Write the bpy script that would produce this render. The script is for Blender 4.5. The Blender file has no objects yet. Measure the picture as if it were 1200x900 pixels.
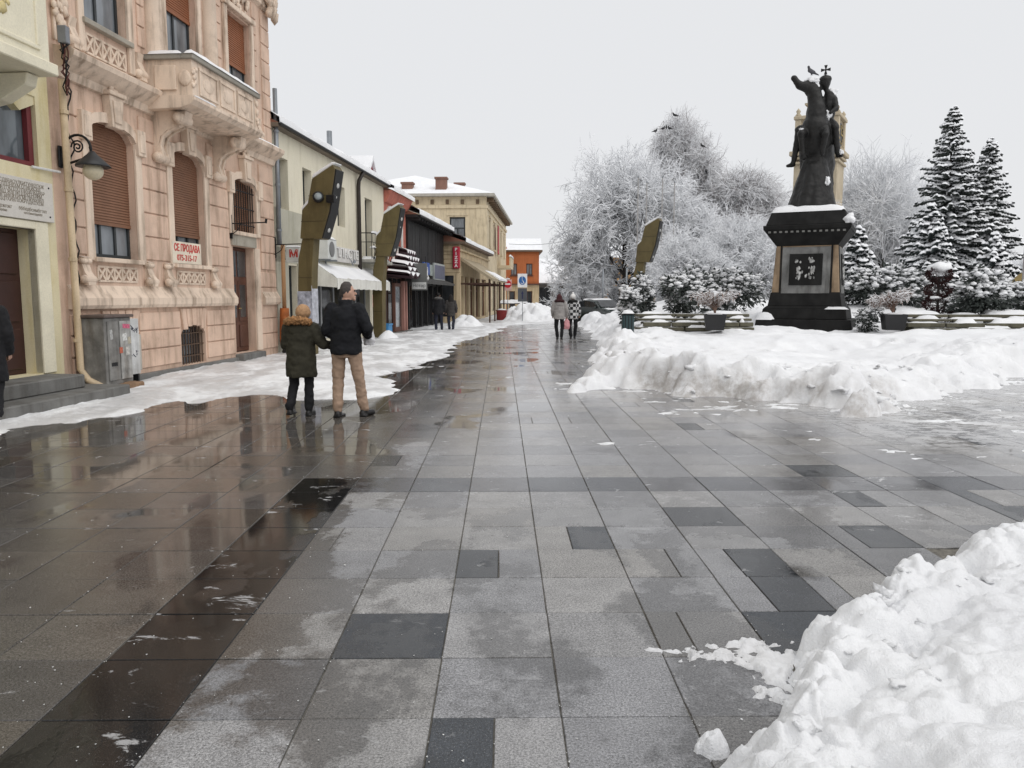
import bpy, bmesh, math, random
import numpy as np
from mathutils import Vector, Matrix, noise as mnoise

R = math.radians
random.seed(7)
rng = np.random.default_rng(7)
SC = bpy.context.scene
COL = SC.collection

# ------------------------------------------------------------------ camera, sky, sun, exposure
cam_d = bpy.data.cameras.new('camera')
cam = bpy.data.objects.new('camera', cam_d)
COL.objects.link(cam)
cam.location = (0, 0, 1.6)
cam.rotation_euler = (R(90 - 6.29), 0, R(-0.74))
cam_d.sensor_width = 36
cam_d.lens = 27.75
cam_d.clip_start = 0.05
cam_d.clip_end = 3000
SC.camera = cam

world = bpy.data.worlds.new('World')
SC.world = world
world.use_nodes = True
wn, wl = world.node_tree.nodes, world.node_tree.links
wn.clear()
w_out = wn.new('ShaderNodeOutputWorld')
w_bg = wn.new('ShaderNodeBackground')
w_sky = wn.new('ShaderNodeTexSky')
w_sky.sky_type = 'NISHITA'
w_sky.sun_disc = False
SUN_EL, SUN_AZ = 52.0, 138.0           # high behind the camera; the cloud makes it a very soft source
w_sky.sun_elevation = R(SUN_EL)
w_sky.sun_rotation = R(SUN_AZ)
w_sky.dust_density = 4.0
w_mix = wn.new('ShaderNodeMixRGB')
w_mix.inputs[0].default_value = 0.94    # closed cloud cover in front of the blue sky
w_mix.inputs[2].default_value = (8.35, 8.43, 8.6, 1)
wl.new(w_sky.outputs[0], w_mix.inputs[1])
wl.new(w_mix.outputs[0], w_bg.inputs[0])
w_bg.inputs[1].default_value = 0.1
wl.new(w_bg.outputs[0], w_out.inputs[0])

sun_d = bpy.data.lights.new('sun', 'SUN')
sun_d.energy = 1.35
sun_d.angle = R(70)
sun_d.color = (1.0, 0.98, 0.95)
sun = bpy.data.objects.new('sun', sun_d)
COL.objects.link(sun)
az, el = R(SUN_AZ), R(SUN_EL)
sdir = Vector((math.sin(az) * math.cos(el), math.cos(az) * math.cos(el), math.sin(el)))
sun.rotation_euler = (-sdir).to_track_quat('-Z', 'Y').to_euler()
sun.location = (0, -20, 40)

SC.view_settings.view_transform = 'Standard'
SC.view_settings.look = 'None'
SC.view_settings.exposure = 0.0
SC.view_settings.gamma = 1.0
SC.view_settings.use_curve_mapping = False
SC.render.engine = 'CYCLES'
SC.cycles.use_denoising = True
try:
    SC.cycles.denoiser = 'OPENIMAGEDENOISE'
except Exception:
    pass
SC.cycles.max_bounces = 6
SC.cycles.diffuse_bounces = 3
SC.cycles.glossy_bounces = 3
SC.cycles.transparent_max_bounces = 8
SC.cycles.caustics_reflective = False
SC.cycles.caustics_refractive = False

# ------------------------------------------------------------------ materials
def _n(t, kind, **kw):
    n = t.nodes.new(kind)
    for k, v in kw.items():
        setattr(n, k, v)
    return n

class NT:
    """tiny wrapper round a material's node tree"""
    def __init__(s, name):
        s.m = bpy.data.materials.new(name)
        s.m.use_nodes = True
        s.t = s.m.node_tree
        s.t.nodes.clear()
        s.out = _n(s.t, 'ShaderNodeOutputMaterial')
        s.b = _n(s.t, 'ShaderNodeBsdfPrincipled')
        s.L(s.b.outputs[0], s.out.inputs[0])
    def L(s, a, b):
        s.t.links.new(a, b)
    def val(s, sock, v):
        if hasattr(v, 'is_output'):
            s.L(v, sock)
        else:
            sock.default_value = v
    def pos(s):
        return _n(s.t, 'ShaderNodeNewGeometry').outputs['Position']
    def mapping(s, vec, scale=(1, 1, 1), rot=(0, 0, 0)):
        n = _n(s.t, 'ShaderNodeMapping')
        n.inputs['Scale'].default_value = scale
        n.inputs['Rotation'].default_value = rot
        s.L(vec, n.inputs[0])
        return n.outputs[0]
    def noise(s, vec, scale, detail=4, rough=.55, dist=0):
        n = _n(s.t, 'ShaderNodeTexNoise')
        n.inputs['Scale'].default_value = scale
        n.inputs['Detail'].default_value = detail
        n.inputs['Roughness'].default_value = rough
        n.inputs['Distortion'].default_value = dist
        s.L(vec, n.inputs['Vector'])
        return n.outputs[0]
    def voro(s, vec, scale, feature='F1'):
        n = _n(s.t, 'ShaderNodeTexVoronoi', feature=feature)
        n.inputs['Scale'].default_value = scale
        s.L(vec, n.inputs['Vector'])
        return n.outputs[0]
    def rng(s, v, a, b, c=0., d=1., smooth=True):
        n = _n(s.t, 'ShaderNodeMapRange')
        n.interpolation_type = 'SMOOTHSTEP' if smooth else 'LINEAR'
        s.val(n.inputs[0], v)
        for i, x in enumerate((a, b, c, d)):
            s.val(n.inputs[i + 1], x)
        return n.outputs[0]
    def math(s, op, a, b=0., c=None):
        n = _n(s.t, 'ShaderNodeMath', operation=op)
        s.val(n.inputs[0], a)
        s.val(n.inputs[1], b)
        if c is not None:
            s.val(n.inputs[2], c)
        return n.outputs[0]
    def mix(s, f, a, b, mode='MIX'):
        n = _n(s.t, 'ShaderNodeMixRGB', blend_type=mode)
        s.val(n.inputs[0], f)
        for i, x in ((1, a), (2, b)):
            s.val(n.inputs[i], x if hasattr(x, 'is_output') else (*x, 1))
        return n.outputs[0]
    def xyz(s, vec):
        n = _n(s.t, 'ShaderNodeSeparateXYZ')
        s.L(vec, n.inputs[0])
        return n.outputs
    def bump(s, h, strength=.3, dist=.01):
        n = _n(s.t, 'ShaderNodeBump')
        s.val(n.inputs['Strength'], strength)
        n.inputs['Distance'].default_value = dist
        s.L(h, n.inputs['Height'])
        s.L(n.outputs[0], s.b.inputs['Normal'])
    def set(s, **kw):
        for k, v in kw.items():
            s.val(s.b.inputs[k.replace('_', ' ')], v if (hasattr(v, 'is_output') or not isinstance(v, tuple)) else (*v, 1))
        return s.m

def scl(c, k):
    return tuple(min(1, x * k) for x in c)

MATS = {}
SNOWC = (.84, .85, .87)
def mat(name, col=None, rough=.75, var=.14, vs=2.5, fine=.06, bump=.25, bs=40, bd=.004, metal=0., snow=None, stain=0., stainc=(.25, .2, .15), spec=.35):
    """general weathered surface: broad and fine colour variation, streaks, relief and (optionally) snow lying on upward faces"""
    if name in MATS:
        return MATS[name]
    s = NT(name)
    p = s.pos()
    a = s.noise(p, vs, 5)
    f = s.rng(a, .3, .7, 1 - var, 1 + var, False)
    b = s.noise(p, bs, 3)
    g = s.rng(b, .3, .7, 1 - fine, 1 + fine, False)
    k = s.math('MULTIPLY', f, g)
    n = _n(s.t, 'ShaderNodeVectorMath', operation='SCALE')
    n.inputs[0].default_value = col
    s.L(k, n.inputs['Scale'])
    c = n.outputs[0]
    if stain:
        st = s.noise(s.mapping(p, (5, 5, .7)), 1.0, 5, .6)
        c = s.mix(s.rng(st, .46, .72, 0, stain), c, stainc, 'MULTIPLY')
        gr = s.noise(p, .9, 5, .65)
        c = s.mix(s.rng(gr, .50, .72, 0, stain * .7), c, stainc, 'MULTIPLY')
    r = rough
    if snow is not None:
        nz = s.xyz(_n(s.t, 'ShaderNodeNewGeometry').outputs['Normal'])[2]
        j = s.noise(p, 9, 4)
        m = s.rng(s.math('ADD', nz, s.math('MULTIPLY_ADD', j, .7, -.35)), snow, snow + .16)
        c = s.mix(m, c, SNOWC)
        r = s.rng(m, 0, 1, rough, .85, False)
    if bump:
        s.bump(b, bump, bd)
    s.b.inputs['Specular IOR Level'].default_value = spec
    s.set(Base_Color=c, Roughness=r, Metallic=metal)
    MATS[name] = s.m
    return s.m

def glass_mat(name, col, rough=.06, var=.5, vs=1.3):
    if name in MATS:
        return MATS[name]
    s = NT(name)
    p = s.pos()
    a = s.noise(s.mapping(p, (1, 1, .35)), vs * 2, 3)
    f = s.rng(a, .3, .7, 1 - var, 1 + var, False)
    n = _n(s.t, 'ShaderNodeVectorMath', operation='SCALE')
    n.inputs[0].default_value = col
    s.L(f, n.inputs['Scale'])
    s.bump(s.noise(p, 2.2, 1), .05, .02)
    s.b.inputs['Specular IOR Level'].default_value = .6
    s.set(Base_Color=n.outputs[0], Roughness=rough)
    MATS[name] = s.m
    return s.m

def snow_mat():
    s = NT('snow')
    p = s.pos()
    a = s.noise(p, 1.1, 5)
    c = s.mix(s.rng(a, .35, .7), (.79, .795, .81), (.86, .865, .875))
    att = _n(s.t, 'ShaderNodeAttribute', attribute_name='dirt').outputs['Fac']
    dn = s.noise(p, 5.5, 6, .68)
    d = s.math('MULTIPLY', att, s.rng(dn, .28, .66))
    c = s.mix(s.math('MULTIPLY', d, .8), c, (.36, .33, .30))
    sp = s.noise(p, 46, 3, .7)
    c = s.mix(s.math('MULTIPLY', s.rng(sp, .66, .74), s.math('MULTIPLY', att, .8)), c, (.16, .14, .12))
    h = s.math('ADD', s.noise(p, 22, 6, .68), s.math('MULTIPLY', s.noise(p, 110, 4, .7), .45))
    s.bump(h, .6, .028)
    s.b.inputs['Specular IOR Level'].default_value = .2
    return s.set(Base_Color=c, Roughness=.78)

def slush_mat():
    """trodden snow and slush: grey-white, partly soaked"""
    s = NT('trodden_snow')
    p = s.pos()
    a = s.noise(s.mapping(p, (1, .6, 1)), 1.1, 6, .62, .6)
    b = s.noise(p, 7, 5, .65)
    m = s.rng(s.math('ADD', a, s.math('MULTIPLY_ADD', b, .5, -.25)), .36, .60)
    c = s.mix(m, (.84, .85, .86), (.62, .62, .625))
    c = s.mix(s.rng(s.noise(p, 2.7, 6, .7), .60, .74, 0, .45), c, (.38, .365, .35))
    s.bump(s.math('ADD', b, s.math('MULTIPLY', s.noise(p, 40, 4), .5)), .6, .03)
    return s.set(Base_Color=c, Roughness=s.rng(m, 0, 1, .75, .35, False))

def paver_mat(name, from_object):
    s = NT(name)
    p = s.pos()
    x, y, z = s.xyz(p)
    if from_object:
        base = _n(s.t, 'ShaderNodeObjectInfo').outputs['Color']
    else:
        base = _n(s.t, 'ShaderNodeAttribute', attribute_name='tint').outputs['Color']
    # granite grain
    g1 = s.noise(p, 105, 4, .75)
    g2 = s.noise(p, 420, 2, .5)
    v = s.voro(p, 120)
    k = s.math('MULTIPLY', s.rng(g1, .34, .66, .35, 1.65, False), s.rng(g2, .3, .7, .6, 1.4, False))
    k = s.math('MULTIPLY', k, s.rng(s.noise(p, 5, 5, .6), .3, .7, .86, 1.14, False))
    n = _n(s.t, 'ShaderNodeVectorMath', operation='SCALE')
    s.L(base, n.inputs[0])
    s.L(k, n.inputs['Scale'])
    c = s.mix(s.rng(v, .05, .24, .55, 0), n.outputs[0], (.46, .45, .43))
    # how wet: soaked on the left, wet farther up the street, drying patches close by
    flow = s.mapping(p, (1, .55, 1))
    n1 = s.noise(flow, 1.55, 5, .52, .35)
    left = s.rng(x, -.9, -2.0, 0, .27)
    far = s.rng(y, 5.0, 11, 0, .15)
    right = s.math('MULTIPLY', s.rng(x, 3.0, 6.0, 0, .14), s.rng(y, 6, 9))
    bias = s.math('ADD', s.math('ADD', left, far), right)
    nf = s.noise(p, 9, 5, .7)
    wv = s.math('ADD', s.math('MULTIPLY_ADD', nf, .22, s.math('MULTIPLY', n1, .78)), bias)
    damp = s.rng(wv, .485, .55)
    n2 = s.noise(s.mapping(p, (.8, .6, 1)), 1.15, 4, .5, .2)
    pud = s.rng(s.math('ADD', n2, s.math('MULTIPLY', bias, .62)), .635, .70)
    # water standing on the dark band
    att = _n(s.t, 'ShaderNodeAttribute', attribute_name='pool', attribute_type='OBJECT' if from_object else 'GEOMETRY').outputs['Fac']
    pn = s.noise(s.mapping(p, (2.2, 1.2, 1)), 1.6, 5, .55)
    pud = s.math('MAXIMUM', pud, s.math('MULTIPLY', att, s.rng(pn, .40, .46)))
    damp = s.math('MAXIMUM', damp, pud)
    wet_sheen_c = s.mix(1.0, c, s.mix(s.rng(x, .2, -1.4), s.mix(s.rng(y, 4, 8.5), (.46, .455, .45), (1.0, .995, .99)), (.37, .345, .315)), 'MULTIPLY')  # wet darkening; far sky sheen and left pink reflection also put into the colour
    c = s.mix(damp, c, wet_sheen_c)
    # dried salt and thin slush film
    sl = s.noise(s.mapping(p, (1, .38, 1)), 2.1, 7, .66, .5)
    sl = s.math('ADD', s.math('MULTIPLY', s.noise(s.mapping(p, (1, 1.7, 1)), 5.5, 6, .7, .6), .6), s.math('MULTIPLY', sl, .4))
    slm = s.math('MULTIPLY', s.rng(sl, .43, .56), s.math('MULTIPLY', s.rng(x, 3.2, 5.2), s.rng(y, 7.2, 9.2)))
    n4 = s.noise(s.mapping(p, (1, 1.9, 1)), 2.6, 6, .72, .5)
    sl2 = s.math('MULTIPLY', s.rng(s.math('MULTIPLY_ADD', att, .035, n4), .63, .68), s.math('ADD', s.rng(y, 4, 11, .25, .7), s.math('MULTIPLY', att, .35)))
    slm = s.math('MAXIMUM', s.math('MULTIPLY', slm, .8), sl2)
    c = s.mix(slm, c, (.58, .58, .585))
    r = s.rng(damp, 0, 1, s.rng(y, 3.6, 7, .5, .22), s.rng(n1, .35, .7, .24, .12, False), False)
    r = s.mix(pud, r, (.05, .05, .05))
    r = s.mix(slm, r, (.5, .5, .5))
    s.L(r, s.b.inputs['Roughness'])
    h = s.math('MULTIPLY', s.math('ADD', g1, s.math('MULTIPLY', g2, .5)), s.math('SUBTRACT', 1.0, s.math('MULTIPLY', pud, .97)))
    h = s.math('ADD', h, s.math('MULTIPLY', s.noise(p, 3.5, 3), s.rng(pud, 0, 1, 1.2, .7)))
    s.bump(h, s.math('MULTIPLY', s.rng(damp, 0, 1, .28, .13, False), s.rng(y, 4, 9, 1, .5)), .004)
    s.L(s.rng(pud, 0, 1, .5, .26, False), s.b.inputs['Specular IOR Level'])
    return s.set(Base_Color=c)

# ------------------------------------------------------------------ mesh helpers
class MB:
    """collects shapes; build() links them as ONE mesh object"""
    def __init__(s):
        s.v, s.f = [], []
    def add(s, vs, fs):
        o = len(s.v)
        s.v += [tuple(q) for q in vs]
        s.f += [tuple(i + o for i in q) for q in fs]
        return s
    def box(s, x0, x1, y0, y1, z0, z1, M=None):
        vs = [Vector((x, y, z)) for z in (z0, z1) for y in (y0, y1) for x in (x0, x1)]
        if M is not None:
            vs = [M @ q for q in vs]
        return s.add(vs, [(0, 2, 3, 1), (4, 5, 7, 6), (0, 1, 5, 4), (2, 6, 7, 3), (0, 4, 6, 2), (1, 3, 7, 5)])
    def prism(s, poly, a, b, axis='y', M=None):
        """extrude a 2-D outline: axis y -> outline in (x,z); x -> (y,z); z -> (x,y)"""
        n = len(poly)
        def pt(q, t):
            return {'y': (q[0], t, q[1]), 'x': (t, q[0], q[1]), 'z': (q[0], q[1], t)}[axis]
        vs = [Vector(pt(q, a)) for q in poly] + [Vector(pt(q, b)) for q in poly]
        if M is not None:
            vs = [M @ q for q in vs]
        fs = [tuple(range(n)), tuple(reversed(range(n, 2 * n)))]
        fs += [(i, i + n, (i + 1) % n + n, (i + 1) % n) for i in range(n)]
        return s.add(vs, fs)
    def tube(s, pts, rad, n=8, cap=True):
        pts = [Vector(q) for q in pts]
        if not hasattr(rad, '__len__'):
            rad = [rad] * len(pts)
        vs, prev = [], None
        for i, q in enumerate(pts):
            d = (pts[min(i + 1, len(pts) - 1)] - pts[max(i - 1, 0)]).normalized()
            if prev is None:
                u = d.orthogonal().normalized()
            else:
                u = (prev - d * prev.dot(d)).normalized()
            prev = u
            w = d.cross(u)
            for k in range(n):
                t = 2 * math.pi * k / n
                vs.append(q + (u * math.cos(t) + w * math.sin(t)) * rad[i])
        fs = []
        for i in range(len(pts) - 1):
            for k in range(n):
                fs.append((i * n + k, i * n + (k + 1) % n, (i + 1) * n + (k + 1) % n, (i + 1) * n + k))
        if cap:
            fs.append(tuple(reversed(range(n))))
            fs.append(tuple(range((len(pts) - 1) * n, len(pts) * n)))
        return s.add(vs, fs)
    def lathe(s, prof, n=16, c=(0, 0, 0), sx=1, sy=1):
        vs, fs = [], []
        for r, z in prof:
            for k in range(n):
                t = 2 * math.pi * (k + .5) / n
                vs.append((c[0] + r * sx * math.cos(t), c[1] + r * sy * math.sin(t), c[2] + z))
        m = len(prof)
        for i in range(m - 1):
            for k in range(n):
                fs.append((i * n + k, i * n + (k + 1) % n, (i + 1) * n + (k + 1) % n, (i + 1) * n + k))
        fs += [tuple(reversed(range(n))), tuple(range((m - 1) * n, m * n))]
        return s.add(vs, fs)
    def loft(s, secs, n=20):
        """secs: (x, y, z, rx, ry[, yaw]) horizontal ellipses from bottom to top"""
        vs, fs = [], []
        for q in secs:
            x, y, z, rx, ry = q[:5]
            yw = q[5] if len(q) > 5 else 0
            for k in range(n):
                t = 2 * math.pi * k / n
                a, b = rx * math.cos(t), ry * math.sin(t)
                vs.append((x + a * math.cos(yw) - b * math.sin(yw), y + a * math.sin(yw) + b * math.cos(yw), z))
        m = len(secs)
        for i in range(m - 1):
            for k in range(n):
                fs.append((i * n + k, i * n + (k + 1) % n, (i + 1) * n + (k + 1) % n, (i + 1) * n + k))
        fs += [tuple(reversed(range(n))), tuple(range((m - 1) * n, m * n))]
        return s.add(vs, fs)
    def ball(s, c, r, sub=2, scale=(1, 1, 1), jit=0, M=None):
        vs, fs = ICO[sub]
        c = Vector(c)
        out = []
        for q in vs:
            k = 1 + (mnoise.noise(q * 1.7 + c * 3.1) * jit if jit else 0)
            w = Vector((q.x * scale[0], q.y * scale[1], q.z * scale[2])) * r * k
            if M is not None:
                w = M @ w
            out.append(c + w)
        return s.add(out, fs)
    def cap(s, a, b, ra, rb=None, n=14):
        """tapered capsule"""
        rb = ra if rb is None else rb
        a, b = Vector(a), Vector(b)
        d = (b - a)
        if d.length < 1e-6:
            return s.ball(a, ra)
        d.normalize()
        pts, rad = [], []
        for t in (-1, -.9, -.7, -.4, 0):
            pts.append(a + d * ra * t); rad.append(ra * math.sqrt(max(0.0004, 1 - t * t)))
        for t in (0, .4, .7, .9, 1):
            pts.append(b + d * rb * t); rad.append(rb * math.sqrt(max(0.0004, 1 - t * t)))
        return s.tube(pts, rad, n)
    def mesh(s, name, smooth=False):
        me = bpy.data.meshes.new(name)
        me.from_pydata(s.v, [], s.f)
        me.update()
        if smooth:
            me.polygons.foreach_set('use_smooth', [True] * len(me.polygons))
        return me
    def build(s, name, m, parent=None, smooth=False, bevel=0, loc=None, rot=None, segs=1):
        o = link(name, s.mesh(name, smooth), m, parent)
        if loc is not None:
            o.location = loc
        if rot is not None:
            o.rotation_euler = rot
        if bevel:
            md = o.modifiers.new('bevel', 'BEVEL')
            md.width = bevel
            md.segments = segs
            md.limit_method = 'ANGLE'
            md.angle_limit = R(40)
        return o

def _ico(sub):
    b = bmesh.new()
    bmesh.ops.create_icosphere(b, subdivisions=sub, radius=1)
    b.verts.ensure_lookup_table()
    r = ([v.co.copy() for v in b.verts], [tuple(v.index for v in f.verts) for f in b.faces])
    b.free()
    return r
ICO = {k: _ico(k) for k in (1, 2, 3, 4)}

def link(name, me, m=None, parent=None):
    o = bpy.data.objects.new(name, me)
    COL.objects.link(o)
    if m is not None and len(me.materials) == 0:
        me.materials.append(m)
    if parent is not None:
        o.parent = parent
    return o

def np_mesh(name, V, F, smooth=False):
    """V (n,3), F (m,k) numpy arrays"""
    me = bpy.data.meshes.new(name)
    V = np.ascontiguousarray(V, np.float32)
    F = np.ascontiguousarray(F, np.int32)
    k = F.shape[1]
    me.vertices.add(len(V))
    me.vertices.foreach_set('co', V.ravel())
    me.loops.add(F.size)
    me.loops.foreach_set('vertex_index', F.ravel())
    me.polygons.add(len(F))
    me.polygons.foreach_set('loop_start', np.arange(0, F.size, k, dtype=np.int32))
    if smooth:
        me.polygons.foreach_set('use_smooth', np.ones(len(F), bool))
    me.update(calc_edges=True)
    me.validate()
    return me

def tag(o, label=None, cat=None, group=None, kind=None):
    if label: o['label'] = label
    if cat: o['category'] = cat
    if group: o['group'] = group
    if kind: o['kind'] = kind
    return o

def thing(name, label, cat, loc=(0, 0, 0), rz=0, group=None):
    o = bpy.data.objects.new(name, None)
    o.empty_display_size = .2
    COL.objects.link(o)
    o.location = loc
    o.rotation_euler = (0, 0, rz)
    return tag(o, label, cat, group)

def copy_tree(o, parent=None):
    c = o.copy()
    COL.objects.link(c)
    c.parent = parent
    for ch in list(o.children):
        copy_tree(ch, c)
    return c

def fuse(mb, name, m, parent=None, voxel=.02, smooth=4, noise=0, nscale=6):
    """melt overlapping shapes into one continuous skin"""
    me = mb.mesh(name)
    o = bpy.data.objects.new('tmp', me)
    COL.objects.link(o)
    md = o.modifiers.new('r', 'REMESH'); md.mode = 'VOXEL'; md.voxel_size = voxel
    if smooth:
        sm = o.modifiers.new('s', 'SMOOTH'); sm.iterations = smooth; sm.factor = .5
    dg = bpy.context.evaluated_depsgraph_get()
    new = bpy.data.meshes.new_from_object(o.evaluated_get(dg))
    bpy.data.objects.remove(o)
    bpy.data.meshes.remove(me)
    new.name = name
    if noise:
        nr = [v.normal.copy() for v in new.vertices]
        for v, q in zip(new.vertices, nr):
            t = v.co * nscale
            v.co += q * noise * (mnoise.noise(t) + .5 * mnoise.noise(t * 2.3))
    new.polygons.foreach_set('use_smooth', [True] * len(new.polygons))
    new.update()
    return link(name, new, m, parent)

def text_part(body, size, m, parent, loc, rot, name='lettering', sx=1., extrude=.004, align='CENTER', bold=0, spacing=1.0):
    cu = bpy.data.curves.new('t', 'FONT')
    cu.body = body
    cu.size = size
    cu.extrude = extrude
    cu.offset = bold
    cu.align_x = align
    cu.align_y = 'CENTER'
    cu.resolution_u = 3
    cu.space_character = spacing
    o = bpy.data.objects.new('t', cu)
    COL.objects.link(o)
    dg = bpy.context.evaluated_depsgraph_get()
    me = bpy.data.meshes.new_from_object(o.evaluated_get(dg))
    bpy.data.objects.remove(o)
    bpy.data.curves.remove(cu)
    me.name = name
    p = link(name, me, m, parent)
    p.location = loc
    p.rotation_euler = rot
    p.scale = (sx, 1, 1)
    return p

# ------------------------------------------------------------------ numpy noise for snow relief
def _h(ix, iy, seed):
    n = (ix.astype(np.int64) * 374761393 + iy.astype(np.int64) * 668265263 + seed * 974711) & 0x7fffffff
    n = ((n ^ (n >> 13)) * 1274126177) & 0x7fffffff
    n = (n ^ (n >> 16)) & 0xffff
    return n / 65535.0

def vn(x, y, seed=0):
    ix, iy = np.floor(x), np.floor(y)
    fx, fy = x - ix, y - iy
    u, v = fx * fx * (3 - 2 * fx), fy * fy * (3 - 2 * fy)
    a, b = _h(ix, iy, seed), _h(ix + 1, iy, seed)
    c, d = _h(ix, iy + 1, seed), _h(ix + 1, iy + 1, seed)
    return (a + (b - a) * u) * (1 - v) + (c + (d - c) * u) * v - .5

def fbm(x, y, seed=0, o=5, g=.5):
    t, a = 0, 1
    for i in range(o):
        t = t + a * vn(x * 2 ** i + i * 17.3, y * 2 ** i - i * 9.1, seed + i)
        a *= g
    return t

def worley(x, y, seed=0):
    ix, iy = np.floor(x), np.floor(y)
    best = np.full(x.shape, 9.)
    for dx in (-1, 0, 1):
        for dy in (-1, 0, 1):
            cx, cy = ix + dx, iy + dy
            px, py = cx + _h(cx, cy, seed), cy + _h(cx, cy, seed + 5)
            best = np.minimum(best, (x - px) ** 2 + (y - py) ** 2)
    return np.minimum(best * 1.25, 1.2)      # squared distance: rounded lumps, creased between

def sdist(x, y, poly):
    """signed distance to polygon, positive inside"""
    P = np.array(poly, float)
    Q = np.roll(P, -1, 0)
    best = np.full(x.shape, 1e9)
    ins = np.zeros(x.shape, bool)
    for (ax, ay), (bx, by) in zip(P, Q):
        ex, ey = bx - ax, by - ay
        t = np.clip(((x - ax) * ex + (y - ay) * ey) / (ex * ex + ey * ey + 1e-12), 0, 1)
        best = np.minimum(best, (x - ax - t * ex) ** 2 + (y - ay - t * ey) ** 2)
        c = ((ay > y) != (by > y)) & (x < (bx - ax) * (y - ay) / (by - ay + 1e-12) + ax)
        ins ^= c
    d = np.sqrt(best)
    return np.where(ins, d, -d)

def sstep(a, b, x):
    t = np.clip((x - a) / (b - a), 0, 1)
    return t * t * (3 - 2 * t)

def heightfield(name, xs, ys, hf, m, label, cat, kind='stuff', zoff=0., jitter=0.):
    X, Y = np.meshgrid(xs, ys)
    Z, dirt = hf(X, Y)
    nx, ny = len(xs), len(ys)
    idx = np.arange(nx * ny).reshape(ny, nx)
    F = np.stack([idx[:-1, :-1], idx[:-1, 1:], idx[1:, 1:], idx[1:, :-1]], -1).reshape(-1, 4)
    zf = Z.ravel()
    keep = (zf[F] > -.012).any(1)
    F = F[keep]
    if jitter:
        X = X + jitter * fbm(X * 5, Y * 5, 91, 3)
        Y = Y + jitter * fbm(X * 5, Y * 5, 47, 3)
    used = np.unique(F)
    remap = np.full(nx * ny, -1)
    remap[used] = np.arange(len(used))
    V = np.stack([X.ravel(), Y.ravel(), np.maximum(zf, -.03) + zoff], 1)[used]
    me = np_mesh(name, V, remap[F], True)
    at = me.attributes.new('dirt', 'FLOAT', 'POINT')
    at.data.foreach_set('value', np.ascontiguousarray(dirt.ravel()[used], np.float32))
    o = link(name, me, m)
    tag(o, label, cat, kind=kind)
    return o
# ------------------------------------------------------------------ ground, pavement, snow
SNOW = snow_mat()
SLUSH = slush_mat()
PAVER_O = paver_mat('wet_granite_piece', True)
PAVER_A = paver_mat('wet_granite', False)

g = MB().box(-400, 400, -20, 900, -.6, -.08)
tag(g.build('ground', mat('ground_snow', (.84, .85, .87), .85, var=.05, vs=.3)), kind='structure')

base = MB().add([(-8.5, .6, -.009), (16, .6, -.009), (16, 52, -.009), (-8.5, 52, -.009)], [(0, 1, 2, 3)])
pavement = base.build('pavement', mat('joint_sand', (.15, .14, .12), .8, var=.5, vs=30, bs=220, bump=.6))
tag(pavement, 'wet granite slab pavement of the pedestrian square', kind='structure')

PW, PD, X0, Y0 = .497, .505, .227, 2.866
GREYS = [(.238, .235, .236), (.218, .218, .224), (.252, .247, .243), (.204, .204, .211), (.232, .225, .217)]
DARK = (.034, .038, .044)
def col_at(i, j, cx, cy):
    r = random.random
    c = random.choice(GREYS)
    k = .88 + .24 * r()
    c = tuple(q * k for q in c)
    if cx < -1.8 and r() < .5:
        c = (c[0] * .92, c[1] * .88, c[2] * .83)  # brown granite, with the pink house's reflection partly put into the colour
    return c
# (x0,x1,y0,y1) of the dark slabs let into the paving near the camera, as (column, row, fraction from, fraction to)
SPLIT = {(-1, -1): [(0, .48, True), (.48, 1, False)], (-2, 1): [(0, 1, True)], (-1, 3): [(0, .5, True), (.5, 1, False)],
         (0, 4): [(0, .45, False), (.45, 1, True)], (2, 5): [(0, 1, True)], (2, 3): [(0, .38, False), (.38, 1, True)],
         (2, 1): [(0, 1, True)], (4, 4): [(0, .3, False), (.3, 1, True)], (2, 2): [(0, .4, False), (.4, 1, True)],
         (5, 8): [(0, 1, True)], (-3, 9): [(0, .5, True), (.5, 1, False)]}
cells = []
for j in range(-3, 97):
    for i in range(-18, 32):
        xa, ya = X0 + i * PW, Y0 + j * PD
        cx, cy = xa + PW / 2, ya + PD / 2
        if cy > 50.5 or cx < -8.2 or cx > 15.6:
            continue
        if not (-.72 * cy - 1.2 < cx < .72 * cy + 1.2):
            continue
        if cx > 1.4 + max(0, (cy - 3.3)) * 1.15 and cy < 6.5:      # under the snow mound
            continue
        pool, parts = 0, [(0, 1, None)]
        if (i, j) in SPLIT:
            parts = SPLIT[(i, j)]
        elif j == 7 and i > -4:
            parts = [(0, 1, 'band')]
        elif random.random() < .055 and cx > -1.3:
            q = random.choice((.33, .5, .62))
            parts = [(0, q, random.random() < .4), (q, 1, False)]
        for a, b, dk in parts:
            c = col_at(i, j, cx, cy)
            pool = 0
            if i == -4 and j <= 7:
                c, pool = (.03, .031, .034), .9
            elif dk == 'band':
                c = random.choice(((.085, .088, .098), (.115, .115, .122), (.06, .064, .074)))
                pool = 1.25 if i in (5, 6) else (random.choice((0, 0, .5, .8)) if i > 0 else .3)
            elif dk:
                c = scl(DARK, random.uniform(.85, 1.5))
                pool = random.choice((0, .0, .55))
            if i == 5 and 3 <= j <= 6 and not pool:
                pool = .9
            cells.append((xa + a * PW, xa + b * PW, ya, ya + PD, c, pool))
cells.sort(key=lambda q: (q[2] + .03 * abs(q[0])))
GAP = .003
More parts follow.
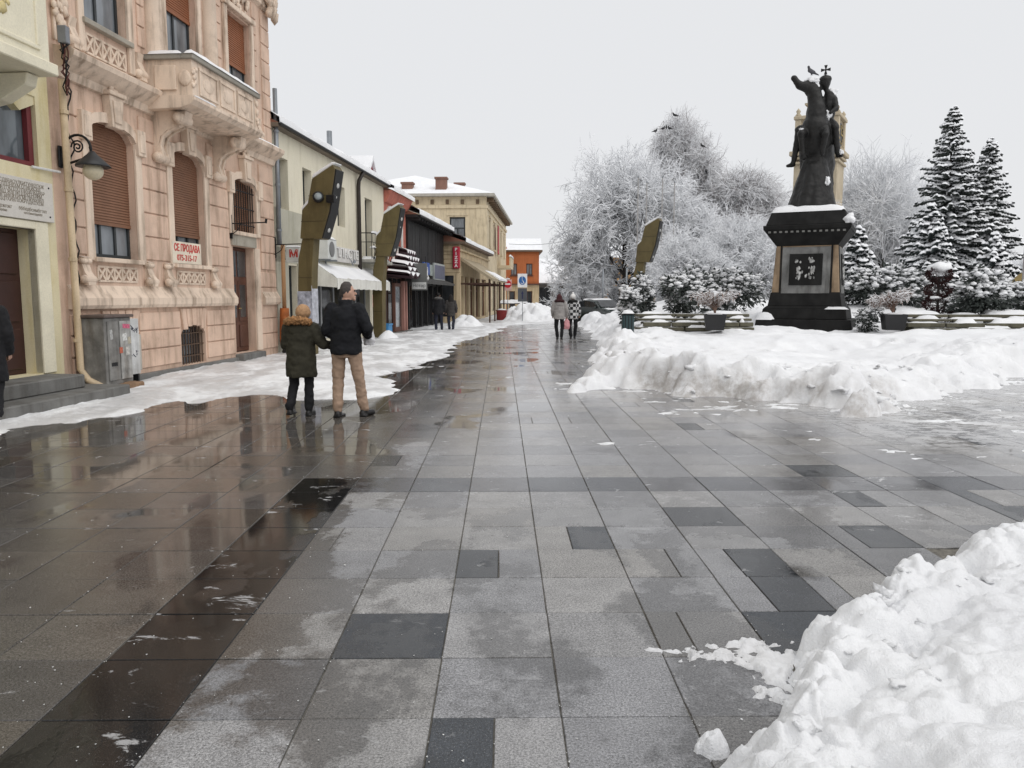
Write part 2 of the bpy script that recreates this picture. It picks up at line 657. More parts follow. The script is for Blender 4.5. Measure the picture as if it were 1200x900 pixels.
def slab(x0, x1, y0, y1, z):
    e = .003
    return ([(x0, y0, -.03), (x1, y0, -.03), (x1, y1, -.03), (x0, y1, -.03),
             (x0, y0, z - e), (x1, y0, z - e), (x1, y1, z - e), (x0, y1, z - e),
             (x0 + e, y0 + e, z), (x1 - e, y0 + e, z), (x1 - e, y1 - e, z), (x0 + e, y1 - e, z)],
            [(0, 1, 5, 4), (1, 2, 6, 5), (2, 3, 7, 6), (3, 0, 4, 7), (4, 5, 9, 8), (5, 6, 10, 9), (6, 7, 11, 10), (7, 4, 8, 11), (8, 9, 10, 11)])
shared = {}
N_SINGLE = 298
for x0, x1, y0, y1, c, pool in cells[:N_SINGLE]:
    w, d = x1 - x0 - 2 * GAP, y1 - y0 - 2 * GAP
    key = (round(w, 3), round(d, 3))
    if key not in shared:
        vs, fs = slab(-w / 2, w / 2, -d / 2, d / 2, 0)
        shared[key] = MB().add(vs, fs).mesh('paver')
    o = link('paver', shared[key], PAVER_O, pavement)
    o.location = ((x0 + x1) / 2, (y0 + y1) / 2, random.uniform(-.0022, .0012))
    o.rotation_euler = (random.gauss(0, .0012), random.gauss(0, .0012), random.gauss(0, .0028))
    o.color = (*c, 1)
    o['pool'] = float(pool)
mb, tint, pools = MB(), [], []
for x0, x1, y0, y1, c, pool in cells[N_SINGLE:]:
    vs, fs = slab(x0 + GAP, x1 - GAP, y0 + GAP, y1 - GAP, random.uniform(-.0022, .0012))
    mb.add(vs, fs)
    tint += [(*c, 1)] * 12
    pools += [float(pool)] * 12
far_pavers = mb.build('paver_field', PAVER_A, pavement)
ca = far_pavers.data.attributes.new('tint', 'FLOAT_COLOR', 'POINT')
ca.data.foreach_set('color', np.array(tint, np.float32).ravel())
pa = far_pavers.data.attributes.new('pool', 'FLOAT', 'POINT')
pa.data.foreach_set('value', np.array(pools, np.float32))
tag(far_pavers, kind='stuff')

# --- ploughed snow bank round the monument
BANK = [(1.0, 13.1), (1.5, 13.0), (2.05, 13.9), (2.6, 13.35), (3.0, 12.7), (3.5, 12.2), (4.1, 11.95), (4.7, 11.5), (5.05, 11.0), (4.35, 10.2),
        (5.5, 10.75), (6.2, 11.6), (6.9, 12.2), (8.4, 13.6), (10.2, 15.2), (14, 17.5), (22, 22), (60, 40), (60, 66), (4.9, 66), (4.7, 45), (4.0, 35.5),
        (3.2, 26), (2.6, 22), (2.15, 19.2), (1.7, 16.5), (1.25, 14.2)]
CHUNKS = [(2.35, 14.1, .55, .40), (3.1, 13.2, .7, .42), (4.0, 12.5, .7, .36), (5.0, 11.7, .7, .40), (1.85, 15.2, .5, .3), (2.3, 17.2, .6, .34), (6.3, 12.8, .9, .3), (3.3, 22.5, .8, .35), (8.2, 14.9, 1.2, .35), (10.5, 17, 1.4, .4)]
def bank_h(X, Y):
    wob = fbm(X * .8, Y * .8, 3, 5) * .6 + fbm(X * 4, Y * 4, 8, 4) * .25
    d = sdist(X, Y, BANK) + wob
    front = sstep(4.6, 1.5, X) * 0 + sstep(2.2, 2.5, X) * sstep(5.7, 5.2, X) * sstep(16, 14, Y)
    steep = .95 - .45 * front
    h = .36 * sstep(0, 1, np.clip(d / steep, 0, 1)) - .04 + .02 * (d < 0) * d
    lump = worley(X * 1.5, Y * 1.5, 4)
    lump2 = worley(X * 3.7, Y * 3.7, 9)
    edge = sstep(3.2, .3, d) * sstep(-.05, .25, d)
    h = h + edge * (.13 * (.5 - lump) + .10 * (.5 - lump2) + .045 * (.5 - worley(X * 8, Y * 8, 19)))
    for cx, cy, r, a in CHUNKS:
        rr = np.sqrt((X - cx) ** 2 + (Y - cy) ** 2) / r + fbm(X * 2.2, Y * 2.2, 21, 4) * .6
        h = h + a * .45 * sstep(1, .25, rr) * sstep(-.1, .12, d)
    h = h + sstep(.1, .7, d) * (fbm(X * .38, Y * .38, 31, 5) * .34 - .03 + fbm(X * 3, Y * 3, 37, 4) * .045)
    # pits and footprints
    pit = worley(X * .62 + 3, Y * .62, 77)
    h = h - .16 * sstep(.035, .008, pit) * sstep(.5, 1.2, d) * sstep(30, 24, Y)
    # garden mound behind the seats, level round the monument
    h = h + 1.15 * np.exp(-(((X - 10.4) / 3.4) ** 2 + ((Y - 40) / 4) ** 2)) + .8 * np.exp(-(((X - 18) / 6) ** 2 + ((Y - 36) / 4) ** 2))
    h = h + .30 * np.exp(-((np.hypot(X - 10.85, Y - 28) - 2.3) / .7) ** 2) * (.6 + fbm(X * .9, Y * .9, 55, 3))
    h = h + .20 * sstep(15, 23, Y) * sstep(0, 2, d)
    h = h + .12 * sstep(27, 31, Y) * sstep(60, 50, Y) * sstep(4.2, 6, X)
    h = np.where(d < 0, np.minimum(h, -.02), h)
    dirt = sstep(1.0, .15, d) * sstep(1.9, 2.5, X) * sstep(8.5, 5.2, X) * sstep(20, 15, Y)
    dirt = dirt * sstep(.55, .22, h) * sstep(-.25, .2, fbm(X * .9, Y * .9, 99, 3)) + .06 * sstep(.9, .1, d)
    return h, np.clip(dirt, 0, 1)
xs = np.concatenate([np.arange(.6, 11, .055), np.arange(11, 46, .22)])
ys = np.concatenate([np.arange(9.6, 17.5, .05), np.arange(17.5, 28, .11), np.arange(28, 66.5, .3)])
heightfield('snow_bank', xs, ys, bank_h, SNOW, 'ploughed bank of snow, dirty along its front, round the monument', 'snow', jitter=.07)

# --- cleared snow heaped at the lower right
MOUND = [(.68, 2.2), (.78, 2.5), (.96, 2.78), (1.15, 3.02), (1.36, 3.28), (1.48, 3.55), (1.62, 3.72), (1.86, 3.92), (2.05, 4.10), (2.32, 4.27), (2.80, 4.62), (3.25, 5.0), (3.75, 5.45), (5.2, 6.5),
         (7, 7.2), (7, 1.2), (.7, 1.2)]
TONGUE = [(1.3, 2.75), (1.08, 2.98), (1.0, 3.12), (1.02, 3.24), (.9, 3.34), (.74, 3.36), (.80, 3.46), (1.0, 3.50), (1.25, 3.46), (1.5, 3.4)]
def mound_h(X, Y):
    wob = fbm(X * 3, Y * 3, 5, 5) * .16 + fbm(X * 13, Y * 13, 6, 3) * .035
    d = sdist(X, Y, MOUND) + wob
    l1 = worley(X * 3.2, Y * 3.2, 14)
    l2 = worley(X * 8.5, Y * 8.5, 15)
    edge = sstep(.9, .05, d) * sstep(-.01, .07, d)
    h = .15 * sstep(0, .16, d) + .17 * sstep(.1, 1.0, d) + .10 * sstep(.8, 2.4, d) - .012
    h = h + edge * (.10 * (.5 - l1) + .06 * (.45 - l2) + .035 * (.45 - worley(X * 19, Y * 19, 16))) + sstep(0, .25, d) * (fbm(X * 1.6, Y * 1.6, 41, 4) * .12 + fbm(X * 6, Y * 6, 43, 4) * .03 + .05 * (.4 - l1) + .03 * (.45 - l2) * (.4 + fbm(X * 2, Y * 2, 71, 3)) + .012 * (.45 - worley(X * 21, Y * 21, 18)))
    # a spade cut
    t = (X - 1.62) * .83 - (Y - 3.08) * .55
    u = (X - 1.62) * .55 + (Y - 3.08) * .83
    h = h - .035 * np.exp(-(u / .018) ** 2) * sstep(.28, .2, np.abs(t))
    dt = sdist(X, Y, TONGUE) + fbm(X * 9 + Y * 5, Y * 14, 51, 5, .65) * .20 - .02
    ht = .020 * sstep(0, .08, dt) + .03 * fbm(X * 24, Y * 24, 53, 4) * (dt > -.02) - .006
    h = np.where(d < 0, np.where(dt > -.02, ht, -.03), h)
    return h, .03 * sstep(.2, 0, d) + .25 * (d < 0)
heightfield('snow_mound', np.arange(.62, 4.9, .0125), np.arange(1.7, 6.4, .0125), mound_h, SNOW, 'lumpy white heap of cleared snow in the right foreground', 'snow', jitter=.05)
def lump_h(X, Y):
    r = np.sqrt((X - .745) ** 2 + ((Y - 2.63) * 1.1) ** 2) + fbm(X * 17, Y * 17, 3, 4) * .03
    return .075 * np.sqrt(np.clip(1 - (r / .062) ** 2, 0, 1)) * (1 + fbm(X * 40, Y * 40, 5, 3) * .3) - .004 - .02 * (r > .065), X * 0
heightfield('snow_lump', np.arange(.64, .85, .004), np.arange(2.52, 2.74, .004), lump_h, SNOW, 'single loose snow lump on the slabs beside the foreground heap', 'snow', kind='thing')

# --- trodden snow along the house fronts
LEFT = [(-9.5, 5.5), (-5.2, 7.2), (-5.0, 8.3), (-5.2, 9.4), (-5.0, 10.4), (-4.7, 11.7), (-4.2, 12.6), (-3.3, 12.3), (-2.1, 12.4), (-1.6, 13.4), (-2.0, 15.9), (-1.9, 19), (-1.6, 23), (-1.0, 31), (.3, 41), (.9, 46),
        (4.6, 49), (4.8, 51), (5, 66), (-9.5, 66)]
def left_h(X, Y):
    d = sdist(X, Y, LEFT) + fbm(X * .8, Y * .5, 61, 5) * .8 + fbm(X * 3, Y * 2, 62, 4) * .25
    h = .055 * sstep(0, .5, d) + .035 * sstep(.6, 2, d) + fbm(X * 1.2, Y * 1.2, 63, 4) * .05 * sstep(0, .6, d) + fbm(X * 5, Y * 5, 64, 3) * .03 * sstep(0, .4, d) - .012
    h = h - .05 * sstep(.12, .35, fbm(X * .7, Y * .35, 66, 4)) * sstep(2.4, .2, d)
    return h, .25 * sstep(1, 0, d)
heightfield('snow_strip', np.arange(-9, 5.2, .07), np.concatenate([np.arange(6, 26, .07), np.arange(26, 66, .2)]), left_h, SLUSH, 'grey trodden snow along the foot of the house fronts', 'snow')

# --- thin slush left by the plough on the right
def slush_h(X, Y):
    m = fbm(X * .8, Y * 1.5, 81, 6, .7) + .6 * fbm(X * 4.4, Y * 6.2, 82, 5, .65)
    reg = sstep(3.6, 6.0, X) * sstep(8.0, 10.5, Y) * sstep(17, 14, Y) + .85 * sstep(1.2, 2.2, X) * sstep(9.5, 11.5, Y) * sstep(14, 13, Y)
    h = .05 * (m - .60 + .36 * np.clip(reg, 0, 1)) - .006
    return np.minimum(h, .012) + .004 * fbm(X * 9, Y * 9, 83, 3), X * 0 + .2
heightfield('slush', np.arange(1.0, 12, .05), np.arange(7.5, 17, .05), slush_h, SLUSH, 'thin grey slush smeared over the slabs before the bank', 'slush')

def heap(name, cx, cy, rx, ry, hh, seed, label):
    def f(X, Y):
        r = np.sqrt(((X - cx) / rx) ** 2 + ((Y - cy) / ry) ** 2) + fbm(X * 1.3, Y * 1.3, seed, 4) * .35
        h = hh * sstep(1, .1, r) * (1 + .8 * (.5 - worley(X * 1.6, Y * 1.6, seed))) + fbm(X * 4, Y * 4, seed + 3, 3) * .08 * sstep(1, .7, r) - .02
        return h, sstep(.4, 1, r) * .12
    st = .09 if cy < 60 else .15
    heightfield(name, np.arange(cx - rx * 1.5, cx + rx * 1.5, st), np.arange(cy - ry * 1.6, cy + ry * 1.6, st), f, SNOW, label, 'snow', kind='thing')
heap('snow_heap', 2.1, 52.5, 2.9, 3.2, .9, 11, 'long heap of ploughed snow across the far end of the pavement')
heap('snow_heap', -1.9, 42.5, 1.1, 2.2, .5, 12, 'low snow heap beside the strolling couple in front of the pizza house')
heap('snow_heap', 5.2, 44, 1.1, 4.5, .6, 13, 'snow heap piled in front of the parked dark car')
heap('snow_heap', -4.25, 29.4, .5, .7, .28, 14, 'small snow heap at the foot of the farther olive lamp column')

# --- broken clods on and around the snow edges
def clods(name, label, n, poly, rad, hf, inner, outer, box, seed):
    q_ = random.Random(seed)
    P = []
    while len(P) < n * 40:
        P.append((q_.uniform(box[0], box[1]), q_.uniform(box[2], box[3])))
    P = np.array(P)
    d = sdist(P[:, 0], P[:, 1], poly)
    ok = (d < inner) & (d > -outer)
    P, d = P[ok][:n], d[ok][:n]
    H = hf(P[:, 0], P[:, 1])[0]
    mb = MB()
    for (x, y), hh, dd in zip(P, H, d):
        r = rad * q_.choice((.35, .5, .5, .7, 1, 1.5)) * (1 if dd > 0 else .6)
        mb.ball((x, y, max(hh, 0) - r * .1), r, 2, (q_.uniform(.7, 1.9), q_.uniform(.7, 1.7), q_.uniform(.45, .85)), 1.1)
    o = mb.build(name, SNOW, smooth=True)
    tag(o, label, 'snow', kind='stuff')
clods('snow_clods', 'broken clods of snow along the foreground heap', 70, MOUND, .02, mound_h, .55, .10, (.6, 4.6, 2.0, 6.2), 3)
clods('snow_clods', 'broken clods of snow along the bank round the monument', 110, BANK, .06, bank_h, 1.3, .25, (.6, 11, 9.5, 26), 4)

# --- crumbs of ice and grit on the slabs
V, F = [], []
tet = np.array([(1, 1, 1), (1, -1, -1), (-1, 1, -1), (-1, -1, 1)], float)
tf = [(0, 1, 2), (0, 3, 1), (0, 2, 3), (1, 3, 2)]
for k in range(650):
    y = 2.3 + 9 * random.random() ** 2
    x = random.uniform(-.66 * y, min(.66 * y, 1.0 + (y - 3) * .9 if y < 6 else 9))
    if random.random() < .45:
        x = X0 + PW * round((x - X0) / PW) + random.gauss(0, .01)
    r = random.uniform(.0010, .0032) * (2.2 if random.random() < .03 else 1)
    o = len(V)
    for q in tet:
        V.append((x + q[0] * r * random.uniform(.6, 1.4), y + q[1] * r * random.uniform(.6, 1.4), .002 + (q[2] + .6) * r * .6))
    F += [tuple(i + o for i in t) for t in tf]
tag(link('ice_crumbs', np_mesh('ice_crumbs', V, F), mat('ice_crumb', (.72, .72, .70), .6, var=.25)), 'scattered white crumbs of ice and grit on the slabs', 'grit', kind='stuff')
# ------------------------------------------------------------------ house fronts along the left; local x runs along the front, y goes into the house
AL = R(6.0)
F0 = Vector((-7.0, 13.4, 0))
FD = Vector((math.sin(AL), math.cos(AL), 0))
FN = Vector((math.cos(AL), -math.sin(AL), 0))
FROT = R(90) - AL
def fpt(s, n=0, z=0):
    return F0 + FD * s + FN * n + Vector((0, 0, z))
FACE = (R(90), 0, 0)        # lettering that stands on the front, read from the street

def wall_front(mb, x0, x1, z0, z1, holes, y=0., rev=.28):
    xs = sorted({x0, x1, *[h[0] for h in holes], *[h[1] for h in holes]})
    zs = sorted({z0, z1, *[h[2] for h in holes], *[h[3] for h in holes]})
    for a, b in zip(xs, xs[1:]):
        for c, d in zip(zs, zs[1:]):
            mx, mz = (a + b) / 2, (c + d) / 2
            if any(h[0] < mx < h[1] and h[2] < mz < h[3] for h in holes):
                continue
            mb.add([(a, y, c), (b, y, c), (b, y, d), (a, y, d)], [(0, 1, 2, 3)])
    for a, b, c, d in holes:
        e = y + rev
        mb.add([(a, y, c), (b, y, c), (b, y, d), (a, y, d), (a, e, c), (b, e, c), (b, e, d), (a, e, d)],
               [(0, 4, 5, 1), (1, 5, 6, 2), (2, 6, 7, 3), (3, 7, 4, 0)])
    return mb

def arch_fill(mb, x0, x1, zs, zt, y0, y1, n=10):
    """masonry over a segmental arch: from the curve up to zt"""
    for i in range(n):
        a, b = i / n, (i + 1) / n
        za, zb = zs + (zt - .01 - zs) * math.sqrt(1 - (2 * a - 1) ** 2) , zs + (zt - .01 - zs) * math.sqrt(1 - (2 * b - 1) ** 2)
        xa, xb = x0 + (x1 - x0) * a, x0 + (x1 - x0) * b
        mb.prism([(xa, za), (xb, zb), (xb, zt + .002), (xa, zt + .002)], y0, y1, 'y')
    return mb

PINK = (.66, .48, .37)
M_PINK = mat('pink_stucco', PINK, .85, var=.15, vs=1.2, bs=55, bump=.3, stain=.7, stainc=(.50, .46, .42))
M_PINKT = mat('pale_stucco_trim', (.74, .60, .48), .85, var=.09, vs=1.5, bs=55, bump=.25, stain=.85, stainc=(.45, .42, .39), snow=.93)
M_GROOVE = mat('stucco_groove', (.33, .22, .16), .9)
M_SHUT = mat('brown_shutter', (.21, .105, .062), .6, var=.14, bs=80)
M_SHUT2 = mat('rust_shutter', (.27, .105, .05), .6, var=.12, bs=80)
M_FRAME = mat('dark_window_frame', (.035, .04, .042), .5)
M_PANE = glass_mat('window_pane', (.17, .185, .20))
M_PANED = glass_mat('dark_pane', (.035, .038, .042))
M_IRON = mat('black_iron', (.015, .015, .016), .5, metal=.3)
M_WOOD = mat('brown_door', (.095, .040, .026), .5, var=.2, bs=25)
M_STONE = mat('grey_step_stone', (.17, .168, .16), .75, var=.2, bs=60, bump=.4, stain=.4)
M_SNOWP = SNOW
M_ZINC = mat('zinc_pipe', (.26, .28, .30), .45, metal=.5)

def snow_cap(mb, x0, x1, y0, y1, z, h, n=None, seed=0):
    """a rounded cushion of lying snow"""
    n = n or max(3, int((x1 - x0) / .12))
    m = max(2, int((y1 - y0) / .08))
    vs, fs = [], []
    for j in range(m + 1):
        for i in range(n + 1):
            u, v = i / n, j / m
            e = min(1, min(u, 1 - u) * n * .8) ** .5 * min(1, min(v, 1 - v) * m * .9) ** .5
            x, y = x0 + (x1 - x0) * u, y0 + (y1 - y0) * v
            w = mnoise.noise(Vector((x * 2.3, y * 2.3, z + seed))) * .5 + mnoise.noise(Vector((x * 7, y * 7, seed))) * .2
            vs.append((x + .01 * w, y + .02 * w, z + h * e * (1 + w * .7)))
    o = len(vs)
    for j in range(m):
        for i in range(n):
            a = j * (n + 1) + i
            fs.append((a, a + 1, a + n + 2, a + n + 1))
    return mb.add(vs, fs)

def blobs(mb, x0, x1, y, z0, z1, n, r, seed=0, depth=.6):
    """carved foliage: overlapping small lobes"""
    q = random.Random(seed)
    for k in range(n):
        a = r * q.uniform(.5, 1.1)
        mb.ball((q.uniform(x0, x1), y, q.uniform(z0, z1)), a, 1, (1, depth, q.uniform(.8, 1.7)), .3)
    return mb

def scroll(mb, x0, x1, pts):
    """console bracket: outline in (y,z) extruded along x"""
    return mb.prism(pts, x0, x1, 'x')

def house(name, label, s, rz=FROT, n=0.):
    return thing(name, label, 'building', fpt(s, n), rz)

# ---------------------------------------------------------------- pink corner house
pk = house('pink_stucco_house', 'ornate pink stucco house with rusticated front, balcony and brown roller shutters', 0)
BC = [1.0, 3.67, 6.43]
PX0, PX1, PZ = -.62, 8.32, 10.4
holes = []
for i, c in enumerate(BC):
    if i < 2:
        holes += [(c - .68, c + .68, 2.28, 4.62)]
        holes += [(c - .53, c + .53, .18, 1.02)]
    else:
        holes += [(5.74, 6.92, .24, 2.82), (c - .68, c + .68, 3.18, 4.46)]
    holes += [(c - .65, c + .65, 6.2 if i != 1 else 5.5, 8.25)]
w = MB()
wall_front(w, PX0, PX1, 0, PZ, holes, 0, .24)
w.add([(PX0, 0, 0), (PX0, 9, 0), (PX0, 9, PZ), (PX0, 0, PZ)], [(0, 3, 2, 1)])
w.add([(PX1, 0, 0), (PX1, 9, 0), (PX1, 9, PZ), (PX1, 0, PZ)], [(0, 1, 2, 3)])
w.add([(PX0, 9, 0), (PX1, 9, 0), (PX1, 9, PZ), (PX0, 9, PZ)], [(0, 3, 2, 1)])
for i, c in enumerate(BC):
    if i < 2:
        arch_fill(w, c - .68, c + .68, 4.38, 4.62, .003, .235)
        arch_fill(w, c - .53, c + .53, .82, 1.02, .003, .235)
    else:
        arch_fill(w, c - .68, c + .68, 4.22, 4.46, .003, .235)
w.build('wall', M_PINK, pk)
MB().box(PX0 - .1, PX1 + .1, -.2, 9.1, PZ, PZ + .3).build('roof', mat('slab_roof', (.3, .3, .3), .8, snow=.4), pk)
# blocks of the rusticated piers
def pier_blocks(xa, xb, z0, z1, n, proud=.035):
    hgt = (z1 - z0) / n
    me = MB().box(0, xb - xa, -proud, .01, .012, hgt - .012).mesh('stucco_block')
    for k in range(n):
        o = link('stucco_block', me, M_PINK, pk)
        o.location = (xa, 0, z0 + k * hgt)
        md = o.modifiers.new('b', 'BEVEL'); md.width = .012; md.segments = 1
for a, b in ((-.30, .12), (1.88, 2.78), (4.56, 5.52), (7.36, 8.26)):
    pier_blocks(a, b, 2.30, 4.98, 6)
for a, b in ((-.30, .18), (7.78, 8.30)):
    pier_blocks(a, b, 5.62, 8.9, 8, .03)
for a, b in ((2.02, 2.26), (2.80, 2.98), (4.36, 4.6), (5.12, 5.5), (7.25, 7.5)):
    pier_blocks(a, b, 6.25, 8.9, 7, .03)
for a, b in ((-.40, .42), (1.58, 3.08), (4.26, 5.66)):
    pier_blocks(a, b, .24, 1.32, 3)
for a, b in ((7.0, 8.28),):
    pier_blocks(a, b, .24, 2.25, 5)
# voussoirs over the cellar windows
for c in BC[:2]:
    for k in (-2, -1, 0, 1, 2):
        t = .20
        MB().prism([(c + k * .19 - .085, 1.0 - .02 * k * k), (c + k * .19 + .085, 1.0 - .02 * k * k), (c + k * .235 + .105, 1.36), (c + k * .235 - .105, 1.36)], -.045, .01, 'y').build('voussoir', M_PINK, pk, bevel=.008)
# plinth kerb, ledge, belt cornice, eaves
MB().box(PX0, 5.66, -.10, .0, 0, .16).build('plinth', M_STONE, pk, bevel=.015)
MB().prism([(0, 1.40), (-.10, 1.40), (-.13, 1.46), (-.13, 1.58), (-.08, 1.66), (0, 1.80)], PX0 + .2, 5.66, 'x').build('sill_band', M_PINKT, pk)
MB().prism([(0, 1.40), (-.10, 1.40), (-.13, 1.46), (-.13, 1.58), (-.08, 1.66), (0, 1.80)], 7.3, PX1, 'x').build('sill_band', M_PINKT, pk)
corn = [(0.01, 5.06), (-.06, 5.08), (-.10, 5.2), (-.22, 5.28), (-.34, 5.38), (-.36, 5.46), (-.30, 5.50), (-.02, 5.55), (.01, 5.55)]
for a, b in ((PX0 + .2, 2.2), (5.28, PX1 + .02)):
    MB().prism(corn, a, b, 'x').build('belt_cornice', M_PINKT, pk)
MB().prism(corn[:4] + [(-.24, 5.3), (0.01, 5.3)], 2.2, 5.28, 'x').build('belt_cornice', M_PINKT, pk)
MB().prism([(0, 8.95), (-.1, 9.0), (-.12, 9.3), (-.25, 9.45), (-.5, 9.65), (-.55, 9.85), (-.5, 9.95), (0, 10)], PX0, PX1 + .08, 'x').build('roof_cornice', M_PINKT, pk)
def caps(parent, *specs):
    for q_ in specs:
        a_ = MB(); snow_cap(a_, *q_[:6], seed=q_[6]); a_.build('lying_snow', SNOW, parent, smooth=True)
caps(pk, (5.6, 8.3, -.34, -.02, 5.47, .07, 1), (PX0 + .3, 2.1, -.33, -.03, 5.48, .025, 2))

def roller(c, hw, z0, z1, m, y=.12):
    s = MB()
    n = int((z1 - z0) / .048)
    for k in range(n):
        za = z0 + (z1 - z0) * k / n
        zb = z0 + (z1 - z0) * (k + 1) / n
        s.add([(c - hw, y + .012, za), (c + hw, y + .012, za), (c + hw, y - .006, za + .01), (c - hw, y - .006, za + .01), (c + hw, y + .006, zb), (c - hw, y + .006, zb)],
              [(0, 1, 2, 3), (3, 2, 4, 5)])
    s.box(c - hw, c + hw, y - .012, y + .02, z0 - .06, z0)
    return s.build('roller_shutter', m, pk)
def sash(c, hw, z0, z1, y=.17, cols=3, m=None):
    f = MB()
    t = .055
    f.box(c - hw, c - hw + t, y - .03, y + .03, z0, z1).box(c + hw - t, c + hw, y - .03, y + .03, z0, z1)
    f.box(c - hw + t, c + hw - t, y - .028, y + .028, z0, z0 + t).box(c - hw + t, c + hw - t, y - .028, y + .028, z1 - t, z1)
    wn = f.build('window', M_FRAME, pk)
    for k in range(1, cols):
        x = c - hw + 2 * hw * k / cols
        MB().box(x - .03, x + .03, y - .025, y + .025, z0 + t, z1 - t).build('mullion', M_FRAME, wn)
    for k in range(cols):
        xa, xb = c - hw + 2 * hw * k / cols, c - hw + 2 * hw * (k + 1) / cols
        MB().box(xa, xb, y + .004, y + .012, z0 + t, z1 - t).build('pane', m or M_PANE, wn)
    return wn
def lattice(c, hw, z0, z1, n, y=-.02):
    """pierced panel of crossed bars"""
    p = MB()
    MB().box(c - hw, c + hw, .0, .004, z0, z1).build('panel_ground', M_GROOVE, pk).location = (0, -.004, 0)
    wd = 2 * hw / n
    b = .022
    p.box(c - hw, c + hw, y, .0, z1 - .035, z1).box(c - hw, c + hw, y, .0, z0, z0 + .035)
    for k in range(n):
        xa = c - hw + k * wd
        za, zb = z0 + .02, z1 - .02
        L, H = wd, zb - za
        for fl in (0, 1):
            q = [(xa, za), (xa + wd, zb)] if fl == 0 else [(xa, zb), (xa + wd, za)]
            (ax, az_), (bx, bz) = q
            l = math.hypot(bx - ax, bz - az_)
            nx, nz = -(bz - az_) / l * b, (bx - ax) / l * b
            p.prism([(ax + nx, az_ + nz), (ax - nx, az_ - nz), (bx - nx, bz - nz), (bx + nx, bz + nz)], y + .001 * fl, -.001 - .001 * fl, 'y')
        p.ball((xa + wd / 2, y, (za + zb) / 2), .045, 1, (1, .4, 1))
    for k in range(n + 1):
        xa = c - hw + k * wd
        p.box(xa - .02, xa + .02, y - .002, 0, z0 + .035, z1 - .035)
    return p.build('lattice_panel', M_PINKT, pk)

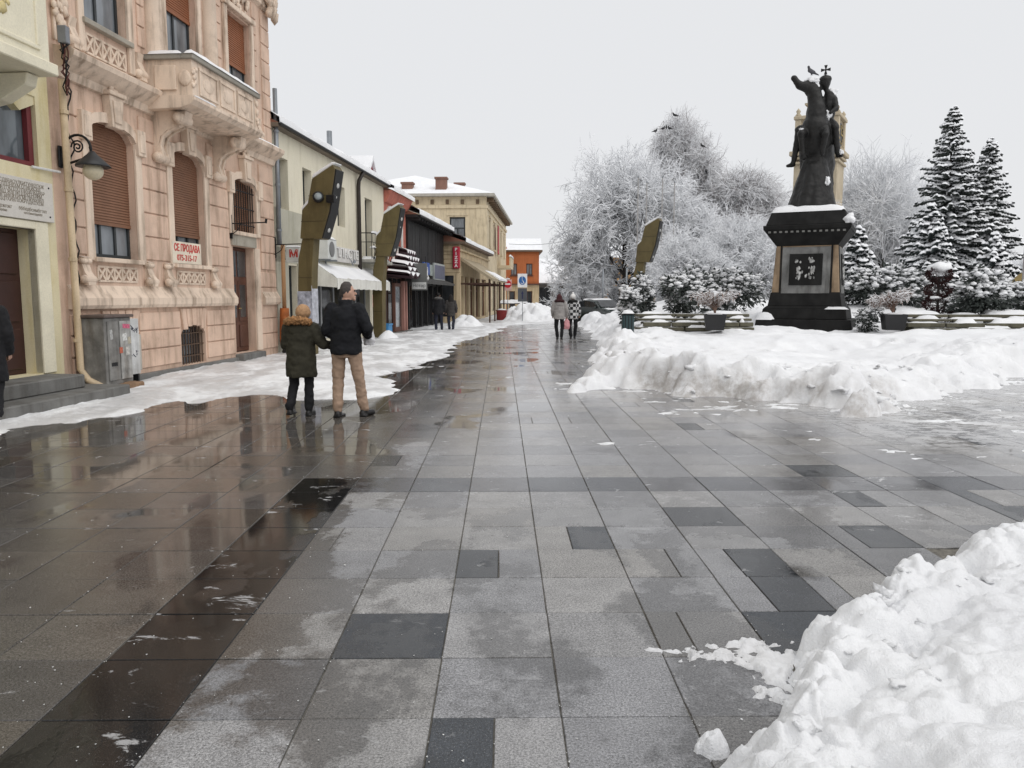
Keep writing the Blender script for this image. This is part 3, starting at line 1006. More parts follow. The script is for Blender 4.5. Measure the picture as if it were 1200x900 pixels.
for i, c in enumerate(BC):
    # ground-floor window surround: jambs, hood with ears, keystone
    top = 4.62 if i < 2 else 4.46
    bot = 2.22 if i < 2 else 3.1
    for sgn in (-1, 1):
        MB().box(c + sgn * .78 - .10, c + sgn * .78 + .10, -.06, .0, bot, top - .3).build('window_jamb', M_PINKT, pk, bevel=.012)
    for sgn in (-1, 1):
        MB().box(c + sgn * .82 - .13, c + sgn * .82 + .13, -.12, .0, top - .42, top + .05).box(c + sgn * .82 - .09, c + sgn * .82 + .09, -.135, -.118, top - .36, top - .02).build('hood_block', M_PINKT, pk, bevel=.01)
    hd = MB()
    n = 12
    for k in range(n):
        u0, u1 = k / n, (k + 1) / n
        f = lambda u: (top - .24) + .23 * math.sqrt(max(0, 1 - (2 * u - 1) ** 2))
        xa, xb = c - .72 + 1.44 * u0, c - .72 + 1.44 * u1
        hd.prism([(xa, f(u0)), (xb, f(u1)), (xb, f(u1) + .17), (xa, f(u0) + .17)], -.075, 0, 'y')
    hd.build('arch_hood', M_PINKT, pk)
    ks = MB().prism([(c - .15, top - .08), (c + .15, top - .08), (c + .21, top + .46), (c - .21, top + .46)], -.16, 0, 'y')
    ks.prism([(c - .10, top), (c + .10, top), (c + .14, top + .38), (c - .14, top + .38)], -.185, -.158, 'y')
    ks.box(c - .25, c + .25, -.2, 0, top + .46, top + .53)
    ks.build('keystone', M_PINKT, pk, bevel=.01)
    blobs(MB(), c - .13, c + .13, -.12, top + .5, top + .72, 9, .07, 40 + i).build('carved_leaf', M_PINKT, pk, smooth=True)
    if i < 2:
        roller(c, .68, 2.92, 4.62, M_SHUT)
        sash(c, .68, 2.30, 2.93)
        MB().box(c - .74, c + .74, -.11, .14, 2.20, 2.28).build('window_sill', M_PINKT, pk, bevel=.01)
        lattice(c, .60, 1.86, 2.14, 5)
        for sgn in (-1, 1):
            x = c + sgn * .98
            pts = [(0, 1.80), (-.15, 1.80), (-.16, 1.92), (-.09, 2.02), (-.05, 2.16), (-.09, 2.26), (0, 2.28)]
            k_ = MB()
            scroll(k_, x - .10, x + .10, pts)
            k_.cap((x - .11, -.09, 1.89), (x + .11, -.09, 1.89), .075).cap((x - .10, -.05, 2.2), (x + .10, -.05, 2.2), .05)
            k_.build('scroll_console', M_PINKT, pk)
        # cellar window with bars
        MB().box(c - .53, c + .53, .16, .2, .18, 1.02).build('cellar_pane', M_PANED, pk)
        b = MB()
        for k in range(9):
            x = c - .48 + k * .12
            b.tube([(x, .06, .18), (x, .06, 1.0)], .011, 6)
        for z in (.34, .58, .82):
            b.box(c - .53, c + .53, .05, .07, z, z + .02)
        b.build('cellar_grille', mat('rusty_grille', (.10, .062, .04), .7), pk)
    else:
        roller(c, .66, 3.2, 4.46, M_SHUT, .16)
        b = MB()
        for k in range(10):
            x = c - .6 + k * .133
            b.tube([(x, .03, 3.2), (x, .03, 4.35)], .012, 6)
        for z in (3.35, 3.75, 4.15):
            b.box(c - .68, c + .68, .02, .04, z, z + .025)
        b.build('window_grille', M_IRON, pk)
        MB().box(5.66, 7.0, -.1, .1, 3.08, 3.17).build('window_sill', M_PINKT, pk, bevel=.01)
        MB().box(5.64, 7.02, -.05, .0, 2.83, 3.08).build('lintel', mat('grey_lintel', (.40, .37, .31), .85, stain=.5), pk)
        # door
        dr = MB().box(5.76, 6.9, .20, .26, .26, 2.80).build('door', M_WOOD, pk)
        for k in range(2):
            xa = 5.84 + k * .54
            MB().box(xa, xa + .44, .17, .2, .36, .92).build('door_panel', M_WOOD, dr, bevel=.02)
            MB().box(xa, xa + .44, .18, .2, 1.0, 2.0).build('door_panel', M_WOOD, dr, bevel=.02)
            MB().box(xa + .06, xa + .38, .175, .195, 1.10, 1.9).build('pane', M_PANED, dr)
            MB().box(xa, xa + .44, .185, .2, 2.1, 2.72).build('pane', M_PANED, dr)
        MB().cap((6.28, .14, 1.32), (6.40, .14, 1.32), .014).build('handle', mat('brass', (.45, .33, .12), .35, metal=.8), dr)
        MB().box(5.68, 7.0, -.22, .2, .03, .23).build('doorstep', M_STONE, pk, bevel=.02)
        MB().box(6.93, 7.22, -.05, .12, .24, 2.82).build('door_jamb', M_PINKT, pk, bevel=.01)
    # upper windows
    lo = 6.2
    for sgn in (-1, 1):
        MB().box(c + sgn * .73 - .08, c + sgn * .73 + .08, -.07, .0, lo - .55, 8.3).build('upper_surround', M_PINKT, pk, bevel=.012)
    MB().box(c - .85, c + .85, -.12, 0, 8.3, 8.42).build('upper_hood', M_PINKT, pk, bevel=.015)
    blobs(MB(), c - .6, c + .6, -.05, 8.45, 8.9, 46, .085, 60 + i).build('carved_frieze', M_PINKT, pk, smooth=True)
    if i == 0:
        sash(c, .65, 6.22, 8.25, .17, 2)
    elif i == 1:
        roller(c, .65, 7.42, 8.25, M_SHUT2)
        sash(c, .65, 5.5, 7.43, .17, 2)
    else:
        roller(c, .65, 7.16, 8.25, M_SHUT2)
        sash(c, .65, 6.22, 7.17, .17, 2)
    if i != 1:
        MB().box(c - .72, c + .72, -.12, .14, 6.11, 6.2).build('window_sill', mat('weathered_sill', (.34, .31, .26), .8, snow=.8), pk, bevel=.01)
        lattice(c, .58, 5.66, 6.0, 5)
    for sgn in (-1, 1):
        x = c + sgn * .98
        if i == 1:
            continue
        k_ = MB()
        k_.cap((x - .1, -.08, 5.72), (x + .1, -.08, 5.72), .08)
        scroll(k_, x - .09, x + .09, [(0, 5.6), (-.14, 5.6), (-.13, 5.75), (-.05, 5.95), (-.09, 6.1), (0, 6.12)])
        k_.build('scroll_console', M_PINKT, pk)
# engaged columns beside the balcony door
for x in (2.52, 4.86):
    MB().lathe([(.27, 5.55), (.27, 5.7), (.22, 5.78), (.205, 5.9), (.185, 8.5), (.23, 8.55), (.2, 8.62), (.28, 8.8), (.30, 8.95)], 20, (x, -.02, 0)).build('engaged_column', M_PINKT, pk, smooth=True)
# carved bracket at the top right corner
blobs(MB(), 7.85, 8.35, -.2, 8.75, 9.4, 40, .11, 91, 1.0).build('carved_capital', M_PINKT, pk, smooth=True)
blobs(MB(), -.42, -.12, -.06, 5.75, 6.5, 22, .07, 92).build('carved_capital', M_PINKT, pk, smooth=True)
for k in range(3):
    MB().box(-.42 + k * .1, -.36 + k * .1, -.05, 0, 5.62, 6.1).build('flute', M_PINKT, pk, bevel=.01)
# balcony
bal = MB().prism([(0, 5.14), (-.70, 5.16), (-.92, 5.22), (-1.0, 5.30), (-1.0, 5.36), (-.93, 5.38), (0, 5.38)], 2.14, 5.36, 'x').build('balcony_slab', M_PINKT, pk)
par = MB().box(2.25, 5.25, -.92, -.80, 5.38, 6.06).box(2.25, 2.37, -.80, 0, 5.38, 6.06).box(5.13, 5.25, -.80, 0, 5.38, 6.06).build('balcony_parapet', M_PINKT, pk)
MB().box(2.19, 5.31, -.98, -.74, 6.06, 6.16).box(2.19, 2.43, -.74, 0, 6.06, 6.16).box(5.07, 5.31, -.74, 0, 6.06, 6.16).build('coping', mat('weathered_coping', (.30, .28, .24), .85, snow=.8), par, bevel=.012)
for a, b in ((2.52, 3.30), (3.40, 4.10), (4.20, 4.98)):
    fr = MB()
    fr.box(a, b, -.945, -.918, 5.46, 5.52).box(a, b, -.945, -.918, 5.92, 5.98).box(a, a + .05, -.944, -.918, 5.52, 5.92).box(b - .05, b, -.944, -.918, 5.52, 5.92)
    fr.ball(((a + b) / 2, -.92, 5.72), .14, 2, (1.7, .2, 1))
    fr.build('parapet_panel', M_PINKT, par, bevel=.008)
for x in (2.32, 5.18):
    blobs(MB(), x - .08, x + .08, -.93, 5.5, 5.95, 10, .06, int(x * 10)).build('carved_rosette', M_PINKT, par, smooth=True)
MB().box(2.20, 2.26, -.62, -.2, 5.5, 5.95).ball((2.24, -.78, 5.72), .13, 2, (.3, 1, 1.2)).build('side_panel', M_PINKT, par, bevel=.01)
caps(par, (2.17, 5.33, -1.0, -.72, 6.15, .11, 3), (2.17, 2.45, -.74, -.02, 6.15, .09, 4), (2.16, 3.2, -.99, -.92, 5.37, .05, 5))
for x in (2.52, 4.98):
    k_ = MB()
    pts = [(0, 4.20), (-.10, 4.20), (-.17, 4.28), (-.16, 4.40), (-.12, 4.52), (-.16, 4.68), (-.30, 4.80), (-.52, 4.88), (-.66, 4.98), (-.70, 5.15), (0, 5.15)]
    scroll(k_, x - .14, x + .14, pts)
    k_.cap((x - .16, -.10, 4.29), (x + .16, -.10, 4.29), .10).cap((x - .16, -.56, 5.02), (x + .16, -.56, 5.02), .12)
    for xx in (x - .1, x + .1):
        k_.tube([(xx, -.18, 4.3), (xx, -.14, 4.52), (xx, -.2, 4.7), (xx, -.35, 4.81), (xx, -.55, 4.88)], .03, 6)
    k_.build('balcony_bracket', M_PINKT, pk)
# loose things fixed on this front
def pipe(name, label, pts, r, m, cat='drainpipe', collars=()):
    t = thing(name, label, cat, pts[0])
    o = Vector(pts[0])
    MB().tube([Vector(q) - o for q in pts], r, 10).build('pipe', m, t, smooth=True)
    for q in collars:
        q = Vector(q) - o
        MB().tube([q - Vector((0, 0, .03)), q + Vector((0, 0, .03))], r * 1.25, 10).build('collar', m, t)
    return t
pipe('drainpipe', 'ochre painted drainpipe between the yellow house and the pink house', [fpt(-.40, .52, .12), fpt(-.42, .28, .24), fpt(-.44, .16, .42), fpt(-.44, .13, 5.0)], .056, mat('ochre_pipe', (.62, .49, .33), .6, var=.1, stain=.3), collars=[fpt(-.44, .14, z) for z in (.9, 2.2, 3.3, 4.5)])
pipe('drainpipe', 'grey zinc drainpipe at the corner of the pink and cream houses', [fpt(8.42, .1, 3.0), fpt(8.42, .1, 7.1)], .06, M_ZINC, collars=[fpt(8.42, .1, z) for z in (3.4, 4.6, 6)])
rust = thing('standpipe', 'stout rust orange pipe foot with a thin brown pipe above, beside the pink house', 'drainpipe', fpt(8.32, .22))
MB().lathe([(.14, .3), (.15, .5), (.14, .9), (.12, 1.28), (.12, 1.3)], 14).build('pipe_foot', mat('rust_orange', (.42, .13, .035), .6, var=.3, vs=5, stain=.4), rust, smooth=True)
MB().tube([(0, 0, 1.3), (0, .02, 3.0)], .055, 10).build('pipe', mat('tan_pipe', (.42, .24, .12), .6), rust, smooth=True)
MB().lathe([(.15, .0), (.19, .12), (.15, .28), (.05, .34)], 12, (.1, -.02, 0)).build('shoe', mat('black_rubber', (.02, .02, .022), .6), rust, smooth=True)
cb = thing('facade_cable', 'black cable dangling down the left edge of the pink house front', 'cable', fpt(-.3, .05, .4))
pts = []
for k in range(40):
    z = 5.0 - k * .115
    pts.append(fpt(-.22 + .07 * math.sin(k * .9) * (1 if k < 12 else .25), .07 + .03 * math.sin(k * 1.7), z) - Vector(cb.location))
MB().tube(pts, .013, 6).build('cable_run', M_IRON, cb)
MB().tube([fpt(-.22 + .2 * t, .07 + .25 * math.sin(t * 3.1), 1.2 - .8 * t * t) - Vector(cb.location) for t in (0, .2, .4, .6, .8, 1)], .009, 6).build('cable_loop', mat('grey_cable', (.4, .4, .4), .6), cb)
# junction bundle between the two houses
bd = thing('cable_bundle', 'tangle of dark red and black cables under the yellow oriel', 'cable', fpt(-.5, .25, 4.9))
for k in range(6):
    q = random.Random(k)
    ps = [(q.uniform(-.05, .05), q.uniform(-.06, .06), .62 - .11 * i) for i in range(8)]
    MB().tube(ps, .011, 5).build('cable_strand', mat('oxide_cable', (.09, .03, .025), .6) if k % 2 else M_IRON, bd)
MB().box(-.07, .07, -.06, .06, .62, .88).build('junction_box', mat('grey_box', (.22, .23, .25), .6), bd, bevel=.01)

# for-sale board in the middle window
sg = thing('for_sale_board', 'white board with red hand-painted letters leaning in the shuttered window', 'sign', fpt(3.42, .06, 2.29), FROT)
MB().box(-.60, .60, -.01, .02, 0, .44).build('board', mat('cream_board', (.72, .64, .52), .7), sg)
red = mat('red_paint', (.50, .05, .04), .6)
text_part('СЕ ПРОДАВА', .20, red, sg, (0, -.013, .31), FACE, sx=.82, bold=.004)
text_part('075-315-17', .17, red, sg, (-.02, -.013, .11), FACE, sx=1.05, bold=.002)
# iron flag holders
for s, z, lab in ((5.62, 3.32, 'wrought iron flag holder beside the pink house door'), (8.26, 3.0, 'wrought iron flag holder at the right edge of the pink house')):
    t = thing('flag_holder', lab, 'bracket', fpt(s, 0, z), FROT, 'iron flag holders')
    MB().box(-.02, .02, -.06, .0, -.35, .2).build('wall_plate', M_IRON, t)
    MB().tube([(0, -.05, 0), (.0, -.9, .02)], .014, 6).build('arm', M_IRON, t)
    MB().tube([(0, -.05, -.25), (0, -.2, -.15), (0, -.28, .0)], .01, 6).tube([(0, -.88, .0), (0, -.9, .1)], .03, 8).build('scroll', M_IRON, t)
# wall lantern
lt = thing('wall_lantern', 'wrought iron wall lantern with frosted globe on the pink house', 'lamp', fpt(-.42, .03, 3.88), FROT)
lt.scale = (.85, .85, .85)
MB().box(-.10, .10, -.04, .0, -.28, .12).build('back_plate', M_IRON, lt, bevel=.01)
arm = MB()
ps = [(0, -.05, -.22)]
for k in range(15):
    t = R(215 - k * 17)
    ps.append((0, -.34 + .26 * math.cos(t) * -1 * -1, .06 + .26 * math.sin(t)))
arm.tube(ps, .024, 8)
sp = [(0, -.34 + .13 * (1 - k / 26) * math.cos(k * .55), .10 + .13 * (1 - k / 26) * math.sin(k * .55)) for k in range(24)]
arm.tube(sp, .016, 6)
arm.tube([(0, -.04, -.2), (0, -.12, -.26), (0, -.18, -.2), (0, -.14, -.14)], .02, 6)
arm.build('scroll_arm', M_IRON, lt, smooth=True)
MB().tube([(0, -.58, .1), (0, -.62, -.08)], .022, 8).build('hanger', M_IRON, lt)
MB().lathe([(.04, .12), (.09, .06), (.22, -.06), (.30, -.14), (.30, -.17), (.05, -.1)], 20, (0, -.62, -.10)).build('shade', mat('lantern_shade', (.03, .031, .033), .4), lt, smooth=True)
gl = MB().ball((0, -.62, -.34), .18, 3, (1, 1, .95)).build('globe', mat('frosted_globe', (.62, .55, .40), .35, var=.1), lt, smooth=True)
MB().tube([(0, -.8, -.22), (0, -.98, -.29)], .014, 6).build('nozzle', M_IRON, lt)

# ---------------------------------------------------------------- yellow house at the left edge
M_YEL = mat('cream_stucco', (.71, .635, .43), .85, var=.08, vs=1.0, bs=55, stain=.45, stainc=(.75, .68, .4))
M_YELT = mat('ivory_trim', (.74, .69, .54), .8, var=.08, snow=.95)
yh = house('yellow_stucco_house', 'pale yellow stucco house with dark doorway, plaque and projecting oriel', -.64)
yw = MB()
wall_front(yw, -6, 0, 0, 9.5, [(-2.4, -.50, .42, 2.62), (-2.9, -.30, 3.56, 4.62)], -.02, .3)
yw.add([(0, -.02, 0), (0, 8, 0), (0, 8, 9.5), (0, -.02, 9.5)], [(0, 1, 2, 3)])
yw.add([(-6, -.02, 0), (-6, 8, 0), (-6, 8, 9.5), (-6, -.02, 9.5)], [(0, 3, 2, 1)])
yw.add([(-6, 8, 0), (0, 8, 0), (0, 8, 9.5), (-6, 8, 9.5)], [(0, 3, 2, 1)])
yw.build('wall', M_YEL, yh)
MB().box(-6.1, .02, -.3, 8.1, 9.5, 9.7).build('roof', MATS['slab_roof'], yh)
# splayed fill so the window head curves
MB().prism([(-.30, 4.62), (-1.2, 4.62), (-.95, 4.55), (-.62, 4.35), (-.30, 4.5)], .0, .2, 'y').build('arch_head', M_YEL, yh)
wf = MB().prism([(-2.9, 3.57), (-.32, 3.57), (-.32, 4.50), (-.42, 4.50), (-.42, 3.64), (-2.9, 3.64)], .04, .12, 'y').build('window', mat('oxblood_frame', (.16, .03, .035), .5), yh)
MB().box(-2.9, -.40, .13, .15, 3.6, 4.62).build('pane', glass_mat('grey_pane', (.13, .15, .165)), wf)
dj = MB().box(-.50, -.22, -.055, .1, .42, 2.74).box(-2.6, -.50, -.055, .1, 2.62, 2.74).build('door_surround', M_YELT, yh, bevel=.012)
dd = MB().box(-2.4, -.5, .26, .34, .42, 2.62).build('door', mat('dark_red_door', (.045, .018, .015), .45), yh)
for k in range(3):
    MB().box(-1.02, -.58, .235, .262, .5 + k * .72, 1.12 + k * .72).build('door_panel', MATS['dark_red_door'], dd, bevel=.02)
# oriel
orl = MB().box(-6, -1.0, -.78, -.03, 4.86, 9.3).build('oriel', M_YELT, yh)
MB().box(-6, -.92, -.86, -.03, 4.72, 4.88).build('oriel_sill', M_YELT, orl, bevel=.015)
for a, b in ((-2.6, -1.2),):
    f = MB().box(a, b, -.81, -.77, 5.0, 5.06).box(a, b, -.81, -.77, 6.0, 6.06).box(b - .06, b, -.808, -.77, 5.06, 6.0)
    f.build('panel_moulding', M_YELT, orl, bevel=.01)
blobs(MB(), -2.25, -1.75, -.78, 5.3, 5.8, 22, .085, 33, .4).build('carved_rosette', mat('ochre_carving', (.62, .52, .27), .8), orl, smooth=True)
MB().box(-6, -.90, -.88, -.03, 6.3, 6.42).build('oriel_cornice', M_YELT, orl, bevel=.02)
MB().prism([(0, 4.3), (-.2, 4.34), (-.58, 4.55), (-.62, 4.71), (0, 4.71)], -1.25, -1.02, 'x').build('corbel', M_YELT, yh, bevel=.015)
MB().tube([(-.5, -.05, 3.55), (.1, -.08, 3.56)], .02, 6).build('conduit', mat('white_conduit', (.7, .7, .68), .6), yh)
# steps
st = thing('door_steps', 'grey stone steps before the dark doorway at the left edge', 'steps', fpt(-.64, 0), FROT)
MB().box(-5.2, .12, -1.05, -.02, 0, .20).build('lower_step', M_STONE, st, bevel=.02)
MB().box(-4.6, -.38, -.62, -.02, .20, .41).build('upper_step', M_STONE, st, bevel=.02)
# plaque
pq = thing('wall_plaque', 'pale stone memorial plaque with small lettering over the dark doorway', 'plaque', fpt(-1.42, .05, 3.05), FROT)
MB().box(-1.3, .68, -.03, .03, -.30, .30).build('slab', mat('pale_marble', (.62, .59, .54), .5, var=.06), pq, bevel=.006)
ink = mat('worn_lettering', (.24, .20, .15), .7)
q = random.Random(4)
for k in range(6):
    ln = ''.join(q.choice('АБВГДЕЖИКЛМНОПРСТУФХЦ ') for _ in range(22))
    if k == 5:
        ln = ln.replace(' ', 'И')
    text_part(ln, .075, ink, pq, (-.1 - .08 * (k % 2), -.0325, .215 - k * .052), FACE, align='CENTER', extrude=.001)
for k, (x, n_) in enumerate(((-.55, 14), (.2, 14))):
    ln = ''.join(q.choice('абвгдежиклмнопрст') for _ in range(n_))
    text_part(ln, .075, ink, pq, (x, -.0325, -.15), FACE, extrude=.001)
    text_part(ln[::-1], .05, ink, pq, (x, -.0325, -.21), FACE, extrude=.001)
for x in (-1.2, .58):
    for z in (-.22, .22):
        MB().ball((x, -.03, z), .016, 1).build('stud', M_IRON, pq)

# ---------------------------------------------------------------- switch cabinets
M_CAB = mat('worn_grey_cabinet', (.20, .195, .185), .6, var=.3, vs=6, stain=.6, stainc=(.5, .42, .34))
c1 = thing('utility_cabinet', 'battered grey utility cabinet with torn stickers by the drainpipe', 'cabinet', fpt(.02, .34), FROT)
MB().box(-.42, .34, -.24, .22, .14, 1.26).build('housing', M_CAB, c1, bevel=.012)
MB().box(-.46, .38, -.28, .24, 1.26, 1.31).build('lid', mat('cabinet_lid', (.12, .09, .08), .6, stain=.5), c1, bevel=.01)
MB().box(-.02, .30, -.262, -.24, .22, 1.2).build('door', mat('pale_cabinet_door', (.34, .335, .32), .6, var=.35, vs=7, stain=.6), c1, bevel=.006)
MB().box(-.36, -.06, -.262, -.24, .22, 1.2).build('door', M_CAB, c1, bevel=.006)
MB().box(-.30, -.14, -.268, -.258, .46, .52).build('vent', M_IRON, c1)
for k, (x, z, ww, hh, cc) in enumerate(((.06, 1.08, .2, .07, (.55, .12, .2)), (.05, .86, .12, .12, (.6, .6, .58)), (.2, .8, .09, .12, (.42, .38, .3)), (-.06, .66, .09, .1, (.45, .12, .07)), (.12, .62, .1, .14, (.5, .48, .45)), (-.3, .9, .07, .16, (.4, .4, .39)))):
    MB().box(x, x + ww, -.266, -.262, z, z + hh, Matrix.Translation((x, 0, z)) @ Matrix.Rotation(R(q.uniform(-12, 12)), 4, 'Y') @ Matrix.Translation((-x, 0, -z))).build('sticker', mat('sticker_%d' % k, cc, .6, var=.4, vs=30), c1)
MB().box(-.38, .30, -.3, .2, .0, .14).build('plinth', mat('dark_plinth', (.05, .05, .05), .8), c1, bevel=.01)
MB().box(-.08, .38, -.42, -.2, .0, .15).ball((.15, -.3, .08), .12, 2, (2.1, 1, .8), .3).build('stone_block', mat('brown_stone', (.24, .15, .09), .85, var=.3, vs=9), c1, bevel=.02)
c2 = thing('utility_cabinet', 'whitish utility cabinet covered in scribbles behind the battered grey one', 'cabinet', fpt(.78, .22), FROT)
MB().box(-.34, .06, -.22, .20, .24, 1.22).build('housing', mat('white_cabinet', (.62, .63, .63), .55, var=.12, vs=5, stain=.4), c2, bevel=.01)
MB().box(.06, .46, -.02, .20, .26, .92).build('meter_box', mat('beige_meter_box', (.50, .48, .43), .6, stain=.3), c2, bevel=.012)
for x in (-.3, .02):
    MB().box(x - .02, x + .02, -.2, .18, .0, .24).build('leg', M_IRON, c2)
scr = MB()
for k in range(12):
    x, z = q.uniform(-.28, -.02), q.choice((.5, .6, .98, 1.05)) + q.uniform(-.04, .04)
    scr.tube([(x, -.224, z), (x + q.uniform(-.05, .05), -.224, z + q.uniform(-.05, .05)), (x + q.uniform(-.05, .05), -.224, z + q.uniform(-.05, .05))], .006, 4)
scr.build('scribble', mat('blue_black_ink', (.03, .03, .06), .6), c2)
# ---------------------------------------------------------------- simple windowed front used by the plainer houses
def shell(root, x0, x1, dep, z1, holes, m, z0=0., y=0., rev=.3, name='wall'):
    w = MB()
    wall_front(w, x0, x1, z0, z1, holes, y, rev)
    w.add([(x0, y, z0), (x0, dep, z0), (x0, dep, z1), (x0, y, z1)], [(0, 3, 2, 1)])
    w.add([(x1, y, z0), (x1, dep, z0), (x1, dep, z1), (x1, y, z1)], [(0, 1, 2, 3)])
    w.add([(x0, dep, z0), (x1, dep, z0), (x1, dep, z1), (x0, dep, z1)], [(0, 3, 2, 1)])
    return w.build(name, m, root)
def win(root, a, b, c, d, y=.2, fm=None, pm=None, cols=2, rows=1, t=.06):
    fm, pm = fm or M_FRAME, pm or M_PANE
    f = MB().box(a, a + t, y - .03, y + .03, c, d).box(b - t, b, y - .03, y + .03, c, d).box(a + t, b - t, y - .028, y + .028, c, c + t).box(a + t, b - t, y - .028, y + .028, d - t, d)
    w = f.build('window', fm, root)
    for k in range(1, cols):
        x = a + (b - a) * k / cols
        MB().box(x - t * .45, x + t * .45, y - .025, y + .025, c + t, d - t).build('mullion', fm, w)
    for k in range(1, rows):
        z = d - (d - c) * .32 * k
        MB().box(a + t, b - t, y - .024, y + .024, z - t * .45, z + t * .45).build('transom', fm, w)
    MB().box(a + t * .5, b - t * .5, y + .004, y + .014, c + t * .5, d - t * .5).build('pane', pm, w)
    return w
def snow_roof(root, x0, x1, ya, yb, za, zb, thick=.22, seed=0, name='roof_snow'):
    """uneven blanket on a slope rising from (ya,za) to (yb,zb)"""
    n, m = max(6, int((x1 - x0) / .25)), max(4, int(abs(yb - ya) / .3))
    vs, fs = [], []
    for j in range(-1, m + 1):
        for i in range(n + 1):
            u, v = i / n, max(j, 0) / m
            x, y, z = x0 + (x1 - x0) * u, ya + (yb - ya) * v, za + (zb - za) * v
            w_ = mnoise.noise(Vector((x * .9, y * .9, seed))) + .5 * mnoise.noise(Vector((x * 3, y * 3, seed)))
            k = thick * (1 + .35 * w_)
            if j == 0:
                k *= .8; y -= .02 + .03 * w_
            if j == -1:
                k = -.03; y -= .01
            vs.append((x, y, z + k))
    for j in range(m + 1):
        for i in range(n):
            a = j * (n + 1) + i
            fs.append((a, a + 1, a + n + 2, a + n + 1))
    return MB().add(vs, fs).build(name, SNOW, root, smooth=True)

# ---------------------------------------------------------------- cream shop house
CS0 = 8.34
M_CREAM = mat('pale_cream_render', (.73, .68, .545), .85, var=.07, vs=.9, stain=.4, stainc=(.7, .68, .6))
M_LOWER = mat('greenish_grey_render', (.46, .44, .36), .85, var=.1, vs=1.2, stain=.4, stainc=(.6, .6, .52))
cr = house('cream_shop_house', 'low cream shop house with deep-set windows, snowy eaves and white awning', CS0)
L2 = 11.8
hu = [(.22, 1.12, 4.0, 5.42), (2.28, 3.06, 4.02, 5.42), (5.55, 6.42, 4.0, 5.36), (8.95, 9.95, 3.05, 5.36)]
shell(cr, 0, L2, 9, 6.15, hu + [(.9, 1.6, .1, 2.5), (2.9, 9.4, .25, 2.55), (9.8, 11.4, .3, 2.5)], M_CREAM)
MB().box(.0, .88, -.03, 0, 0, 4.02).box(.0, 11.75, -.03, 0, 2.56, 2.95).box(1.62, 2.88, -.03, 0, 0, 2.56).box(.88, 3.0, -.03, 0, 2.95, 4.02).build('lower_render', M_LOWER, cr)
for a, b, c, d in hu:
    win(cr, a, b, c, d, .26, cols=2, pm=M_PANED)
win(cr, .9, 1.6, .1, 2.5, .2, cols=1, pm=M_PANED)
sh = win(cr, 2.9, 9.4, .25, 2.55, .2, cols=5, pm=M_PANED, fm=mat('pale_shop_frame', (.42, .43, .44), .5))
win(cr, 9.8, 11.4, .3, 2.5, .2, cols=2, rows=2, pm=M_PANED)
MB().box(-.1, L2 + .1, -.24, 0, 6.10, 6.20).build('soffit', mat('brown_soffit', (.16, .13, .10), .7), cr)
MB().tube([(-.1, -.28, 6.17), (L2 + .1, -.28, 6.15)], .045, 8).build('gutter', M_IRON, cr)
MB().prism([(-.24, 6.20), (4.5, 8.4), (9, 6.2)], -.1, L2 + .1, 'x').build('roof', mat('brown_tiles', (.2, .09, .06), .8), cr)
snow_roof(cr, -.12, L2 + .12, -.28, 4.5, 6.20, 8.4, .2, 3)
MB().tube([(8.6, 1.2, 6.7), (8.6, 1.2, 7.75)], .10, 10).build('chimney', M_ZINC, cr)
dp = thing('drainpipe', 'dark brown drainpipe down the middle of the cream house', 'drainpipe', fpt(CS0 + 7.8, .1, 2.4), FROT)
MB().tube([(0, 0, 0), (0, 0, 3.2), (0, -.02, 3.4), (.05, -.18, 3.72)], .075, 8).build('pipe', mat('brown_pipe', (.035, .028, .024), .5), dp, smooth=True)
# awning
aw = thing('shop_awning', 'white canvas shop awning dusted with snow on the cream house', 'awning', fpt(CS0 + 2.9, 0, 2.15), FROT)
M_CANV = mat('white_canvas', (.70, .69, .64), .8, var=.08, stain=.2)
cv = MB()
n = 24
vs, fs = [], []
for j in range(7):
    for i in range(n + 1):
        u, v = i / n, j / 6
        vs.append((6.6 * u, -.78 * v, .58 - .56 * v - .05 * math.sin(v * math.pi) + .012 * math.sin(u * 40) * v))
for j in range(6):
    for i in range(n):
        a = j * (n + 1) + i
        fs.append((a, a + 1, a + n + 2, a + n + 1))
cv.add(vs, fs)
cv.build('canvas', M_CANV, aw, smooth=True)
vl = MB()
vs, fs = [], []
for i in range(41):
    x = 6.6 * i / 40
    vs += [(x, -.785, .02), (x, -.79 + .01 * math.sin(i * 1.3), -.32 + .03 * abs(math.sin(i * .8)))]
    if i:
        fs.append((2 * i - 2, 2 * i - 1, 2 * i + 1, 2 * i))
vl.add(vs, fs).build('valance', M_CANV, aw)
for x in (0, 6.6):
    MB().add([(x, 0, .58), (x, -.78, .02), (x, -.78, -.26), (x, 0, -.2)], [(0, 1, 2, 3)]).build('side_flap', M_CANV, aw)
for x in (.05, 3.3, 6.55):
    MB().tube([(x, 0, .5), (x, -.77, -.02)], .018, 6).build('arm', M_ZINC, aw)
sn = MB()
vs, fs = [], []
for j in range(6):
    for i in range(n * 2 + 1):
        u, v = i / (n * 2), .15 + .85 * j / 5
        w_ = mnoise.noise(Vector((u * 9, v * 3, 1)))
        vs.append((6.6 * u, -.78 * v, .58 - .56 * v - .05 * math.sin(v * math.pi) + (.035 + .03 * w_) * (1 if 0 < j < 5 else .1)))
for j in range(5):
    for i in range(n * 2):
        a = j * (n * 2 + 1) + i
        fs.append((a, a + 1, a + n * 2 + 2, a + n * 2 + 1))
sn.add(vs, fs).build('lying_snow', SNOW, aw, smooth=True)
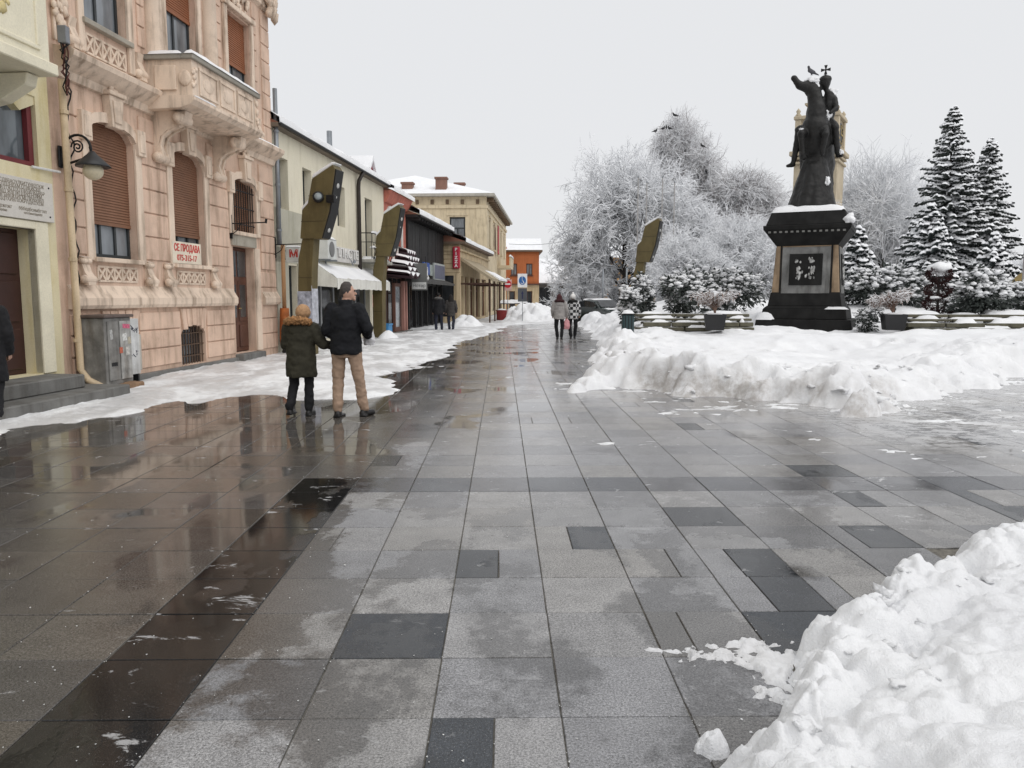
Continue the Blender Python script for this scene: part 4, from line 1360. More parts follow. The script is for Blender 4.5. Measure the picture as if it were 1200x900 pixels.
# shop sign and light box
ss = thing('shop_sign', 'white shop name board with pale raised letters above the awning', 'sign', fpt(CS0 + 4.2, .06, 2.78), FROT)
MB().box(0, 3.4, -.06, .04, 0, .5).build('board', mat('sign_white', (.62, .60, .57), .6, var=.1), ss, bevel=.01)
text_part('ИПЛАСТЕ', .42, mat('grey_letter', (.33, .31, .30), .6), ss, (1.7, -.066, .27), FACE, sx=1.6, bold=.006, extrude=.012)
text_part('ИПЛАСТЕ', .42, mat('white_letter', (.75, .74, .72), .6), ss, (1.66, -.085, .285), FACE, sx=1.6, bold=.0, extrude=.012)
MB().tube([(2.2, -.2, -.1), (2.2, -.12, .1)], .02, 6).ball((2.2, -.24, .05), .07, 1).build('spot_lamp', M_ZINC, ss)
lb = thing('light_box_sign', 'small white light box with a red M sticking out from the cream house', 'sign', fpt(CS0 + .55, .02, 2.55), FROT)
lb.scale = (.8, .8, .8)
MB().box(-.06, .06, -.62, -.08, 0, .52).build('housing', mat('white_box', (.68, .69, .66), .5), lb, bevel=.04, segs=2)
text_part('М', .34, red, lb, (-.064, -.38, .29), (R(90), 0, R(-90)), sx=1.1, bold=.012)
MB().box(-.02, .02, -.1, 0, .1, .14).box(-.02, .02, -.1, 0, .38, .42).build('bracket', M_IRON, lb)
sn = MB(); snow_cap(sn, -.07, .07, -.64, -.06, .52, .06, 3, 8); sn.build('lying_snow', SNOW, lb, smooth=True)
# air conditioner
ac = thing('air_conditioner', 'white outdoor air conditioner on brackets above the awning', 'air conditioner', fpt(CS0 + 3.25, .05, 2.78), FROT)
MB().box(0, .85, -.36, -.02, 0, .62).build('casing', mat('ac_white', (.62, .63, .61), .5), ac, bevel=.02)
MB().lathe([(.24, 0), (.24, .02), (.05, .03)], 20).build('fan_grille', mat('ac_grey', (.18, .18, .18), .6), ac, loc=(.33, -.362, .31), rot=(R(90), 0, 0))
for x in (.1, .75):
    MB().box(x - .02, x + .02, -.4, 0, -.05, -.005).box(x - .02, x + .02, -.04, 0, -.3, -.05).build('bracket', M_ZINC, ac)
sn = MB(); snow_cap(sn, -.02, .87, -.38, 0, .62, .09, 8, 9); sn.build('lying_snow', SNOW, ac, smooth=True)
# balcony on the cream house
bl = thing('iron_balcony', 'small wrought iron balcony with snow on its rail, cream house', 'balcony', fpt(CS0 + 7.95, 0, 3.0), FROT)
MB().box(0, 3.0, -.55, 0, -.12, 0).build('slab', mat('balcony_slab_grey', (.35, .34, .3), .8, snow=.7), bl, bevel=.02)
rl = MB().tube([(.03, 0, .95), (.03, -.5, .95), (2.97, -.5, .95), (2.97, 0, .95)], .022, 6).tube([(.03, 0, .62), (.03, -.5, .62), (2.97, -.5, .62), (2.97, 0, .62)], .014, 6)
rl.build('rail', M_IRON, bl)
for k in range(17):
    x = .03 + 2.94 * k / 16
    bw = MB().tube([(x, -.5, 0), (x, -.62 if k % 2 else -.5, .25), (x, -.5, .6), (x, -.5, .95)], .011, 5)
    bw.build('baluster', M_IRON, bl)
caps(bl, (0, 3, -.56, -.44, .95, .10, 11), (.05, 2.9, -.62, -.35, .42, .10, 12), (.05, 2.9, -.5, -.05, 0, .12, 13))

# ---------------------------------------------------------------- narrow salmon house
RS0 = CS0 + L2 + .02
rdh = house('salmon_house', 'narrow salmon red house squeezed between cream and black houses', RS0)
M_SALM = mat('salmon_render', (.50, .17, .125), .85, var=.1, stain=.3)
shell(rdh, 0, 4.0, 9, 6.0, [(.5, 1.3, 3.3, 5.0), (2.2, 3.0, 3.3, 5.0)], M_SALM, 2.7)
shell(rdh, 0, 4.0, 9, 2.7, [(.3, 3.7, .2, 2.5)], mat('dark_brown_front', (.045, .026, .02), .6), name='shop_wall')
for a in (.5, 2.2):
    win(rdh, a, a + .8, 3.3, 5.0, .2, fm=mat('white_frame', (.7, .69, .66), .6), cols=2)
    ar = MB()
    for k in range(10):
        t0, t1 = math.pi * k / 10, math.pi * (k + 1) / 10
        f = lambda t, r: (a + .4 - r * math.cos(t), 4.9 + r * math.sin(t))
        ar.prism([f(t0, .42), f(t1, .42), f(t1, .56), f(t0, .56)], -.07, 0, 'y')
    ar.box(a - .15, a, -.07, 0, 3.2, 4.9).box(a + .8, a + .95, -.07, 0, 3.2, 4.9)
    ar.build('window_surround', mat('white_stucco', (.68, .66, .62), .8), rdh)
win(rdh, .3, 3.7, .2, 2.5, .2, fm=mat('brown_frame', (.12, .055, .04), .6), cols=4, rows=2, pm=M_PANED)
MB().prism([(.02, 5.5), (-.1, 5.55), (-.25, 5.8), (-.35, 6.0), (.02, 6.0)], 0, 4.0, 'x').build('cornice', M_SALM, rdh)
MB().prism([(-.40, 6.0), (4.5, 8.0), (9, 6.0)], 0, 4, 'x').build('roof', MATS['brown_tiles'], rdh)
snow_roof(rdh, 0, 4.02, -.44, 4.5, 6.02, 8.0, .2, 5)
dm = MB().prism([(1.1, 6.5), (1.9, 6.5), (1.9, 7.0), (1.5, 7.4), (1.1, 7.0)], .9, 2.2, 'y').build('dormer', mat('oxide_dormer', (.22, .03, .045), .6), rdh)
MB().prism([(1.0, 6.98), (1.5, 7.48), (2.0, 6.98), (2.0, 7.1), (1.5, 7.68), (1.0, 7.1)], .8, 2.3, 'y').build('dormer_snow', SNOW, dm)
# layered tarpaulin canopy heaped with snow
tp = thing('folded_canopy', 'dark ruffled canopy layered with snow below the salmon house windows', 'awning', fpt(RS0 + .2, .0, 2.55), FROT)
M_TARP = mat('maroon_tarp', (.05, .025, .03), .7)
for k, (z, d, x0, x1) in enumerate(((0, 1.0, 0, 3.9), (.22, .9, .2, 3.9), (.46, .78, .5, 3.9), (.74, .6, 1.6, 3.9), (1.05, .45, 2.0, 3.9))):
    vs, fs = [], []
    vs2 = []
    for i in range(31):
        x = x0 + (x1 - x0) * i / 30
        zz = z + .07 * math.sin(i * .9 + k * 2)
        vs += [(x, 0, zz + .1), (x, -d, zz), (x, -d, zz - .1), (x, 0, zz - .02)]
        if i:
            b = 4 * i
            fs += [(b - 4, b - 3, b + 1, b), (b - 3, b - 2, b + 2, b + 1), (b - 2, b - 1, b + 3, b + 2), (b - 1, b - 4, b, b + 3)]
    MB().add(vs, fs).build('fold', M_TARP, tp)
    vs, fs = [], []
    for i in range(31):
        x = x0 + (x1 - x0) * i / 30
        zz = z + .07 * math.sin(i * .9 + k * 2)
        h = .05 + .035 * mnoise.noise(Vector((x * 3, k * 5., 0)))
        vs += [(x, -.05, zz + .12 + h), (x, -d + .12, zz + .03 + h), (x, -d - .02, zz + .015)]
        if i:
            b = 3 * i
            fs += [(b - 3, b - 2, b + 1, b), (b - 2, b - 1, b + 2, b + 1)]
    MB().add(vs, fs).build('lying_snow', SNOW, tp, smooth=True)
hs = thing('hanging_sign', 'grey hanging sign board with a white name strip near the brown shop door', 'sign', fpt(RS0 + 2.4, .95, 1.9), FROT)
MB().box(-.03, .03, -.36, .36, 0, 1.2).build('board', mat('sign_grey', (.13, .135, .13), .6), hs, bevel=.02)
MB().box(-.036, -.03, -.32, .32, .06, .36).build('name_strip', mat('strip_white', (.55, .56, .55), .6), hs)
text_part('Нотар', .2, mat('dark_ink', (.08, .08, .08), .6), hs, (-.04, 0, .2), (R(90), 0, R(-90)), extrude=.002)
for y in (-.3, .3):
    MB().tube([(0, y, 1.2), (0, y, 1.5)], .015, 6).build('hanger', M_IRON, hs)

# ---------------------------------------------------------------- black timber house
BS0 = RS0 + 4.03
bk = house('black_timber_house', 'black timber-clad house with dark shopfront and snowy eaves', BS0)
M_BLK = mat('charred_boards', (.018, .017, .017), .6, var=.35, vs=6, bs=40, bump=.4)
LB = 9.3
shell(bk, 0, LB, 8, 5.35, [(.3, LB - .3, .15, 2.2)], mat('black_render', (.02, .02, .02), .7))
bd_ = MB()
x = 0
while x < LB:
    wd = random.uniform(.15, .24)
    bd_.box(x, min(LB, x + wd - .012), -.10 - random.uniform(0, .02), -.02, 2.62, 5.3)
    x += wd
tag(bd_.build('cladding_boards', M_BLK, bk), kind='stuff')
for k in range(7):
    x = .3 + (LB - .6) * k / 6
    MB().box(x - .07, x + .07, -.06, .1, .0, 2.3).build('shopfront_post', M_BLK, bk)
win(bk, .3, LB - .3, .15, 2.2, .2, fm=M_BLK, pm=M_PANED, cols=12)
MB().prism([(0, 2.62), (-.75, 2.36), (-.75, 2.24), (0, 2.3)], 0, LB, 'x').build('pent_roof', mat('grey_shingle', (.07, .068, .065), .8, snow=1.1), bk)
MB().box(-.1, LB + .3, -.62, 0, 5.28, 5.42).build('soffit', M_BLK, bk)
for k in range(16):
    x = .1 + (LB - .2) * k / 15
    MB().box(x - .04, x + .04, -.66, 0, 5.16, 5.28).build('rafter_end', M_BLK, bk)
MB().tube([(-.1, -.7, 5.36), (LB + .3, -.7, 5.36)], .06, 8).build('gutter', M_IRON, bk)
MB().prism([(-.62, 5.42), (4, 7.2), (8, 5.42)], -.1, LB + .3, 'x').build('roof', MATS['brown_tiles'], bk)
snow_roof(bk, -.1, LB + .32, -.68, 4, 5.43, 7.2, .26, 7)
b1 = thing('shop_sign', 'blue shop sign with white letters on the black timber house', 'sign', fpt(BS0 + 3.1, .16, 2.75), FROT)
MB().box(0, 1.5, -.05, .05, 0, .62).build('board', mat('sign_blue', (.035, .09, .34), .5), b1, bevel=.01)
for ch_, x_ in (('F', .38), ('a', .86)):
    text_part(ch_, .5, mat('white_letter', (.75, .74, .72), .6), b1, (x_, -.056, .31), FACE, sx=1.4, bold=.008)
MB().box(1.5, 2.3, -.04, .05, -.02, .55).build('side_panel', mat('sign_greygreen', (.32, .36, .34), .6), b1)
b2 = thing('shop_sign', 'long slate grey shop sign in a pale frame on the black timber house', 'sign', fpt(BS0 + 5.9, .16, 2.5), FROT)
MB().box(0, 3.2, -.05, .05, 0, .95).build('frame', mat('sign_pale', (.42, .45, .44), .5), b2)
MB().box(.1, 3.1, -.06, -.048, .1, .85).build('face', mat('sign_slate', (.15, .16, .22), .5), b2)
fig = thing('white_ornament', 'small white ornament on the pent roof under the blue sign', 'ornament', fpt(BS0 + 2.2, .45, 2.42))
MB().lathe([(.16, 0), (.2, .12), (.12, .3), (.15, .38), (.05, .55)], 12).build('figure', mat('ornament_white', (.7, .7, .68), .5), fig, smooth=True)

# brown framed shop door at the salmon house foot
sd = thing('shop_door', 'brown framed glass shop door beside pinkish posts under the salmon house', 'door', fpt(RS0 + 1.2, .22), FROT)
MB().box(-.6, -.5, -.05, .08, .1, 2.2).box(.5, .6, -.05, .08, .1, 2.2).box(-.5, .5, -.05, .08, 2.05, 2.2).box(-.5, .5, -.05, .08, .1, .3).build('frame', MATS['brown_frame'], sd, bevel=.01)
MB().box(-.5, .5, .0, .02, .3, 2.05).build('pane', M_PANE, sd)
for x in (1.0, 1.5):
    MB().box(x - .07, x + .07, -.1, .06, .1, 2.3).build('post', mat('pinkish_post', (.42, .22, .18), .7), sd, bevel=.01)
MB().box(-.7, 1.7, -.3, .1, 0, .1).build('threshold', M_STONE, sd, bevel=.01)
ws = thing('window_signs', 'red and white notices behind the glass right of the white awning', 'poster', fpt(CS0 + 10.6, -.12, 1.2), FROT)
MB().box(-.45, .35, -.01, .01, .0, .5).build('notice', mat('notice_red', (.45, .10, .07), .6, var=.5, vs=12), ws)
MB().box(-.3, .3, -.012, .012, .56, .8).build('notice', mat('notice_white', (.6, .58, .55), .6, var=.4, vs=12), ws)

# ---------------------------------------------------------------- pizza house, standing forward into the street
PZ0 = BS0 + LB + .25
pz = thing('pizza_house', 'single-storey ochre pizza house standing forward with lean-to canopy', 'building', fpt(PZ0, 1.0), FROT)
pz.scale = (1, 1, 1.1)
M_OCH = mat('ochre_render', (.55, .44, .285), .85, var=.1, vs=1, stain=.4)
LP = 14.
w = MB()
wall_front(w, 0, LP, 0, 4.3, [(.6, 1.5, .3, 2.6), (2.2, 3.6, .3, 2.6), (4.4, 6.2, .2, 2.6), (7, 9, .2, 2.6), (10, 12.5, .2, 2.6)], 0, .3)
# end wall towards the camera with a window
ys_ = [0, .35, 1.05, 7]
w.add([(0, 0, 0), (0, .35, 0), (0, .35, 4.3), (0, 0, 4.3)], [(0, 3, 2, 1)])
w.add([(0, .35, 0), (0, 1.05, 0), (0, 1.05, .4), (0, .35, .4)], [(0, 3, 2, 1)])
w.add([(0, .35, 2.6), (0, 1.05, 2.6), (0, 1.05, 4.3), (0, .35, 4.3)], [(0, 3, 2, 1)])
w.add([(0, 1.05, 0), (0, 7, 0), (0, 7, 4.3), (0, 1.05, 4.3)], [(0, 3, 2, 1)])
w.add([(LP, 0, 0), (LP, 7, 0), (LP, 7, 4.3), (LP, 0, 4.3)], [(0, 1, 2, 3)])
w.build('wall', M_OCH, pz)
MB().box(.12, .16, .35, 1.05, .4, 2.6).build('end_window', M_PANED, pz)
for k in range(6):
    z = 2.75 + k * .24
    MB().box(-.04, 0, -.04, 1.25, z, z + .2).build('quoin', M_OCH, pz, bevel=.015)
MB().box(-.06, .0, -.06, .2, 0, 2.7).build('corner_pier', M_OCH, pz, bevel=.015)
MB().box(-.06, .0, 1.05, 1.3, 0, 2.7).build('corner_pier', M_OCH, pz, bevel=.015)
for a, b in ((.6, 1.5), (2.2, 3.6), (4.4, 6.2), (7, 9), (10, 12.5)):
    win(pz, a, b, .2, 2.6, .2, fm=mat('red_brown_frame', (.13, .03, .02), .5), pm=M_PANED, cols=2, rows=2)
MB().box(-.12, LP, -.12, 0, 3.9, 4.0).box(-.1, 0, 0, 1.3, 3.9, 4.0).build('string_course', M_OCH, pz)
MB().box(-.25, LP, -.4, 7, 4.25, 4.38).build('eaves', mat('brown_eaves', (.14, .10, .07), .7), pz)
MB().prism([(-.4, 4.38), (3.5, 5.6), (7, 4.38)], -.25, LP, 'x').build('roof', MATS['brown_tiles'], pz)
snow_roof(pz, -.28, LP, -.42, 3.5, 4.39, 5.6, .2, 9)
cn = thing('street_canopy', 'long sloping timber canopy reaching over the pavement from the pizza house', 'awning', fpt(PZ0 + .4, 1.0, 0), FROT)
cn.scale = (.66, .82, 1.06)
MB().prism([(0, 3.72), (-2.3, 2.55), (-2.3, 2.40), (0, 3.55)], .0, 13, 'x').build('canopy_deck', mat('canopy_boards', (.34, .28, .19), .75, var=.2, snow=1.2), cn)
MB().prism([(-1.3, 3.10), (-2.36, 2.62), (-2.36, 2.5), (-1.3, 3.0)], 5, 13, 'x').build('lying_snow', SNOW, cn)
for x in (.2, 4.2, 8.4, 12.6):
    MB().tube([(x, -2.1, 0), (x, -2.1, 2.55)], .06, 8).build('post', mat('brown_post', (.07, .035, .025), .6), cn)
    MB().box(x - .05, x + .05, -2.2, 0, 2.2, 2.3).build('beam', MATS['brown_post'], cn)
ps_ = thing('pizza_sign', 'red upright pizza sign with white letters on the ochre house corner', 'sign', fpt(PZ0 - .12, .72, 3.25), FROT)
MB().box(-.12, .08, -.34, .10, 0, 1.28).build('housing', mat('sign_red', (.40, .02, .045), .45), ps_, bevel=.08, segs=3)
for k, ch in enumerate('PIZZA'):
    text_part(ch, .24, MATS['white_letter'], ps_, (-.126, -.12, 1.10 - k * .235), (R(90), 0, R(-90)), bold=.008, sx=1.1)
# shop lamps and red bins in front
for k, (s, n_) in enumerate(((PZ0 + 5.5, 2.9), (PZ0 + 10.5, 3.2))):
    t = thing('red_planter', 'red tub at the canopy foot, %s' % ('nearer the pizza sign' if k == 0 else 'farther along towards the no-entry sign'), 'tub', fpt(s, n_, .05))
    MB().lathe([(.26, 0), (.34, .1), (.36, .62), (.40, .7), (.36, .7), (.3, .6)], 14).build('tub', mat('tub_red', (.25, .03, .03), .6), t, smooth=True)
    sn = MB().ball((0, 0, .68), .34, 2, (1, 1, .35), .3).build('snow_fill', SNOW, t, smooth=True)

# ---------------------------------------------------------------- big pale yellow hotel-like house, end wall towards us
yb = thing('tall_yellow_house', 'tall pale yellow house with snow-covered hip roof behind the pizza house', 'building', (-1.25, 66, 0), R(90) - R(4))
M_BIG = mat('pale_yellow_render', (.68, .575, .40), .85, var=.07, vs=.5, stain=.35)
BW, BLN, BH = 15., 25., 10.0       # end-wall width, length, eaves height
# local x along the street side, local y away from the street (left); the end wall is x=0
def end_wall(mb, holes):
    vs = MB()
    wall_front(vs, -BW, 0, 0, BH, holes, 0, .25)
    mb.add([(q[1], -q[0], q[2]) for q in vs.v], vs.f)
w = MB()
eh = [(-3.05, -1.75, 5.7, 8.15), (-7.6, -6.3, 5.7, 8.15)]
end_wall(w, eh)
sh_ = [(2.5 + 4.6 * k, 3.9 + 4.6 * k, z, z + 2.3) for k in range(5) for z in (5.9,)] + [(1.6 + 4.6 * k, 4.4 + 4.6 * k, .3, 3.2) for k in range(5)]
wall_front(w, 0, BLN, 0, BH, sh_, 0, .25)
w.add([(BLN, 0, 0), (BLN, BW, 0), (BLN, BW, BH), (BLN, 0, BH)], [(0, 1, 2, 3)])
w.build('wall', M_BIG, yb)
for a, b, c, d in sh_:
    win(yb, a, b, c, d, .18, cols=2, rows=2, pm=M_PANE if c > 4 else M_PANED, t=.1)
    if c > 4:
        MB().box(a - .2, b + .2, -.12, 0, d + .15, d + .3).box(a - .15, b + .15, -.14, .1, c - .12, c - .01).build('window_trim', M_BIG, yb)
for a, b, c, d in eh:
    f = MB().box(.14, .20, -b, -b + .12, c, d).box(.14, .20, -a - .12, -a, c, d).box(.141, .199, -b + .12, -a - .12, c, c + .12).box(.141, .199, -b + .12, -a - .12, d - .12, d).box(.141, .199, -b + .12, -a - .12, d - .95, d - .85).box(.142, .198, (-a - b) / 2 - .05, (-a - b) / 2 + .05, c + .12, d - .95)
    wd = f.build('window', M_FRAME, yb)
    MB().box(.18, .19, -b, -a, c, d).build('pane', M_PANE, wd)
    MB().box(-.08, 0, -b - .25, -a + .25, d + .12, d + .35).box(-.1, .05, -b - .2, -a + .2, c - .15, c - .01).build('window_trim', M_BIG, yb)
MB().box(-.04, 0, .0, BW, 4.6, 4.85).build('string_course', M_BIG, yb)
MB().box(-.05, 0, .0, .9, 4.85, 9.0).box(-.05, .9, -.05, .0, 0, 9.0).build('corner_pilaster', M_BIG, yb)
MB().box(-.12, 0, -.12, BW, 8.85, 9.1).box(0, BLN, -.12, 0, 8.85, 9.1).build('frieze', M_BIG, yb)
for k in range(12):
    MB().box(-.09, 0, .6 + k * 1.25, .85 + k * 1.25, 9.2, 9.55).build('dentil', mat('brown_dentil', (.16, .11, .07), .8), yb)
for k in range(16):
    MB().box(.6 + k * 1.5, .95 + k * 1.5, -.55, 0, 9.45, 9.75).build('bracket', MATS['brown_dentil'], yb)
MB().box(-.6, BLN + .6, -.7, BW + .3, BH - .22, BH).build('eaves', mat('grey_eaves', (.42, .40, .35), .8), yb)
hr = MB().add([(-.6, -.7, BH), (BLN + .6, -.7, BH), (BLN + .6, BW + .3, BH), (-.6, BW + .3, BH), (6.5, 7, BH + 2.5), (BLN - 6.5, 7, BH + 2.5)],
              [(0, 1, 5, 4), (1, 2, 5), (2, 3, 4, 5), (3, 0, 4)]).build('roof', mat('roof_snow_cover', (.84, .85, .87), .85, var=.05, vs=.5, bump=.4, bs=3, bd=.1), yb)
for x, y, h_ in ((.7, 3.4, 1.35), (1.0, 6.3, 1.0), (10, 3, 2.2)):
    MB().box(x, x + .8, y, y + .9, BH - .1, BH + h_).box(x - .08, x + .88, y - .08, y + .98, BH + h_, BH + h_ + .15).build('chimney', mat('chimney_brick', (.22, .12, .09), .85), hr)
by = MB().box(11.5, 16.5, -1.3, 0, 4.4, 4.65).build('balcony', M_BIG, yb)
MB().box(11.5, 16.5, -1.32, -1.2, 4.65, 5.5).build('parapet', M_BIG, by)
sn = MB(); snow_cap(sn, 11.4, 16.6, -1.4, -1.1, 5.5, .2, 12, 3); sn.build('lying_snow', SNOW, by, smooth=True)
fl = thing('red_banner', 'faded red banner hanging on the side of the tall yellow house', 'banner', (-.45, 74.5, 5.6), R(90) - R(4))
MB().box(0, 1.5, -.12, -.06, 0, 2.6).build('cloth', mat('banner_red', (.42, .06, .06), .7, var=.3), fl)
MB().tube([(0, -.1, 2.62), (1.5, -.1, 2.62)], .03, 6).build('rod', M_IRON, fl)

# ---------------------------------------------------------------- orange house and the low row at the end of the street
og = thing('orange_house', 'small orange two-storey house at the end of the street', 'building', (.6, 96, 0))
M_ORG = mat('orange_render', (.43, .135, .05), .85, var=.12, vs=.6, stain=.2)
shell(og, 0, 3.9, 9, 3.15, [(.3, 1.0, .2, 2.3), (1.5, 2.0, .1, 2.3), (2.4, 3.1, .2, 2.3)], M_OCH, name='ground_floor_wall')
shell(og, 0, 3.9, 9, 7.0, [(.5, 1.25, 4.2, 5.6), (2.35, 3.1, 4.2, 5.6)], M_ORG, 3.15)
for a, c, b, d in ((.5, 4.2, 1.25, 5.6), (2.35, 4.2, 3.1, 5.6)):
    win(og, a, b, c, d, .2, fm=mat('brown_frame', (.12, .055, .04), .6), pm=M_PANE, t=.1)
    MB().box(a - .1, b + .1, -.12, .1, c - .12, c).build('sill', mat('dark_sill', (.1, .05, .04), .7), og)
for a, b in ((.3, 1.0), (1.5, 2.0), (2.4, 3.1)):
    win(og, a, b, .2, 2.3, .2, pm=M_PANED, fm=MATS['brown_frame'], cols=1, t=.1)
MB().box(-.1, 4.0, -.25, 0, 3.05, 3.2).build('string_course', mat('dark_sill', (.1, .05, .04), .7), og)
MB().box(-.3, 4.3, -.4, 9, 7.0, 7.2).build('eaves', MATS['brown_eaves'], og)
MB().prism([(-.4, 7.2), (4.5, 8.9), (9.3, 7.2)], -.3, 4.3, 'x').build('roof', MATS['roof_snow_cover'], og)
MB().box(-2, 0, 0, 9, 0, 7.6).build('side_wing', M_ORG, og)
lr = thing('low_shop_row', 'low row of dark shopfronts under one broad snowy roof', 'building', (4.6, 108, 0))
shell(lr, 0, 11, 8, 3.5, [(.5 + 2.1 * k, 2.2 + 2.1 * k, .2, 2.9) for k in range(5)], mat('grey_shopfront', (.16, .16, .155), .7))
for k in range(5):
    win(lr, .5 + 2.1 * k, 2.2 + 2.1 * k, .2, 2.9, .2, pm=M_PANED, t=.1)
MB().prism([(-.8, 3.5), (5, 7.0), (10, 3.5)], -.4, 11.4, 'x').build('roof', MATS['roof_snow_cover'], lr)
MB().box(-.4, 11.4, -.8, 0, 3.35, 3.5).build('eaves', mat('grey_eaves2', (.2, .2, .2), .8), lr)
oc = thing('ochre_house', 'ochre house half hidden behind the snowy tree at the street end', 'building', (12.4, 100, 0))
shell(oc, 0, 7, 8, 6.5, [(1, 2.4, .4, 2.9), (3.8, 5.2, .4, 2.9), (1, 2.2, 4, 5.5), (3.8, 5, 4, 5.5)], mat('deep_ochre', (.52, .30, .11), .85))
for a, b, c, d in ((1, 2.4, .4, 2.9), (3.8, 5.2, .4, 2.9), (1, 2.2, 4, 5.5), (3.8, 5, 4, 5.5)):
    win(oc, a, b, c, d, .2, pm=M_PANED, t=.1)
MB().prism([(-.6, 6.5), (4, 9), (8.6, 6.5)], -.4, 7.4, 'x').build('roof', MATS['roof_snow_cover'], oc)

# ---------------------------------------------------------------- olive steel lamp columns
M_OLV = mat('olive_steel', (.125, .098, .042), .55, var=.12, vs=3, stain=.3, snow=1.05)
M_OLVD = mat('black_lamp_face', (.016, .016, .016), .4)
def lamp_column(label, x, y, rz, mir=1, poster=False, floods=False):
    t = thing('lamp_column', label, 'street lamp', (x, y, 0), rz, 'bent olive steel lamp columns')
    T = .16
    lo = [(-.19, 0), (.19, 0), (.20, 1.5), (.24, 2.35), (.32, 3.15), (-.02, 3.15), (-.16, 2.6), (-.19, 1.9)]
    MB().prism([(a * mir, b) for a, b in lo][::mir], -T, T, 'y').build('post', M_OLV, t, bevel=.012)
    up = [(-.06, 3.12), (.56, 3.10), (.80, 3.8), (1.00, 4.86), (.93, 4.97), (.33, 4.64), (.19, 4.02), (.02, 3.86)]
    MB().prism([(a * mir, b) for a, b in up][::mir], -T * 1.3, T * 1.3, 'y').build('lamp_head', M_OLV, t, bevel=.012)
    fc = [(.565, 3.12), (.60, 3.12), (.84, 3.8), (1.035, 4.84), (1.0, 4.86), (.80, 3.8)]
    fo = MB().prism([(a * mir, b) for a, b in fc][::mir], -T * 1.25, T * 1.25, 'y').build('light_face', M_OLVD, t)
    for k in range(5):
        z = 3.35 + k * .28
        xx = (.66 + k * .072) * mir
        MB().ball((xx, 0, z), .08, 2, (.5, 1, 1)).build('lens', mat('lamp_lens', (.5, .5, .48), .2), fo, smooth=True)
    sn = MB()
    vs = []
    sn.prism([(.93 * mir, 4.97), (.33 * mir, 4.64), (.31 * mir, 4.68), (.36 * mir, 4.76), (.62 * mir, 4.90), (.9 * mir, 5.04), (1.0 * mir, 5.02)][::-mir], -T * 1.25, T * 1.25, 'y')
    sn.build('lying_snow', SNOW, t, bevel=.02)
    sn = MB().prism([(.19 * mir, 4.02), (.02 * mir, 3.86), (.0, 3.90), (.1 * mir, 4.02), (.185 * mir, 4.10)][::-mir], -T * 1.2, T * 1.2, 'y').build('lying_snow', SNOW, t)
    MB().box(-.26, .26, -.26, .26, 0, .03).build('base_plate', M_IRON, t)
    M_SEAM = mat('seam_steel', (.05, .04, .02), .6)
    for z_, xa_, xb_, m_ in ((1.05, -.19, .197, 1), (2.1, -.175, .228, 1), (3.55, -.02, .70, 1.3), (4.2, .215, .86, 1.3)):
        MB().box(xa_, xb_, -T * m_ - .003, -T * m_ + .002, z_, z_ + .012).build('panel_seam', M_SEAM, t)
        for x_ in (xa_ + .05, xb_ - .05):
            MB().ball((x_, -T * m_, z_ + .05), .014, 1).build('bolt', M_SEAM, t)
    if floods:
        f = MB().lathe([(.05, -.12), (.14, -.04), (.14, .05), (.10, .055)], 16).build('floodlight', M_IRON, t, smooth=True, loc=(.56, -.32, 4.15), rot=(R(72), 0, R(25)))
        MB().lathe([(.095, .05), (.095, .06), (.02, .065)], 16).build('lens', mat('flood_glass', (.22, .25, .26), .1), f, smooth=True)
        MB().box(.78, 1.02, -.34, -.2, 4.0, 4.2).build('floodlight', M_IRON, t, bevel=.02)
    if poster:
        MB().box(-.21, .21, -T - .012, -T - .004, .95, 1.75).build('poster', mat('bleached_poster', (.34, .36, .42), .7, var=.7, vs=7), t)
        MB().box(.205, .215, -T, T, .9, 1.9).build('poster', mat('white_poster', (.42, .43, .47), .7, var=.3, vs=9), t)
    return t
lamp_column('nearest bent olive steel lamp column with floodlights, behind the woman in parka', -5.16, 21.2, R(-16), 1, True, True)
lamp_column('bent olive steel lamp column right of the white awning', -4.62, 30.0, R(-16), 1)
lamp_column('bent olive steel lamp column across the square among snowy shrubs', 6.0, 35.0, R(-28), 1)

# ---------------------------------------------------------------- road signs
def post(t, h, r=.035):
    MB().tube([(0, 0, 0), (0, 0, h)], r, 10).build('post', M_ZINC, t, smooth=True)
ne = thing('no_entry_sign', 'round red no-entry sign with white bar at the canopy end', 'road sign', (.42, 56.0, 0))
ne.scale = (.62, .62, 1.0)
post(ne, 3.0)
o_ = MB().lathe([(.42, 0), (.42, .03)], 32).build('disc', mat('sign_red2', (.52, .02, .03), .4), ne, loc=(0, -.05, 2.5), rot=(R(90), 0, 0)); o_.scale = (1, .62, 1)
MB().box(-.30, .30, -.095, -.085, 2.46, 2.55).build('bar', mat('sign_white2', (.8, .8, .8), .4), ne)
MB().box(-.46, .46, -.052, -.046, 2.05, 2.82).build('backing', mat('sign_pink_edge', (.62, .4, .36), .5), ne)
MB().box(-.25, .25, -.1, .1, 2.83, 2.9).build('lying_snow', SNOW, ne, bevel=.03)
dp = thing('disabled_parking_sign', 'white square sign with blue wheelchair disc in front of the orange house', 'road sign', (1.3, 50.0, 0))
dp.scale = (.6, .6, .82)
post(dp, 3.75)
MB().box(-.5, .5, -.06, -.04, 2.68, 3.72).build('panel', MATS['sign_white2'], dp, bevel=.01)
MB().lathe([(.38, 0), (.38, .012)], 32).build('blue_disc', mat('disc_blue', (.03, .13, .36), .4), dp, loc=(0, -.062, 3.2), rot=(R(90), 0, 0)).scale = (1, .85, 1)
wc = MB()
pts = [(.13 * math.cos(R(a)) - .03, -.08, 3.08 + .13 * math.sin(R(a))) for a in range(-170, 70, 20)]
